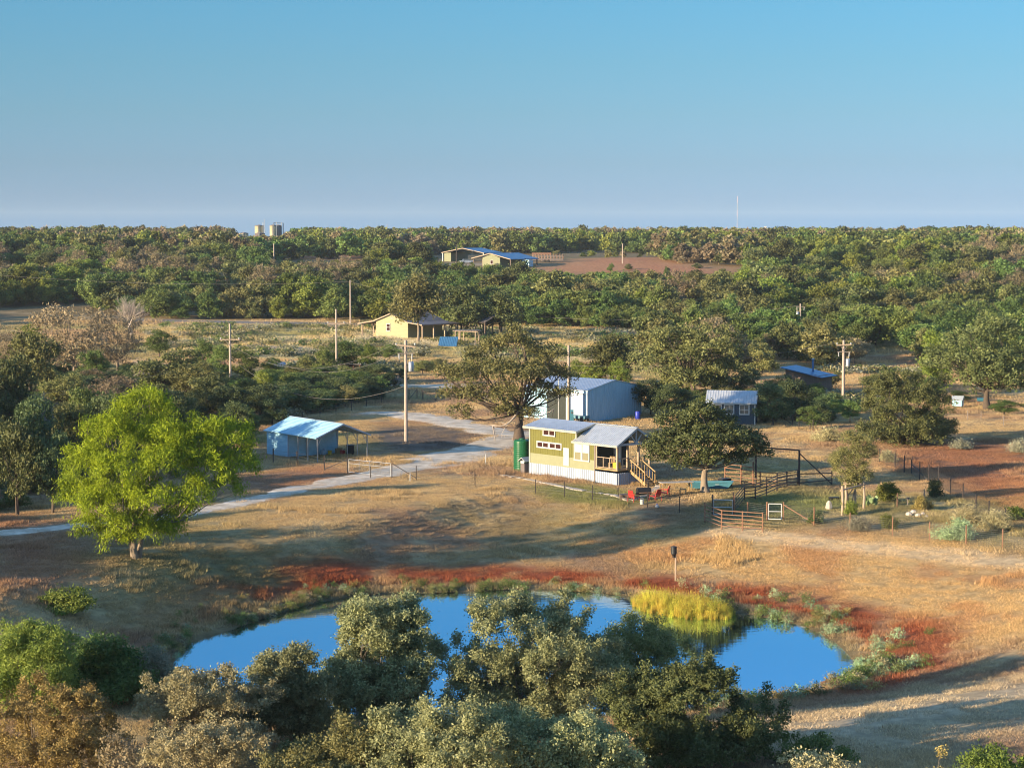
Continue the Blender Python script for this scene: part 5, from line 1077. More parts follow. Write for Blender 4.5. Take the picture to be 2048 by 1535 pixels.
# deer feeder on the bank
l = gnd(1351, 1160); hh = pxh(l, 1093); t = thing('deer_feeder', 'black barrel feeder on a wooden post above the red bank', 'feeder', tuple(l))
obj('post', MB().tube([(0, 0, -0.4), (0, 0, hh - 0.15)], 0.055, 8), 'pale_wood', t); obj('barrel', MB().lathe([(0.06, hh - 0.62), (0.2, hh - 0.45), (0.2, hh - 0.02)], 16, (-0.13, -0.05)), 'black_iron', t); obj('lid', MB().lathe([(0.23, hh - 0.018), (0.23, hh + 0.03), (0.1, hh + 0.06)], 16, (-0.13, -0.05)), 'black_iron', t); obj('spinner', MB().tube([(-0.13, -0.05, hh - 0.72), (-0.13, -0.05, hh - 0.62)], 0.09, 10), 'dark_steel', t)
# arbour in the garden
l = gnd(1691, 1018); t = thing('log_arbour', 'rough log arbour with four posts in the garden', 'arbour', tuple(l))
ps = [Vector(gnd(*p) - l) for p in ((1684, 1030), (1691, 1016), (1709, 1013), (1727, 1017))]
for i, p in enumerate(ps): obj('post', MB().tube([p + Vector((0, 0, -0.3)), p + Vector((0.05, 0, 0.9)), p + Vector((0, 0.05, 1.85 + (0.35 if i == 0 else 0)))], [0.11, 0.095, 0.085], 8), 'pale_wood', t)
for i, j in ((0, 3), (1, 2), (1, 3)): obj('beam', MB().tube([ps[i] + Vector((-0.15, 0, 1.86)), ps[j] + Vector((0.15, 0, 1.9))], 0.06, 7), 'pale_wood', t)
for i in range(6): p = ps[1].lerp(ps[3], i / 5); obj('roof_branch', MB().tube([p + Vector((-0.1, -0.6, 1.98)), p + Vector((0.1, 0.7, 1.98))], 0.04, 6), 'pale_wood', t)
obj('brace', MB().tube([ps[1] + Vector((0, 0, 0.7)), ps[2] + Vector((0, 0, 1.6))], 0.035, 6), 'grey_wood', t)
# fence post stakes in the garden and around
for i, (px, py, h_, lab, mat) in enumerate(((1794, 1014, 1.1, 'rusty stake beside the bright green garden shrub', 'rust_steel'), (1848, 1000, 0.9, 'bare stake behind the round olive garden shrub', 'grey_wood'), (1725, 776, 2.0, 'short pale post in the weeds right of the transformer pole', 'pale_wood'), (971, 930, 1.0, 'white marker stake beside the gravel apron', 'white_paint'), (741, 956, 1.0, 'thin steel post in front of the drive gate', 'dark_steel'), (820, 962, 0.7, 'short white stake by the gate brace', 'white_paint'))):
    p = Vector(gnd(px, py)); tag(obj('stake', MB().tube([p + Vector((0, 0, -0.2)), p + Vector((0.02, 0, h_ * 0.97)), p + Vector((0.02, 0, h_))], [0.045, 0.04, 0.025], 7), mat), lab, 'post')
t = thing('path_light', 'small dark mushroom light on a stake in the garden', 'light', at(1815, 1010)); obj('stake', MB().tube([(0, 0, -0.1), (0, 0, 0.5)], 0.03, 6), 'grey_wood', t); obj('cap', MB().lathe([(0.16, 0.5), (0.12, 0.6), (0.03, 0.62)], 12), 'black_iron', t)
t = thing('garden_crate', 'black crate lying on the shaded garden lawn', 'crate', at(1668, 1001), 0.2); obj('body', MB().box(-0.35, 0.35, -0.2, 0.2, 0, 0.25), 'black_iron', t); obj('rim', MB().box(-0.38, 0.38, -0.23, 0.23, 0.252, 0.29), 'black_iron', t)
t = thing('garden_boulder', 'pale upright rock beside the log arbour', 'rock', at(1658, 1018), 0.2); rb = MB().lathe([(0.22, -0.1), (0.28, 0.15), (0.2, 0.5), (0.08, 0.66)], 7); obj('rock', rb, 'stone', t)
rng = np.random.default_rng(5)
for i, (px, py) in enumerate(((1818, 1030), (1827, 1026), (1836, 1032), (1846, 1029), (1853, 1034))):
    p = gnd(px, py); s = rng.uniform(0.16, 0.3); tag(obj('edging_rock', MB().lathe([(s * 0.7, -0.1), (s, s * 0.3), (s * 0.75, s * 0.8), (s * 0.2, s)], 7, (p[0], p[1])).add([], []), 'stone'), ['first', 'second', 'third', 'fourth', 'fifth'][i] + ' pale edging rock from the left below the round olive gold shrub', 'rock', 'rocks edging the garden bed')
    o = COL.objects[-1]; o.location.z = p[2]
# paving slabs along the house front
SL = catmull([gnd(*p)[:2] for p in [(985, 948), (1040, 956), (1100, 968), (1165, 981), (1230, 991), (1262, 1000), (1300, 985), (1318, 972)]], 8); pth = None
d_acc = 0; last = SL[0]; pr_ = bpy.data.objects.new('slab_path', None); COL.objects.link(pr_); pr_.location = (SL[0][0], SL[0][1], 0); struct(pr_)
sl_me = [MB().add([(-0.3, -0.24, -0.06), (0.28, -0.26, -0.06), (0.31, 0.22, -0.06), (-0.27, 0.25, -0.06), (-0.3, -0.24, 0.05), (0.28, -0.26, 0.05), (0.31, 0.22, 0.05), (-0.27, 0.25, 0.05)], [(4, 5, 6, 7), (0, 1, 5, 4), (1, 2, 6, 5), (2, 3, 7, 6), (3, 0, 4, 7)]).mesh('paving_slab', 'stone')]
for a_, b_ in zip(SL[:-1], SL[1:]):
    d_acc += np.linalg.norm(b_ - a_)
    if d_acc > 0.56:
        d_acc = 0; o = obj('paving_slab', sl_me[0], None, pr_); g_ = math.atan2(*(b_ - a_)[::-1])
        for q in (0,):
            o.location = (b_[0] - SL[0][0], b_[1] - SL[0][1], th(*b_) + 0.03); o.rotation_euler = (0, 0, g_ + rng.uniform(-0.15, 0.15)); o.scale = (rng.uniform(0.85, 1.1), rng.uniform(0.85, 1.2), 1)
# drift log at the water's edge
a_ = flat(1642, 1367, WATER); b_ = flat(1692, 1362, WATER); t = thing('drift_log', 'reddish broken log lying at the right end of the pond', 'log', (a_[0], a_[1], WATER))
v_ = Vector(b_ - a_); obj('trunk', MB().tube([(0, 0, 0.05), v_ * 0.4 + Vector((0, 0, 0.16)), v_ + Vector((0, 0, 0.2))], [0.06, 0.13, 0.16], 8), 'rust_steel', t); obj('branch', MB().tube([v_ * 0.3 + Vector((0, 0, 0.15)), v_ * 0.15 + Vector((0, 0.3, 0.3))], [0.06, 0.03], 6), 'rust_steel', t)

# ------------------------------------------------------------------ trees and shrubs
def FT(name, label, cat, px, py, top, wpx, seed, leaf, ntip, per, ll, lw, lo=0.12, nl=14, bark='bark', r0=0.16, hf=None, d=None, stems=1, twigs=4, size=0.42, fb=0.4, droop=0.0, group=None, bs=0.25, ry=0.9, spread=None, lean=(0, 0), clump=0.5, rz=0.0, shoot=0.0):
    l = gnd(px, py); h = pxh(l, top); rx = pxw(l, wpx) / 2
    tc = make_tree(seed, rx, rx * ry, h * lo, h, nl, ntip, per, ll, lw, leaf, bark, hf * h if hf else None, r0, spread, droop, size, fb, lean, stems, twigs, bs=bs, clump=clump, shoot=shoot)
    return put_tree(name, tc, label, cat, l, 1.0, rz, group)
# foreground growth on the near shore
FT('live_oak', 'silvery green oak rising in front of the pond, left of centre', 'tree', 748, 1462, 1204, 270, 101, 'leaf_silver', 680, 120, 0.115, 0.06, 0.0, 26, 'pale_bark', 0.11, stems=3, twigs=5, size=0.36, fb=0.4, shoot=0.7, spread=0.15)
FT('live_oak', 'smaller silvery oak between the tan thorn tree and the tall left oak', 'tree', 590, 1490, 1282, 210, 120, 'leaf_silver', 460, 115, 0.115, 0.06, 0.0, 16, 'pale_bark', 0.09, stems=3, twigs=5, size=0.38, fb=0.4, shoot=0.5, spread=0.15)
FT('live_oak', 'widest silvery green oak in front of the pond, at centre', 'tree', 1045, 1470, 1182, 440, 102, 'leaf_silver', 950, 120, 0.115, 0.06, 0.0, 30, 'pale_bark', 0.12, stems=3, twigs=5, size=0.34, fb=0.4, shoot=0.8, spread=0.15)
FT('live_oak', 'low silvery green oak at the bottom edge below the widest one', 'tree', 880, 1680, 1415, 430, 112, 'leaf_silver', 760, 110, 0.105, 0.055, 0.0, 22, 'pale_bark', 0.1, stems=3, twigs=5, size=0.36, shoot=0.6, spread=0.14)
FT('live_oak', 'low silvery oak at the bottom edge right of the low middle one', 'tree', 1120, 1660, 1400, 330, 118, 'leaf_silver', 620, 110, 0.105, 0.055, 0.0, 20, 'pale_bark', 0.1, stems=3, twigs=5, size=0.36, shoot=0.6, spread=0.14)
FT('live_oak', 'low olive oak at the bottom edge beside the tan thorn tree', 'tree', 640, 1670, 1420, 300, 119, 'leaf_olive', 560, 110, 0.105, 0.055, 0.0, 18, 'pale_bark', 0.1, stems=3, twigs=6, size=0.36, shoot=0.6, spread=0.14)
FT('black_willow', 'soft olive willow at the water behind the foreground oaks', 'tree', 1270, 1450, 1222, 270, 103, 'leaf_olive', 460, 95, 0.16, 0.04, 0.0, 16, 'bark', 0.1, stems=3, twigs=5, droop=0.5, shoot=0.5)
FT('live_oak', 'dark shaded oak with reaching twigs right of the foreground clump', 'tree', 1385, 1530, 1335, 400, 104, 'leaf_darkoak', 700, 95, 0.115, 0.06, 0.0, 26, 'bark', 0.1, stems=3, twigs=7, size=0.30, shoot=0.8)
FT('dry_shrub', 'tan half-bare thorn tree at the bottom left of the pond', 'tree', 415, 1530, 1322, 330, 105, 'leaf_tan', 700, 80, 0.095, 0.05, 0.0, 24, 'pale_bark', 0.07, stems=3, twigs=11, size=0.36, shoot=0.5)
FT('dry_shrub', 'tan leafy scrub at the bottom edge under the half-bare thorn tree', 'shrub', 400, 1660, 1440, 320, 117, 'leaf_tan', 480, 75, 0.09, 0.045, 0.0, 18, 'pale_bark', 0.06, stems=3, twigs=9, size=0.38, shoot=0.4)
FT('dry_shrub', 'orange gold scrubby tree in the bottom left corner', 'tree', 95, 1560, 1365, 340, 106, 'leaf_gold', 520, 75, 0.095, 0.05, 0.0, 20, 'pale_bark', 0.08, stems=3, twigs=9, size=0.38, shoot=0.5)
FT('willow_shrub', 'bright green bushy willow on the left edge above the gold scrub', 'shrub', 60, 1440, 1258, 250, 107, 'leaf_bright', 420, 90, 0.16, 0.045, 0.0, 16, 'bark', 0.08, stems=4, twigs=4, droop=0.4, shoot=0.6)
FT('willow_shrub', 'dark green willow shrub leaning over the left end of the pond', 'shrub', 205, 1405, 1272, 230, 108, 'leaf_green', 400, 75, 0.18, 0.06, 0.02, 12, 'bark', 0.08, stems=4, twigs=4, droop=0.3)
FT('silver_shrub', 'thin silvery reedy shrub at the left end of the pond', 'shrub', 318, 1398, 1296, 90, 109, 'leaf_grey', 190, 45, 0.16, 0.03, 0.02, 8, 'pale_bark', 0.04, stems=4, twigs=5)
FT('dry_shrub', 'short brown scrub at the bottom edge between tan tree and oak', 'shrub', 250, 1640, 1480, 170, 113, 'leaf_brown', 160, 45, 0.13, 0.06, 0.02, 9, 'pale_bark', 0.07, stems=3, twigs=6)
FT('yellow_shrub', 'yellow green shrub cut off by the bottom right corner', 'shrub', 2010, 1640, 1475, 180, 110, 'leaf_bright', 200, 60, 0.12, 0.06, 0.02, 10, 'pale_bark', 0.06, stems=3, twigs=6)
FT('dry_shrub', 'pale dry weedy shrub at the bottom edge right of the dark oak', 'shrub', 1640, 1610, 1500, 230, 111, 'leaf_tan', 150, 40, 0.11, 0.05, 0.02, 10, 'pale_bark', 0.04, stems=4, twigs=6)
FT('dry_shrub', 'wispy bare sapling at the bottom edge near the right corner', 'shrub', 1875, 1600, 1490, 90, 114, 'leaf_gold', 50, 22, 0.10, 0.05, 0.02, 6, 'pale_bark', 0.03, stems=3, twigs=5)
FT('low_shrub', 'shaded green weeds right of the dark foreground oak', 'shrub', 1620, 1520, 1475, 260, 115, 'leaf_green', 120, 50, 0.12, 0.06, 0.01, 10, 'bark', 0.03, stems=4, twigs=3, fb=0.2)
FT('low_shrub', 'flat yellow green bramble patch on the left bank', 'shrub', 128, 1222, 1180, 140, 116, 'leaf_bright', 120, 55, 0.16, 0.08, 0.01, 10, 'bark', 0.03, stems=4, twigs=3, fb=0.2)

# the big willow, clump by clump
l = gnd(272, 1115); sc = FPX / math.hypot(l[1], CAM_H)
rng = np.random.default_rng(77); LB = []
for px, py, r, dy in ((292, 832, 56, 0.2), (232, 872, 58, -1.2), (340, 880, 52, -0.6), (188, 935, 58, -0.6), (262, 935, 60, -2.6), (350, 925, 50, -2.6), (160, 995, 42, 0.4), (222, 1012, 56, -2.0), (318, 985, 46, -2.8), (408, 872, 46, -0.6), (468, 880, 44, 0.0), (425, 935, 50, -1.2), (395, 985, 44, -1.8), (478, 930, 40, 0.2), (455, 975, 32, 0.2), (255, 1062, 38, 0.2), (195, 1052, 34, 1.5), (290, 900, 56, 2.8), (360, 1025, 36, 0.4), (410, 905, 50, 2.6), (235, 1078, 34, -0.6), (310, 1066, 36, -0.6), (345, 1058, 30, 0.6), (175, 1058, 30, 0.2), (278, 1040, 40, -1.6)):
    LB.append((np.array([(px - 272) / sc, dy, (1115 - py) / sc]), np.array([r / sc, r / sc * 0.95, r / sc * 0.92])))
tc = make_tree(78, 5, 5, 1, 10, 0, 900, 64, 0.26, 0.05, 'leaf_willow', 'pale_bark', 2.2, 0.26, 0.24, 1.5, lobes=LB, stems=3, twigs=5, bs=0.3, clump=0.7, shoot=0.6)
put_tree('willow_tree', tc, 'bright yellow green willow standing alone on the left bank', 'tree', l)

# oaks round the buildings
l = gnd(1412, 985); sc = FPX / math.hypot(l[1], CAM_H); LB = []
for px, py, r, dy in ((1345, 845, 36, 0.5), (1400, 828, 40, -0.6), (1440, 842, 34, 0.8), (1330, 885, 42, -0.4), (1385, 880, 50, -1.6), (1440, 878, 50, -1.4), (1490, 885, 42, 0.6), (1520, 905, 24, 0.4), (1318, 912, 26, 0.2), (1365, 920, 30, -1.0), (1420, 912, 32, -1.2), (1472, 918, 28, 0.2), (1400, 870, 44, 2.2), (1460, 880, 40, 2.4), (1310, 890, 24, -0.6), (1512, 880, 20, 1.2)):
    LB.append((np.array([(px - 1412) / sc, dy, (985 - py) / sc]), np.array([r / sc, r / sc, r / sc * 0.72])))
put_tree('post_oak', make_tree(201, 5, 5, 1, 8, 0, 620, 46, 0.19, 0.12, 'leaf_oak', 'pale_bark', 2.4, 0.34, 0.20, lobes=LB, twigs=4, clump=0.55), 'round-crowned oak with a pale straight trunk right of the tiny house', 'tree', l)
l = flat(1038, 884); l[2] = th(l[0], l[1]); sc = FPX / math.hypot(l[1], CAM_H); LB = []
for px, py, r, dy in ((945, 715, 24, 0.5), (925, 752, 34, -0.8), (905, 790, 24, 0.4), (985, 700, 30, 1.0), (1025, 685, 30, -0.5), (1070, 705, 30, 0.8), (1105, 715, 26, -0.4), (1000, 745, 40, -1.8), (1055, 750, 38, -1.6), (950, 790, 30, -1.2), (1010, 790, 36, -1.4), (1080, 790, 34, 0.8), (1120, 755, 30, 0.6), (1130, 790, 20, 0.4), (1040, 665, 18, 0.0), (920, 825, 20, -0.5), (1010, 825, 22, -1.0), (1060, 830, 22, -0.8), (965, 745, 34, 2), (1085, 745, 30, 2.2), (885, 748, 18, 0)):
    LB.append((np.array([(px - 1038) / sc, dy, (884 - py) / sc]), np.array([r / sc, r / sc, r / sc * 0.75])))
bo = put_tree('old_oak', make_tree(202, 5, 5, 1, 11, 0, 540, 44, 0.22, 0.14, 'leaf_olive', 'bark', 3.2, 0.5, 0.30, lobes=LB, twigs=4, clump=0.55), 'big sparse old oak with dead lower limbs left of the tiny house', 'tree', l)
for k, (a_, b_) in enumerate((((0.1, -0.3, 3.0), (2.4, -0.6, 1.9)), ((-0.1, -0.3, 2.9), (-2.6, -0.9, 1.6)), ((0.1, -0.2, 3.3), (3.4, -0.8, 3.2)))):
    rg_ = np.random.default_rng(300 + k); mb = MB(); pp = curve_pts(rg_, a_, b_, 0.1, 6); mb.tube(pp, [0.12 - 0.017 * i for i in range(7)], 6)
    for j in range(9): q = pp[rg_.integers(2, 7)]; mb.tube(curve_pts(rg_, q, q + rg_.normal(0, 0.7, 3) + np.array([0, 0, -0.2]), 0.15, 3), [0.05, 0.035, 0.02, 0.008], 4, False)
    obj('dead_limb', mb, 'dead_wood', bo)
FT('live_oak', 'largest dark oak behind the barn and slate shed', 'tree', 1383, 806, 648, 260, 203, 'leaf_oak', 620, 44, 0.28, 0.17, 0.2, 22, 'bark', 0.4, hf=0.3, size=0.36, fb=0.4)
FT('live_oak', 'dark dense oak left of the largest oak, above the barn roof', 'tree', 1222, 770, 660, 130, 204, 'leaf_darkoak', 300, 36, 0.32, 0.2, 0.12, 12, 'bark', 0.3)
FT('juniper_tree', 'broad round dark juniper reaching the ground right of the pole', 'tree', 1805, 888, 740, 240, 205, 'leaf_darkoak', 760, 52, 0.20, 0.10, 0.0, 30, 'bark', 0.2, size=0.34, fb=0.28, stems=3, shoot=0.7)
FT('live_oak', 'huge oak cut by the right edge above the hen house', 'tree', 1975, 818, 628, 250, 206, 'leaf_oak', 620, 44, 0.28, 0.17, 0.14, 22, 'bark', 0.42, hf=0.22, size=0.36)
FT('elm_tree', 'yellow green tree left of the huge right-hand oak', 'tree', 1868, 792, 655, 82, 207, 'leaf_bright', 240, 40, 0.30, 0.16, 0.04, 12, 'bark', 0.16)
FT('garden_tree', 'slender olive green tree growing over the log arbour', 'tree', 1700, 1014, 857, 96, 208, 'leaf_olive', 420, 46, 0.13, 0.05, 0.16, 16, 'pale_bark', 0.08, hf=0.35, stems=2, size=0.34, fb=0.5)
FT('farm_tree', 'slim trunked tree standing in front of the yellow farmhouse', 'tree', 835, 688, 553, 110, 209, 'leaf_olive', 260, 30, 0.5, 0.3, 0.28, 14, 'pale_bark', 0.26, hf=0.42)
FT('farm_tree', 'dark round tree right of the yellow farmhouse', 'tree', 925, 672, 572, 92, 210, 'leaf_darkoak', 240, 30, 0.5, 0.3, 0.14, 12, 'bark', 0.25)
FT('farm_tree', 'dark brownish tree second to the right of the farmhouse', 'tree', 1000, 672, 588, 80, 211, 'leaf_oak', 200, 30, 0.5, 0.3, 0.1, 12, 'bark', 0.22)
# garden shrubs
def SH(name, label, px, py, top, wpx, seed, leaf, nt_, per, ll, lw, **k): return FT(name, label, 'shrub', px, py, top, wpx, seed, leaf, nt_, per, ll, lw, 0.0, k.pop('nl', 9), 'bark', 0.03, stems=3, twigs=3, fb=0.3, **k)
SH('garden_shrub', 'bright green leafy shrub right of the log arbour', 1775, 1004, 964, 48, 220, 'leaf_bright', 110, 40, 0.13, 0.08)
SH('garden_shrub', 'round olive gold shrub in the garden below a stake', 1846, 1020, 992, 46, 221, 'leaf_gold', 90, 40, 0.11, 0.06)
SH('garden_shrub', 'rounded yellow green shrub at the garden fence', 1779, 1058, 1030, 40, 222, 'leaf_bright', 90, 40, 0.12, 0.05)
SH('garden_shrub', 'wide grey green spiky shrub at the garden fence corner', 1908, 1080, 1040, 76, 223, 'leaf_aloe', 120, 45, 0.24, 0.045)
SH('garden_shrub', 'upright yellow green sapling under the log arbour', 1702, 1030, 1000, 28, 224, 'leaf_bright', 70, 36, 0.14, 0.04)
SH('garden_shrub', 'small green shrub inside the mesh fence near the white gate', 1630, 1046, 1022, 32, 225, 'leaf_green', 60, 30, 0.12, 0.07)
SH('garden_shrub', 'dull green shrub behind the side fence posts', 1872, 995, 958, 36, 226, 'leaf_shade', 70, 36, 0.14, 0.08)
SH('dry_grass_clump', 'tall straw coloured grass clump at the garden corner', 1937, 1045, 1008, 36, 227, 'leaf_tan', 90, 40, 0.36, 0.03)
SH('dry_grass_clump', 'pale dry grass mound inside the mesh fence', 1722, 1062, 1036, 48, 228, 'leaf_grey', 90, 36, 0.22, 0.03)
SH('dry_grass_clump', 'tan grass clump below the spiky garden shrub', 1990, 1062, 1025, 50, 229, 'leaf_tan', 80, 34, 0.30, 0.03)
SH('fence_vine', 'green vine bank beyond the side fence at the right edge', 2030, 1038, 1018, 60, 230, 'leaf_bright', 80, 40, 0.14, 0.08)
SH('weed_clump', 'pale tall weeds below the slate shed fence', 1660, 884, 852, 60, 231, 'leaf_tan', 100, 34, 0.26, 0.05)
SH('weed_clump', 'bleached weeds under the round juniper, right side', 1925, 898, 882, 60, 232, 'leaf_grey', 70, 30, 0.24, 0.05)
SH('weed_clump', 'bleached weeds at the right edge of the bare field', 2035, 905, 880, 50, 233, 'leaf_grey', 60, 30, 0.24, 0.05)
SH('weed_clump', 'dry brush at the foot of the side fence', 1775, 925, 905, 36, 234, 'leaf_tan', 60, 30, 0.22, 0.04)
# prickly pear
t = thing('prickly_pear', 'pale green prickly pear cactus beside the log arbour', 'cactus', at(1742, 1012)); rng = np.random.default_rng(9)
pad0 = MB()
for i in range(13):
    a_ = rng.uniform(0, 6.28); r_ = rng.uniform(0, 0.5); z_ = rng.uniform(0.15, 0.85) * (1 - r_ * 0.6); tw = rng.uniform(0, 3.14); mb = MB()
    ring = [(math.cos(q) * 0.15, math.sin(q) * 0.21) for q in np.linspace(0, 2 * math.pi, 11)[:-1]]
    vs = [(math.cos(a_) * r_ + x * math.cos(tw) + s * 0.03 * math.sin(tw), math.sin(a_) * r_ + x * math.sin(tw) - s * 0.03 * math.cos(tw), z_ + z) for s in (-1, 1) for x, z in ring]
    mb.add(vs, [tuple(range(10)), tuple(reversed(range(10, 20)))] + [(k, k + 10, (k + 1) % 10 + 10, (k + 1) % 10) for k in range(10)])
    obj('pad', mb, 'cactus_green', t)

# shared models for the thickets: (leaf, bark, height, half width) at two levels of detail
KINDS = ['oak', 'green', 'olive', 'brown', 'bright', 'shade', 'dark']
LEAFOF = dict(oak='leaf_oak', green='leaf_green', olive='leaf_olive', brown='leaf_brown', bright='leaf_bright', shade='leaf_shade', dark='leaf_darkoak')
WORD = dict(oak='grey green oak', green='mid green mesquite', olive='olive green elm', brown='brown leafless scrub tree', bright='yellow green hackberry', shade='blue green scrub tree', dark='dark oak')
NEARP = {}; MIDP = {}; FARP = {}
for i, k in enumerate(KINDS):
    bare = k == 'brown'
    NEARP[k] = [make_tree(400 + i * 7 + v, 3.4, 3.1, 0.4 + 0.5 * v, 6.0, 14, 240, 30 if not bare else 20, 0.26, 0.14 if not bare else 0.09, LEAFOF[k], 'pale_bark' if bare else 'bark', 2.0, 0.18, 0.24, stems=1 + v, twigs=7 if bare else 4, size=0.38, fb=0.4) for v in range(2)]
    MIDP[k] = [make_tree(500 + i * 7 + v, 3.4, 3.2, (0.1, 0.9, 0.0)[v], (6.0, 5.4, 6.6)[v], (12, 9, 17)[v], 170, 26 if not bare else 19, 0.36, 0.23 if not bare else 0.14, LEAFOF[k], 'pale_bark' if bare else 'bark', 1.6, 0.14, 0.32, stems=1, twigs=3, size=(0.38, 0.46, 0.30)[v], fb=(0.4, 0.3, 0.5)[v], shoot=(0.5, 0.3, 0.9)[v], clump=0.85) for v in range(3)]
    FARP[k] = [make_tree(600 + i * 7 + v, 3.5, 3.5, 0.0, 5.6, 8, 70, 18, 0.62, 0.45, LEAFOF[k], 'bark', 1.2, 0.2, 0.36, twigs=0, size=0.38, fb=0.4, shoot=0.6, clump=0.85)[1] for v in range(2)]
def NT(kind, px, py, top, wpx, label, cat='tree', group=None, v=None, name=None, lvl=NEARP):
    l = gnd(px, py); h = pxh(l, top); w = pxw(l, wpx); rr = random.Random(px * 31 + py)
    tc = lvl[kind][(rr.randrange(9) if v is None else v) % len(lvl[kind])]
    return put_tree(name or {'tree': 'scrub_tree', 'shrub': 'bush'}[cat], tc, label, cat, l, (w / 6.8, w / 6.8, h / 6.0), rr.uniform(0, 6.28), group)
random.seed(4)
G1 = 'thicket left of the carport'
for kind, px, py, top, w, lab in (
    ('brown', 150, 765, 598, 200, 'grey brown spreading oak crowning the left thicket'), ('brown', 235, 755, 618, 130, 'grey brown oak right of the crown of the left thicket'), ('olive', 60, 800, 655, 130, 'olive tree at the left edge below the grey brown oak'),
    ('olive', 330, 800, 690, 150, 'olive tree with lit crown left of the thicket pole'), ('olive', 395, 815, 715, 130, 'olive tree just left of the thicket pole'), ('brown', 230, 850, 745, 140, 'rusty brown scrub tree behind the willow top'), ('green', 320, 715, 660, 70, 'small green tree on the pasture edge left of the thicket pole'),
    ('bright', 60, 712, 652, 90, 'bright green bush under the grey brown oak, far left'), ('green', 190, 770, 700, 80, 'green bush in the middle of the left thicket'), ('oak', 20, 870, 715, 130, 'grey oak on the left edge behind the dead tree'), ('oak', 300, 860, 770, 120, 'grey olive tree directly behind the willow crown'),
    ('green', 410, 765, 680, 70, 'green tree left of the thicket pole foot'), ('green', 440, 770, 690, 60, 'mid green tree touching the thicket pole'), ('dark', 35, 1030, 840, 130, 'dark shaded tree at the left edge above the drive'), ('shade', 105, 1025, 850, 120, 'blue green shaded tree left of the willow'), ('dark', -20, 1000, 830, 120, 'dark tree half cut by the left edge'),
    ('shade', 60, 960, 790, 130, 'shaded tree behind the dark pair at the left edge'), ('dark', 140, 950, 800, 110, 'dark tree behind the willow on its left side'), ('olive', 130, 830, 740, 100, 'dull olive tree beside the lower dead tree'), ('shade', 205, 945, 782, 110, 'tall unseen tree added behind the willow crown to shade the carport'), ('dark', 255, 925, 790, 110, 'unseen tree added behind the middle of the willow crown for carport shade'), ('dark', 352, 930, 795, 100, 'unseen tree added between the willow and the carport to shade its wall'), ('green', 165, 925, 775, 110, 'tall unseen green tree added behind the left part of the willow for shade'), ('shade', 180, 905, 810, 110, 'blue green tree behind the willow left shoulder'), ('brown', 20, 740, 655, 110, 'tan scrub tree at the left edge over the field'),  # unseen trees behind the willow are added to keep sun off the carport
    ('oak', 420, 838, 745, 110, 'grey tree between willow and thicket pole'), ('shade', 470, 850, 770, 100, 'shaded bush right of the thicket pole foot'), ('shade', 520, 838, 760, 110, 'shaded bush behind the carport roof left end'), ('dark', 350, 850, 780, 110, 'dark tree behind the willow right shoulder')):
    NT(kind, px, py, top, w, lab, 'tree')
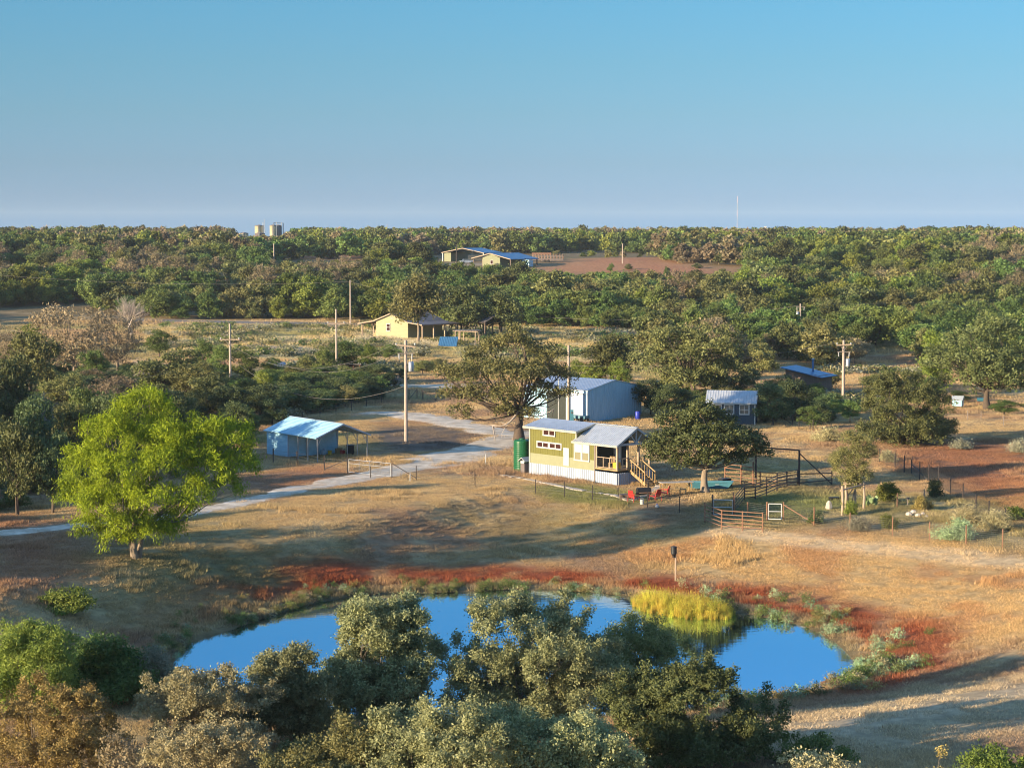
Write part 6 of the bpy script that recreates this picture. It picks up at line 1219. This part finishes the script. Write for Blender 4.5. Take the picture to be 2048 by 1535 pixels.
for kind, px, py, top, w, lab in (
    ('bright', 530, 800, 738, 60, 'bright lit bush left of the wood shelter'), ('green', 490, 770, 700, 70, 'green bush right of the thicket pole'), ('green', 545, 762, 715, 60, 'mid green bush below the bale on the pasture'), ('green', 690, 738, 682, 100, 'wide green bush behind the tall grey pole'), ('olive', 615, 752, 705, 60, 'round yellow olive bush left of the tall grey pole'), ('green', 650, 760, 695, 60, 'green bush touching the tall grey pole on its left'),
    ('bright', 735, 740, 690, 50, 'lit green bush right of the wood shelter'), ('green', 780, 720, 688, 46, 'small green bush below the yellow farmhouse'), ('shade', 760, 770, 728, 60, 'shaded bush between wood shelter and transformer pole'), ('shade', 610, 812, 760, 90, 'shaded bush above the carport roof'), ('shade', 670, 805, 752, 80, 'shaded green bush below the tall grey pole'), ('olive', 690, 812, 768, 60, 'olive shrub right of the carport roof, in shade'),
    ('shade', 740, 800, 748, 80, 'shaded bush left of the transformer pole'), ('shade', 570, 825, 770, 80, 'shaded bush behind the carport ridge'), ('olive', 845, 752, 718, 60, 'grey olive bush right of the transformer pole'), ('shade', 800, 765, 735, 50, 'dark bush at the transformer pole beside the road'), ('green', 915, 770, 735, 44, 'green shrub at the old oak left side'), ('olive', 880, 745, 715, 50, 'dull bush left of the old oak crown'),
    ('shade', 455, 830, 775, 80, 'shaded bush between the willow and the carport, upper'), ('green', 500, 812, 760, 80, 'green bush right of the thicket pole foot, lower row'), ('shade', 545, 850, 795, 70, 'shaded bush touching the carport roof left corner'), ('green', 575, 795, 745, 80, 'green bush in the middle of the shaded shrubbery'), ('shade', 640, 792, 745, 80, 'dark bush below the round yellow olive bush'), ('green', 715, 785, 742, 70, 'green bush below the wood shelter'), ('shade', 640, 825, 780, 70, 'dark low bush right of the carport ridge'), ('olive', 585, 770, 728, 60, 'olive bush left of the round yellow olive bush'), ('shade', 480, 880, 800, 80, 'dark shrub between the willow right lobe and the carport'),
    ('bright', 1150, 768, 722, 60, 'yellow green bush behind the barn roof left part'), ('bright', 1195, 772, 724, 70, 'yellow green bush behind the barn ridge'), ('bright', 1240, 776, 722, 60, 'yellow green bush behind the barn gable peak'), ('shade', 1300, 832, 750, 70, 'dark shaded shrub against the barn gable right side'), ('shade', 1330, 835, 765, 70, 'dark shaded shrub under the largest oak left side'), ('shade', 1370, 830, 775, 60, 'dark shaded shrub at the largest oak trunk'),
    ('shade', 1545, 850, 762, 90, 'dark shrub right of the slate blue shed'), ('shade', 1588, 838, 758, 95, 'dark shrub in front of the brown lean-to shed'), ('olive', 1560, 800, 745, 60, 'olive bush left of the brown lean-to shed'), ('green', 1620, 858, 812, 60, 'green shrub at the foot of the brown lean-to shed'), ('shade', 1640, 850, 800, 50, 'blue green shrub right of the brown lean-to shed'), ('olive', 1665, 775, 742, 40, 'small olive weed bush left of the transformer pole on the right'),
    ('green', 1700, 845, 800, 50, 'green bush between the right pole and the juniper'), ('olive', 1740, 775, 745, 50, 'low olive bush right of the right-hand pole'), ('green', 1860, 800, 755, 60, 'green bush below the yellow green tree'), ('green', 2010, 830, 800, 80, 'low green bush under the huge right-hand oak'), ('shade', 1920, 805, 780, 50, 'dark low bush behind the hen house'), ('oak', 1500, 795, 735, 70, 'grey bush behind the slate shed roof')):
    NT(kind, px, py, top, w, lab, 'shrub')
for i, (px, py, top, sp, lab) in enumerate(((262, 680, 545, 0.5, 'tall bare dead tree standing above the left thicket'), (95, 865, 735, 0.75, 'pale gnarled dead tree at the left above the dark trees'), (287, 775, 680, 0.7, 'white branched dead tree in the middle of the left thicket'), (790, 775, 735, 0.6, 'thin leafless sapling right of the transformer pole'), (375, 800, 735, 0.7, 'bare grey branches left of the thicket pole'))):
    l = gnd(px, py); h = pxh(l, top); t = thing('dead_tree', lab, 'tree', tuple(l)); obj('trunk', dead_tree(700 + i, h * 0.98, sp, 0.16 + 0.012 * h, 6), None, t)

# belts of trees beyond the pasture: nearest ones single things, the rest one wood
EXC = [[(-200, 700), (-200, 626), (120, 612), (300, 640), (720, 640), (1010, 654), (1180, 658), (1300, 668), (1312, 720), (1480, 775), (1500, 800), (1300, 830), (-200, 830)],
       [(1500, 800), (1500, 768), (1640, 762), (1690, 738), (1735, 728), (1860, 728), (2300, 738), (2300, 900), (1500, 900)], [(1730, 728), (1730, 698), (1835, 700), (1845, 728)], [(1560, 800), (1560, 730), (1650, 730), (1650, 800)],
       [(860, 555), (860, 512), (900, 506), (1060, 508), (1180, 504), (1310, 507), (1340, 524), (1490, 536), (1490, 566), (1150, 572)], [(530, 540), (560, 498), (720, 500), (745, 530)], [(465, 490), (465, 466), (580, 466), (580, 490)]]
rng = np.random.default_rng(42); cand = []
def inpoly(x, y, P): return sdf(x, y, P) < 0
yy = 300.0; rows = []
while yy < 1750:
    sp = 5.8 if yy < 700 else 6.4 if yy < 1150 else 8.5
    hw = yy * 0.2474 + 40; xs = np.arange(-hw, hw, sp); rows.append(np.c_[xs + rng.uniform(-0.45, 0.45, len(xs)) * sp, yy + rng.uniform(-0.45, 0.45, len(xs)) * sp]); yy += sp
cand = np.concatenate(rows); cz = terr(cand[:, 0], cand[:, 1])
q = np.c_[cand, cz] - np.array([0, 0, CAM_H]); dep = q @ FW; PX = 1024 + FPX * (q @ RT) / dep; PY = 767.5 - FPX * (q @ UP) / dep
keep = PY < 772
sl_ = rng.uniform(0, 1, len(PX)); stray = np.zeros(len(PX), bool)
for P, pr in zip(EXC, (0, 0, 0, 0, 0.10, 0.40, 0)): ins_ = inpoly(PX, PY, P); keep &= ~(ins_ & (sl_ > pr)); stray |= ins_ & (sl_ <= pr)
gap = fbm(cand[:, 0] / 30, cand[:, 1] / 45, 55, 2); keep &= (gap > 0.30)
keep &= ~((PX > 780) & (PX < 1120) & (PY > 512) & (PY < 541)); cand, cz, PX, PY, stray = cand[keep], cz[keep], PX[keep], PY[keep], stray[keep]; n = len(cand)
zone = fbm(cand[:, 0] / 55, cand[:, 1] / 80, 61, 3); z2_ = rng.uniform(0, 1, n); bx_ = fbm(cand[:, 0] / 40, cand[:, 1] / 40, 67, 2)
zz3 = zone + (z2_ - 0.5) * 0.35; kid = np.select([zz3 < 0.42, zz3 < 0.51, zz3 < 0.55], [1, 2, 0], 3)
kid = np.where((bx_ > 0.60) & (z2_ > 0.35), 4, kid); kid = np.where(z2_ > 0.94, 6, kid); kid = np.where((PX > 1040) & (PX < 1480) & (PY > 600) & (PY < 640) & (z2_ > 0.3), 2, kid)
big = rng.uniform(0, 1, n) ** 1.6
hts = (4.2 + 4.8 * big) * np.where((PY > 590) & (PX > 1000), 1.1, 1.0) * np.where(kid == 6, 1.15, 1.0) * np.where(PY > 655, 0.72, 1.0); hts = np.where(cand[:, 1] > 1100, 2.8 + 6.0 * big ** 3, hts)
for x0_, x1_, ya_, yb_, lim in ((845, 1070, 536, 625, 532), (1070, 1500, 540, 625, 549), (530, 750, 520, 590, 524), (462, 582, 474, 530, 474), (-99, 200, 640, 700, 660)):   # low scrub only where the view over it is open
    m_ = (PX > x0_) & (PX < x1_) & (PY > ya_) & (PY < yb_); hts = np.where(m_, np.minimum(hts, np.maximum((PY - lim), 2) * cand[:, 1] / FPX), hts)
hts = np.where(stray & (PX > 760), rng.uniform(1.4, 3.0, n), hts)
wid = np.maximum(hts, 2.4) * rng.uniform(1.0, 1.5, n)
ok_ = hts > 1.4; cand, cz, PX, PY, kid, hts, wid = [a_[ok_] for a_ in (cand, cz, PX, PY, kid, hts, wid)]; n = len(cand)
order = np.argsort(cand[:, 1]); vis = (PX > -30) & (PX < 2078)
near_ids = [i for i in order if vis[i]][:210]
ORD = ['first', 'second', 'third', 'fourth', 'fifth', 'sixth', 'seventh', 'eighth', 'ninth', 'tenth', 'eleventh', 'twelfth', 'thirteenth', 'fourteenth', 'fifteenth', 'sixteenth', 'seventeenth', 'eighteenth', 'nineteenth', 'twentieth']
ZN = [(150, 'beyond the field at the far left'), (300, 'behind the tall dead tree'), (460, 'behind the pasture above the thicket pole'), (600, 'behind the pasture between the two crossarm poles'), (720, 'around the brown pole left of the farmhouse'), (880, 'behind the farmhouse roof'), (1040, 'behind the dark trees right of the farmhouse'), (1200, 'in the belt straight above the barn'), (1340, 'in the belt above the dark dense oak'), (1480, 'in the belt above the largest oak'), (1620, 'around the reddish thicket pole'), (1760, 'above the right-hand transformer pole'), (1900, 'above the round juniper'), (9999, 'above the huge right-hand oak')]
from collections import defaultdict
zg = defaultdict(list)
for i in near_ids: zg[(next(k for k, z in enumerate(ZN) if PX[i] < z[0]), int(kid[i]))].append(i)
zs = []
for (zi, k), ids in zg.items():
    if len(ids) < 11: zs.append((zi, k, ids, '')); continue
    cut = sorted(PY[i] for i in ids)[len(ids) // 2]; zs += [(zi, k, [i for i in ids if PY[i] >= cut], ' front row'), (zi, k, [i for i in ids if PY[i] < cut], ' back row')]
for zi, k, ids, row in zs:
    ids.sort(key=lambda i: PX[i])
    for j, i in enumerate(ids):
        kn = KINDS[k]; lab = (ORD[min(j, 19)] + ' ' if len(ids) > 1 else '') + WORD[kn] + row + (' from the left ' if len(ids) > 1 else ' ') + ZN[zi][1]
        tc = MIDP[kn][i % 3]
        put_tree('belt_tree', tc, lab if j < 20 else WORD[kn] + ' in the crowd ' + ZN[zi][1], 'tree', (cand[i, 0], cand[i, 1], cz[i]), (wid[i] / 6.8, wid[i] / 6.8, hts[i] / 6.0), float(rng.uniform(0, 6.28)), 'trees in the belt beyond the pasture')
rest = np.setdiff1d(np.arange(n), near_ids); nearer = rest[cand[rest, 1] < 640]; farther = rest[cand[rest, 1] >= 640]
def wood(name, ids, lvl, crown_only, per, label):
    src = []
    for k in KINDS: src += [(t if crown_only else t[1]) for t in lvl[k][:per]]
    sc = np.c_[wid[ids] / 6.8, wid[ids] / 6.8, hts[ids] / (5.6 if crown_only else 6.0)]
    o = scatter(name, np.c_[cand[ids], cz[ids] - 0.1], np.c_[np.zeros((len(ids), 2)), rng.uniform(0, 6.28, len(ids))], sc, kid[ids] * per + rng.integers(0, per, len(ids)), src)
    o['label'] = label; o['category'] = 'woodland'
wood('woodland', nearer, MIDP, False, 3, 'scrub woodland filling the middle distance beyond the farmhouse')
wood('far_woodland', farther, FARP, True, 2, 'far scrub woodland rolling up to the skyline')
# woodland just out of frame on the left, the direction the low sun comes from
ow = np.array([(x, y) for y in np.arange(62, 215, 5.5) for x in np.arange(-92, -46, 5.5)]) + rng.uniform(-2, 2, (28 * 9, 2))
ow = ow[(ow[:, 0] < -0.2474 * ow[:, 1] - 5) & (ow[:, 1] > 98)]
ow = ow[~((np.abs(ow[:, 1] - 104) < 7) | (np.abs(ow[:, 1] - 143) < 6))]
src = [t[1] for k in ('green', 'olive', 'oak') for t in MIDP[k]]; hs_ = rng.uniform(5.0, 8.2, len(ow))
o = scatter('roadside_thicket', np.c_[ow, terr(ow[:, 0], ow[:, 1])], np.c_[np.zeros((len(ow), 2)), rng.uniform(0, 6.28, len(ow))], np.c_[hs_ / 6.5, hs_ / 6.5, hs_ / 6.0], rng.integers(0, len(src), len(ow)), src)
o['label'] = 'scrub thicket continuing past the left edge of the view'; o['category'] = 'thicket'

# ------------------------------------------------------------------ grass, weeds and reeds
def tuft(seed, n, rad, h0, h1, w, lean=0.5, mat='grass_blade'):
    rg = np.random.default_rng(seed); a = rg.uniform(0, 6.28, n); r = rad * np.sqrt(rg.uniform(0, 1, n)); b = np.c_[np.cos(a) * r, np.sin(a) * r, np.zeros(n) - 0.02]
    h = rg.uniform(h0, h1, n); d = rg.normal(0, 1, (n, 2)) * lean * h[:, None]; tp = b + np.c_[d, h]; s = rg.uniform(0, 6.28, n); sv_ = np.c_[np.cos(s), np.sin(s), np.zeros(n)] * w
    V = np.stack([b - sv_, b + sv_, tp], 1).reshape(-1, 3); return npmesh('grass_tuft', V, np.arange(n * 3).reshape(-1, 3), mat, rg.uniform(0, 1, n), 3)
tufts = [tuft(800 + i, 150, 0.62, 0.03, 0.13, 0.012, 0.8) for i in range(3)] + [tuft(810 + i, 110, 0.5, 0.08, 0.30, 0.014, 0.5) for i in range(2)]
def field(y0, y1, dens, sc, k=0.2474):
    area = (k * (y0 + y1) + 20) * (y1 - y0); m = int(area * dens); y = rng.uniform(y0, y1, m * 2); x = rng.uniform(-1, 1, m * 2) * (k * y1 + 10); ok = np.abs(x) < k * y + 10; return np.c_[x, y][ok], np.full(ok.sum(), sc)
parts = [field(76, 130, 2.6, 1.0), field(130, 175, 2.0, 1.1), field(175, 235, 1.1, 1.35), field(235, 345, 0.5, 1.8), field(345, 470, 0.16, 3.0)]
gp = np.concatenate([p[0] for p in parts]); gs = np.concatenate([p[1] for p in parts])
tn, ga_ = cover(gp[:, 0], gp[:, 1]); ok = rng.uniform(0, 1, len(gp)) < ga_ * (0.35 + 0.65 * smooth(0.3, 0.55, fbm(gp[:, 0] / 2.5, gp[:, 1] / 2.5, 71, 2)))
gp, gs, tn = gp[ok], gs[ok], tn[ok]; tall = fbm(gp[:, 0] / 4, gp[:, 1] / 4, 73, 2) > 0.66
dp = np.full(len(gp), 99.0); m_ = gp[:, 1] < 150; dp[m_] = sdf(gp[m_, 0], gp[m_, 1], POND); tall |= (dp < 3.2) & (dp > 0)
vi = np.where(tall, 3 + rng.integers(0, 2, len(gp)), rng.integers(0, 3, len(gp)))
s3 = gs * rng.uniform(0.75, 1.25, len(gp))
o = scatter('dry_grass', np.c_[gp, terr(gp[:, 0], gp[:, 1])], np.c_[np.zeros((len(gp), 2)), rng.uniform(0, 6.28, len(gp))], np.c_[s3, s3, s3], vi, tufts, tn * 1.12)
o['label'] = 'short dry tan and reddish grass covering the farm ground'; o['category'] = 'grass'
# weedy growth at the water line
def bushlet(seed, leaf, n=34, per=10, ll=0.11, lw=0.035, r=0.32, h=0.55, up=0.9):
    rg = np.random.default_rng(seed); T = np.c_[rg.normal(0, r * 0.6, (n, 2)), rg.uniform(0.03, h, n)]; O = unit(np.c_[rg.normal(0, 0.5, (n, 2)), np.full(n, up)])
    V, F, r_ = leaves(rg, T, O, per, ll * 0.8, ll, lw, 0, 0.5); return npmesh('weed', V, F, leaf, r_)
ws = [bushlet(830, 'leaf_olive'), bushlet(831, 'leaf_green'), bushlet(832, 'leaf_gold'), bushlet(833, 'leaf_aloe'), bushlet(834, 'leaf_tan'), bushlet(835, 'leaf_brown')]
pl = np.array(POND); seg = np.linalg.norm(np.roll(pl, -1, 0) - pl, axis=1); cum = np.r_[0, np.cumsum(seg)]
t_ = rng.uniform(0, cum[-1], 1500); ix = np.clip(np.searchsorted(cum, t_) - 1, 0, len(pl) - 1); fr = ((t_ - cum[ix]) / seg[ix])[:, None]; p0 = pl[ix] * (1 - fr) + pl[(ix + 1) % len(pl)] * fr
nrm = p0 - pc; nrm = nrm / np.linalg.norm(nrm, axis=1, keepdims=True); off = np.abs(rng.normal(0, 1.0, (1500, 1))) * np.where(p0[:, :1] > 10, 1.7, 1.0); p1 = p0 + nrm * (off - 0.15)
cl = fbm(p1[:, 0] / 2.2, p1[:, 1] / 2.2, 81, 2); ok = cl > np.where(p1[:, 0] > 10, 0.44, 0.49); p1, cl = p1[ok], cl[ok]
kk = np.where(fbm(p1[:, 0] / 3, p1[:, 1] / 3, 83, 2) > 0.55, rng.integers(0, 2, len(p1)), rng.integers(0, 6, len(p1))); kk = np.where((p1[:, 0] > 12) & (rng.uniform(0, 1, len(p1)) < 0.6), rng.choice([1, 3], len(p1)), kk)
ss = rng.uniform(0.3, 1.0, len(p1)) * np.where(p1[:, 0] > 10, 1.25, 0.85); o = scatter('shore_weeds', np.c_[p1, np.maximum(terr(p1[:, 0], p1[:, 1]), WATER)], np.c_[np.zeros((len(p1), 2)), rng.uniform(0, 6.28, len(p1))], np.c_[ss, ss, ss], kk, ws)
o['label'] = 'mixed green and straw weeds growing along the pond edge'; o['category'] = 'weeds'
# golden reed bed standing in the far edge of the water
RB = [flat(x, y, WATER)[:2] for x, y in ((1262, 1202), (1300, 1198), (1420, 1216), (1472, 1230), (1440, 1240), (1360, 1236), (1300, 1224))]
rp = np.array(RB); lo_, hi_ = rp.min(0), rp.max(0); pts_ = rng.uniform(lo_, hi_, (2600, 2)); pts_ = pts_[sdf(pts_[:, 0], pts_[:, 1], RB) < 0.35][:520]
reeds = [bushlet(840, 'leaf_reed', 26, 7, 0.26, 0.022, 0.16, 1.1, 3.0), tuft(845, 80, 0.26, 0.5, 1.35, 0.012, 0.16, 'leaf_reed'), tuft(846, 60, 0.22, 0.5, 1.7, 0.011, 0.18, 'leaf_reed'), bushlet(847, 'leaf_bright', 22, 7, 0.22, 0.03, 0.2, 0.8, 2.0)]
ss = rng.uniform(0.3, 0.95, len(pts_)) * (0.45 + 0.55 * np.clip(-sdf(pts_[:, 0], pts_[:, 1], RB) / 0.7, 0, 1)); o = scatter('reed_bed', np.c_[pts_, np.full(len(pts_), WATER)], np.c_[rng.normal(0, 0.08, (len(pts_), 2)), rng.uniform(0, 6.28, len(pts_))], np.c_[ss, ss, ss], rng.choice(4, len(pts_), p=[0.3, 0.3, 0.28, 0.12]), reeds)
o['label'] = 'golden yellow reed bed in the pond below the feeder'; o['category'] = 'reeds'
# pale weeds over the pasture and scrubby ground
pw = []
for poly, m in ((REG['pasture'], 650), (wpoly([(1500, 800), (1690, 730), (1850, 740), (1850, 800), (1700, 830)]), 160), (wpoly([(850, 760), (1010, 700), (1300, 690), (1280, 730), (1130, 760)]), 300), (wpoly([(480, 800), (560, 730), (800, 730), (820, 790), (560, 840)]), 260)):
    P = np.array(poly); c_ = rng.uniform(P.min(0), P.max(0), (m * 3, 2)); c_ = c_[sdf(c_[:, 0], c_[:, 1], poly) < 0]; pw.append(c_[fbm(c_[:, 0] / 9, c_[:, 1] / 16, 91, 2) > 0.47][:m])
pw = np.concatenate(pw); wsrc = [bushlet(850, 'leaf_grey', 30, 8, 0.3, 0.14, 0.7, 0.7), bushlet(851, 'leaf_olive', 30, 8, 0.3, 0.14, 0.7, 0.7), bushlet(852, 'leaf_tan', 30, 8, 0.3, 0.14, 0.7, 0.7), bushlet(853, 'leaf_green', 30, 8, 0.3, 0.14, 0.7, 0.8)]
ss = rng.uniform(0.5, 1.3, len(pw)); o = scatter('pasture_weeds', np.c_[pw, terr(pw[:, 0], pw[:, 1])], np.c_[np.zeros((len(pw), 2)), rng.uniform(0, 6.28, len(pw))], np.c_[ss * 1.3, ss * 1.3, ss], rng.choice(4, len(pw), p=[0.25, 0.3, 0.25, 0.2]), wsrc)
o['label'] = 'pale grey and olive weeds dotted over the pasture'; o['category'] = 'weeds'

# shaded brush under the thickets
ug = []
for poly, m_n in ((wpoly([(-60, 1030), (-60, 720), (120, 735), (300, 745), (420, 770), (520, 800), (545, 850), (500, 900), (440, 930), (130, 1012)]), 420), (wpoly([(1300, 815), (1310, 790), (1400, 790), (1500, 792), (1560, 790), (1650, 800), (1690, 830), (1640, 858), (1530, 850), (1400, 835)]), 90), (wpoly([(470, 830), (540, 770), (760, 762), (800, 775), (760, 800), (620, 830)]), 150)):
    P = np.array(poly); c_ = rng.uniform(P.min(0), P.max(0), (m_n * 4, 2)); ug.append(c_[sdf(c_[:, 0], c_[:, 1], poly) < 0][:m_n])
ug = np.concatenate(ug); us = [NEARP[k][v][1] for k in ('shade', 'green', 'olive', 'brown') for v in range(2)]; hh_ = rng.uniform(0.9, 2.9, len(ug))
o = scatter('undergrowth', np.c_[ug, terr(ug[:, 0], ug[:, 1]) - 0.15], np.c_[np.zeros((len(ug), 2)), rng.uniform(0, 6.28, len(ug))], np.c_[hh_ / 4.5, hh_ / 4.5, hh_ / 6.0], rng.choice(8, len(ug), p=[0.3, 0.25, 0.12, 0.1, 0.08, 0.05, 0.05, 0.05]), us)
o['label'] = 'tangled shaded brush filling the floor of the thickets'; o['category'] = 'undergrowth'
# ------------------------------------------------------------------ thin evening haze
m, N, L = nodes('haze_air'); out = N('ShaderNodeOutputMaterial'); v_ = N('ShaderNodeVolumePrincipled'); v_.inputs['Color'].default_value = (0.80, 0.88, 1.0, 1); v_.inputs['Density'].default_value = 0.00006; v_.inputs['Anisotropy'].default_value = 0.0
L(v_.outputs[0], out.inputs['Volume'])
hz = struct(obj('haze', MB().box(-4600, 4600, -1200, 5600, -12, 66), 'haze_air'), 'stuff'); hz['label'] = 'thin blue evening haze over the whole country'; hz['category'] = 'haze'
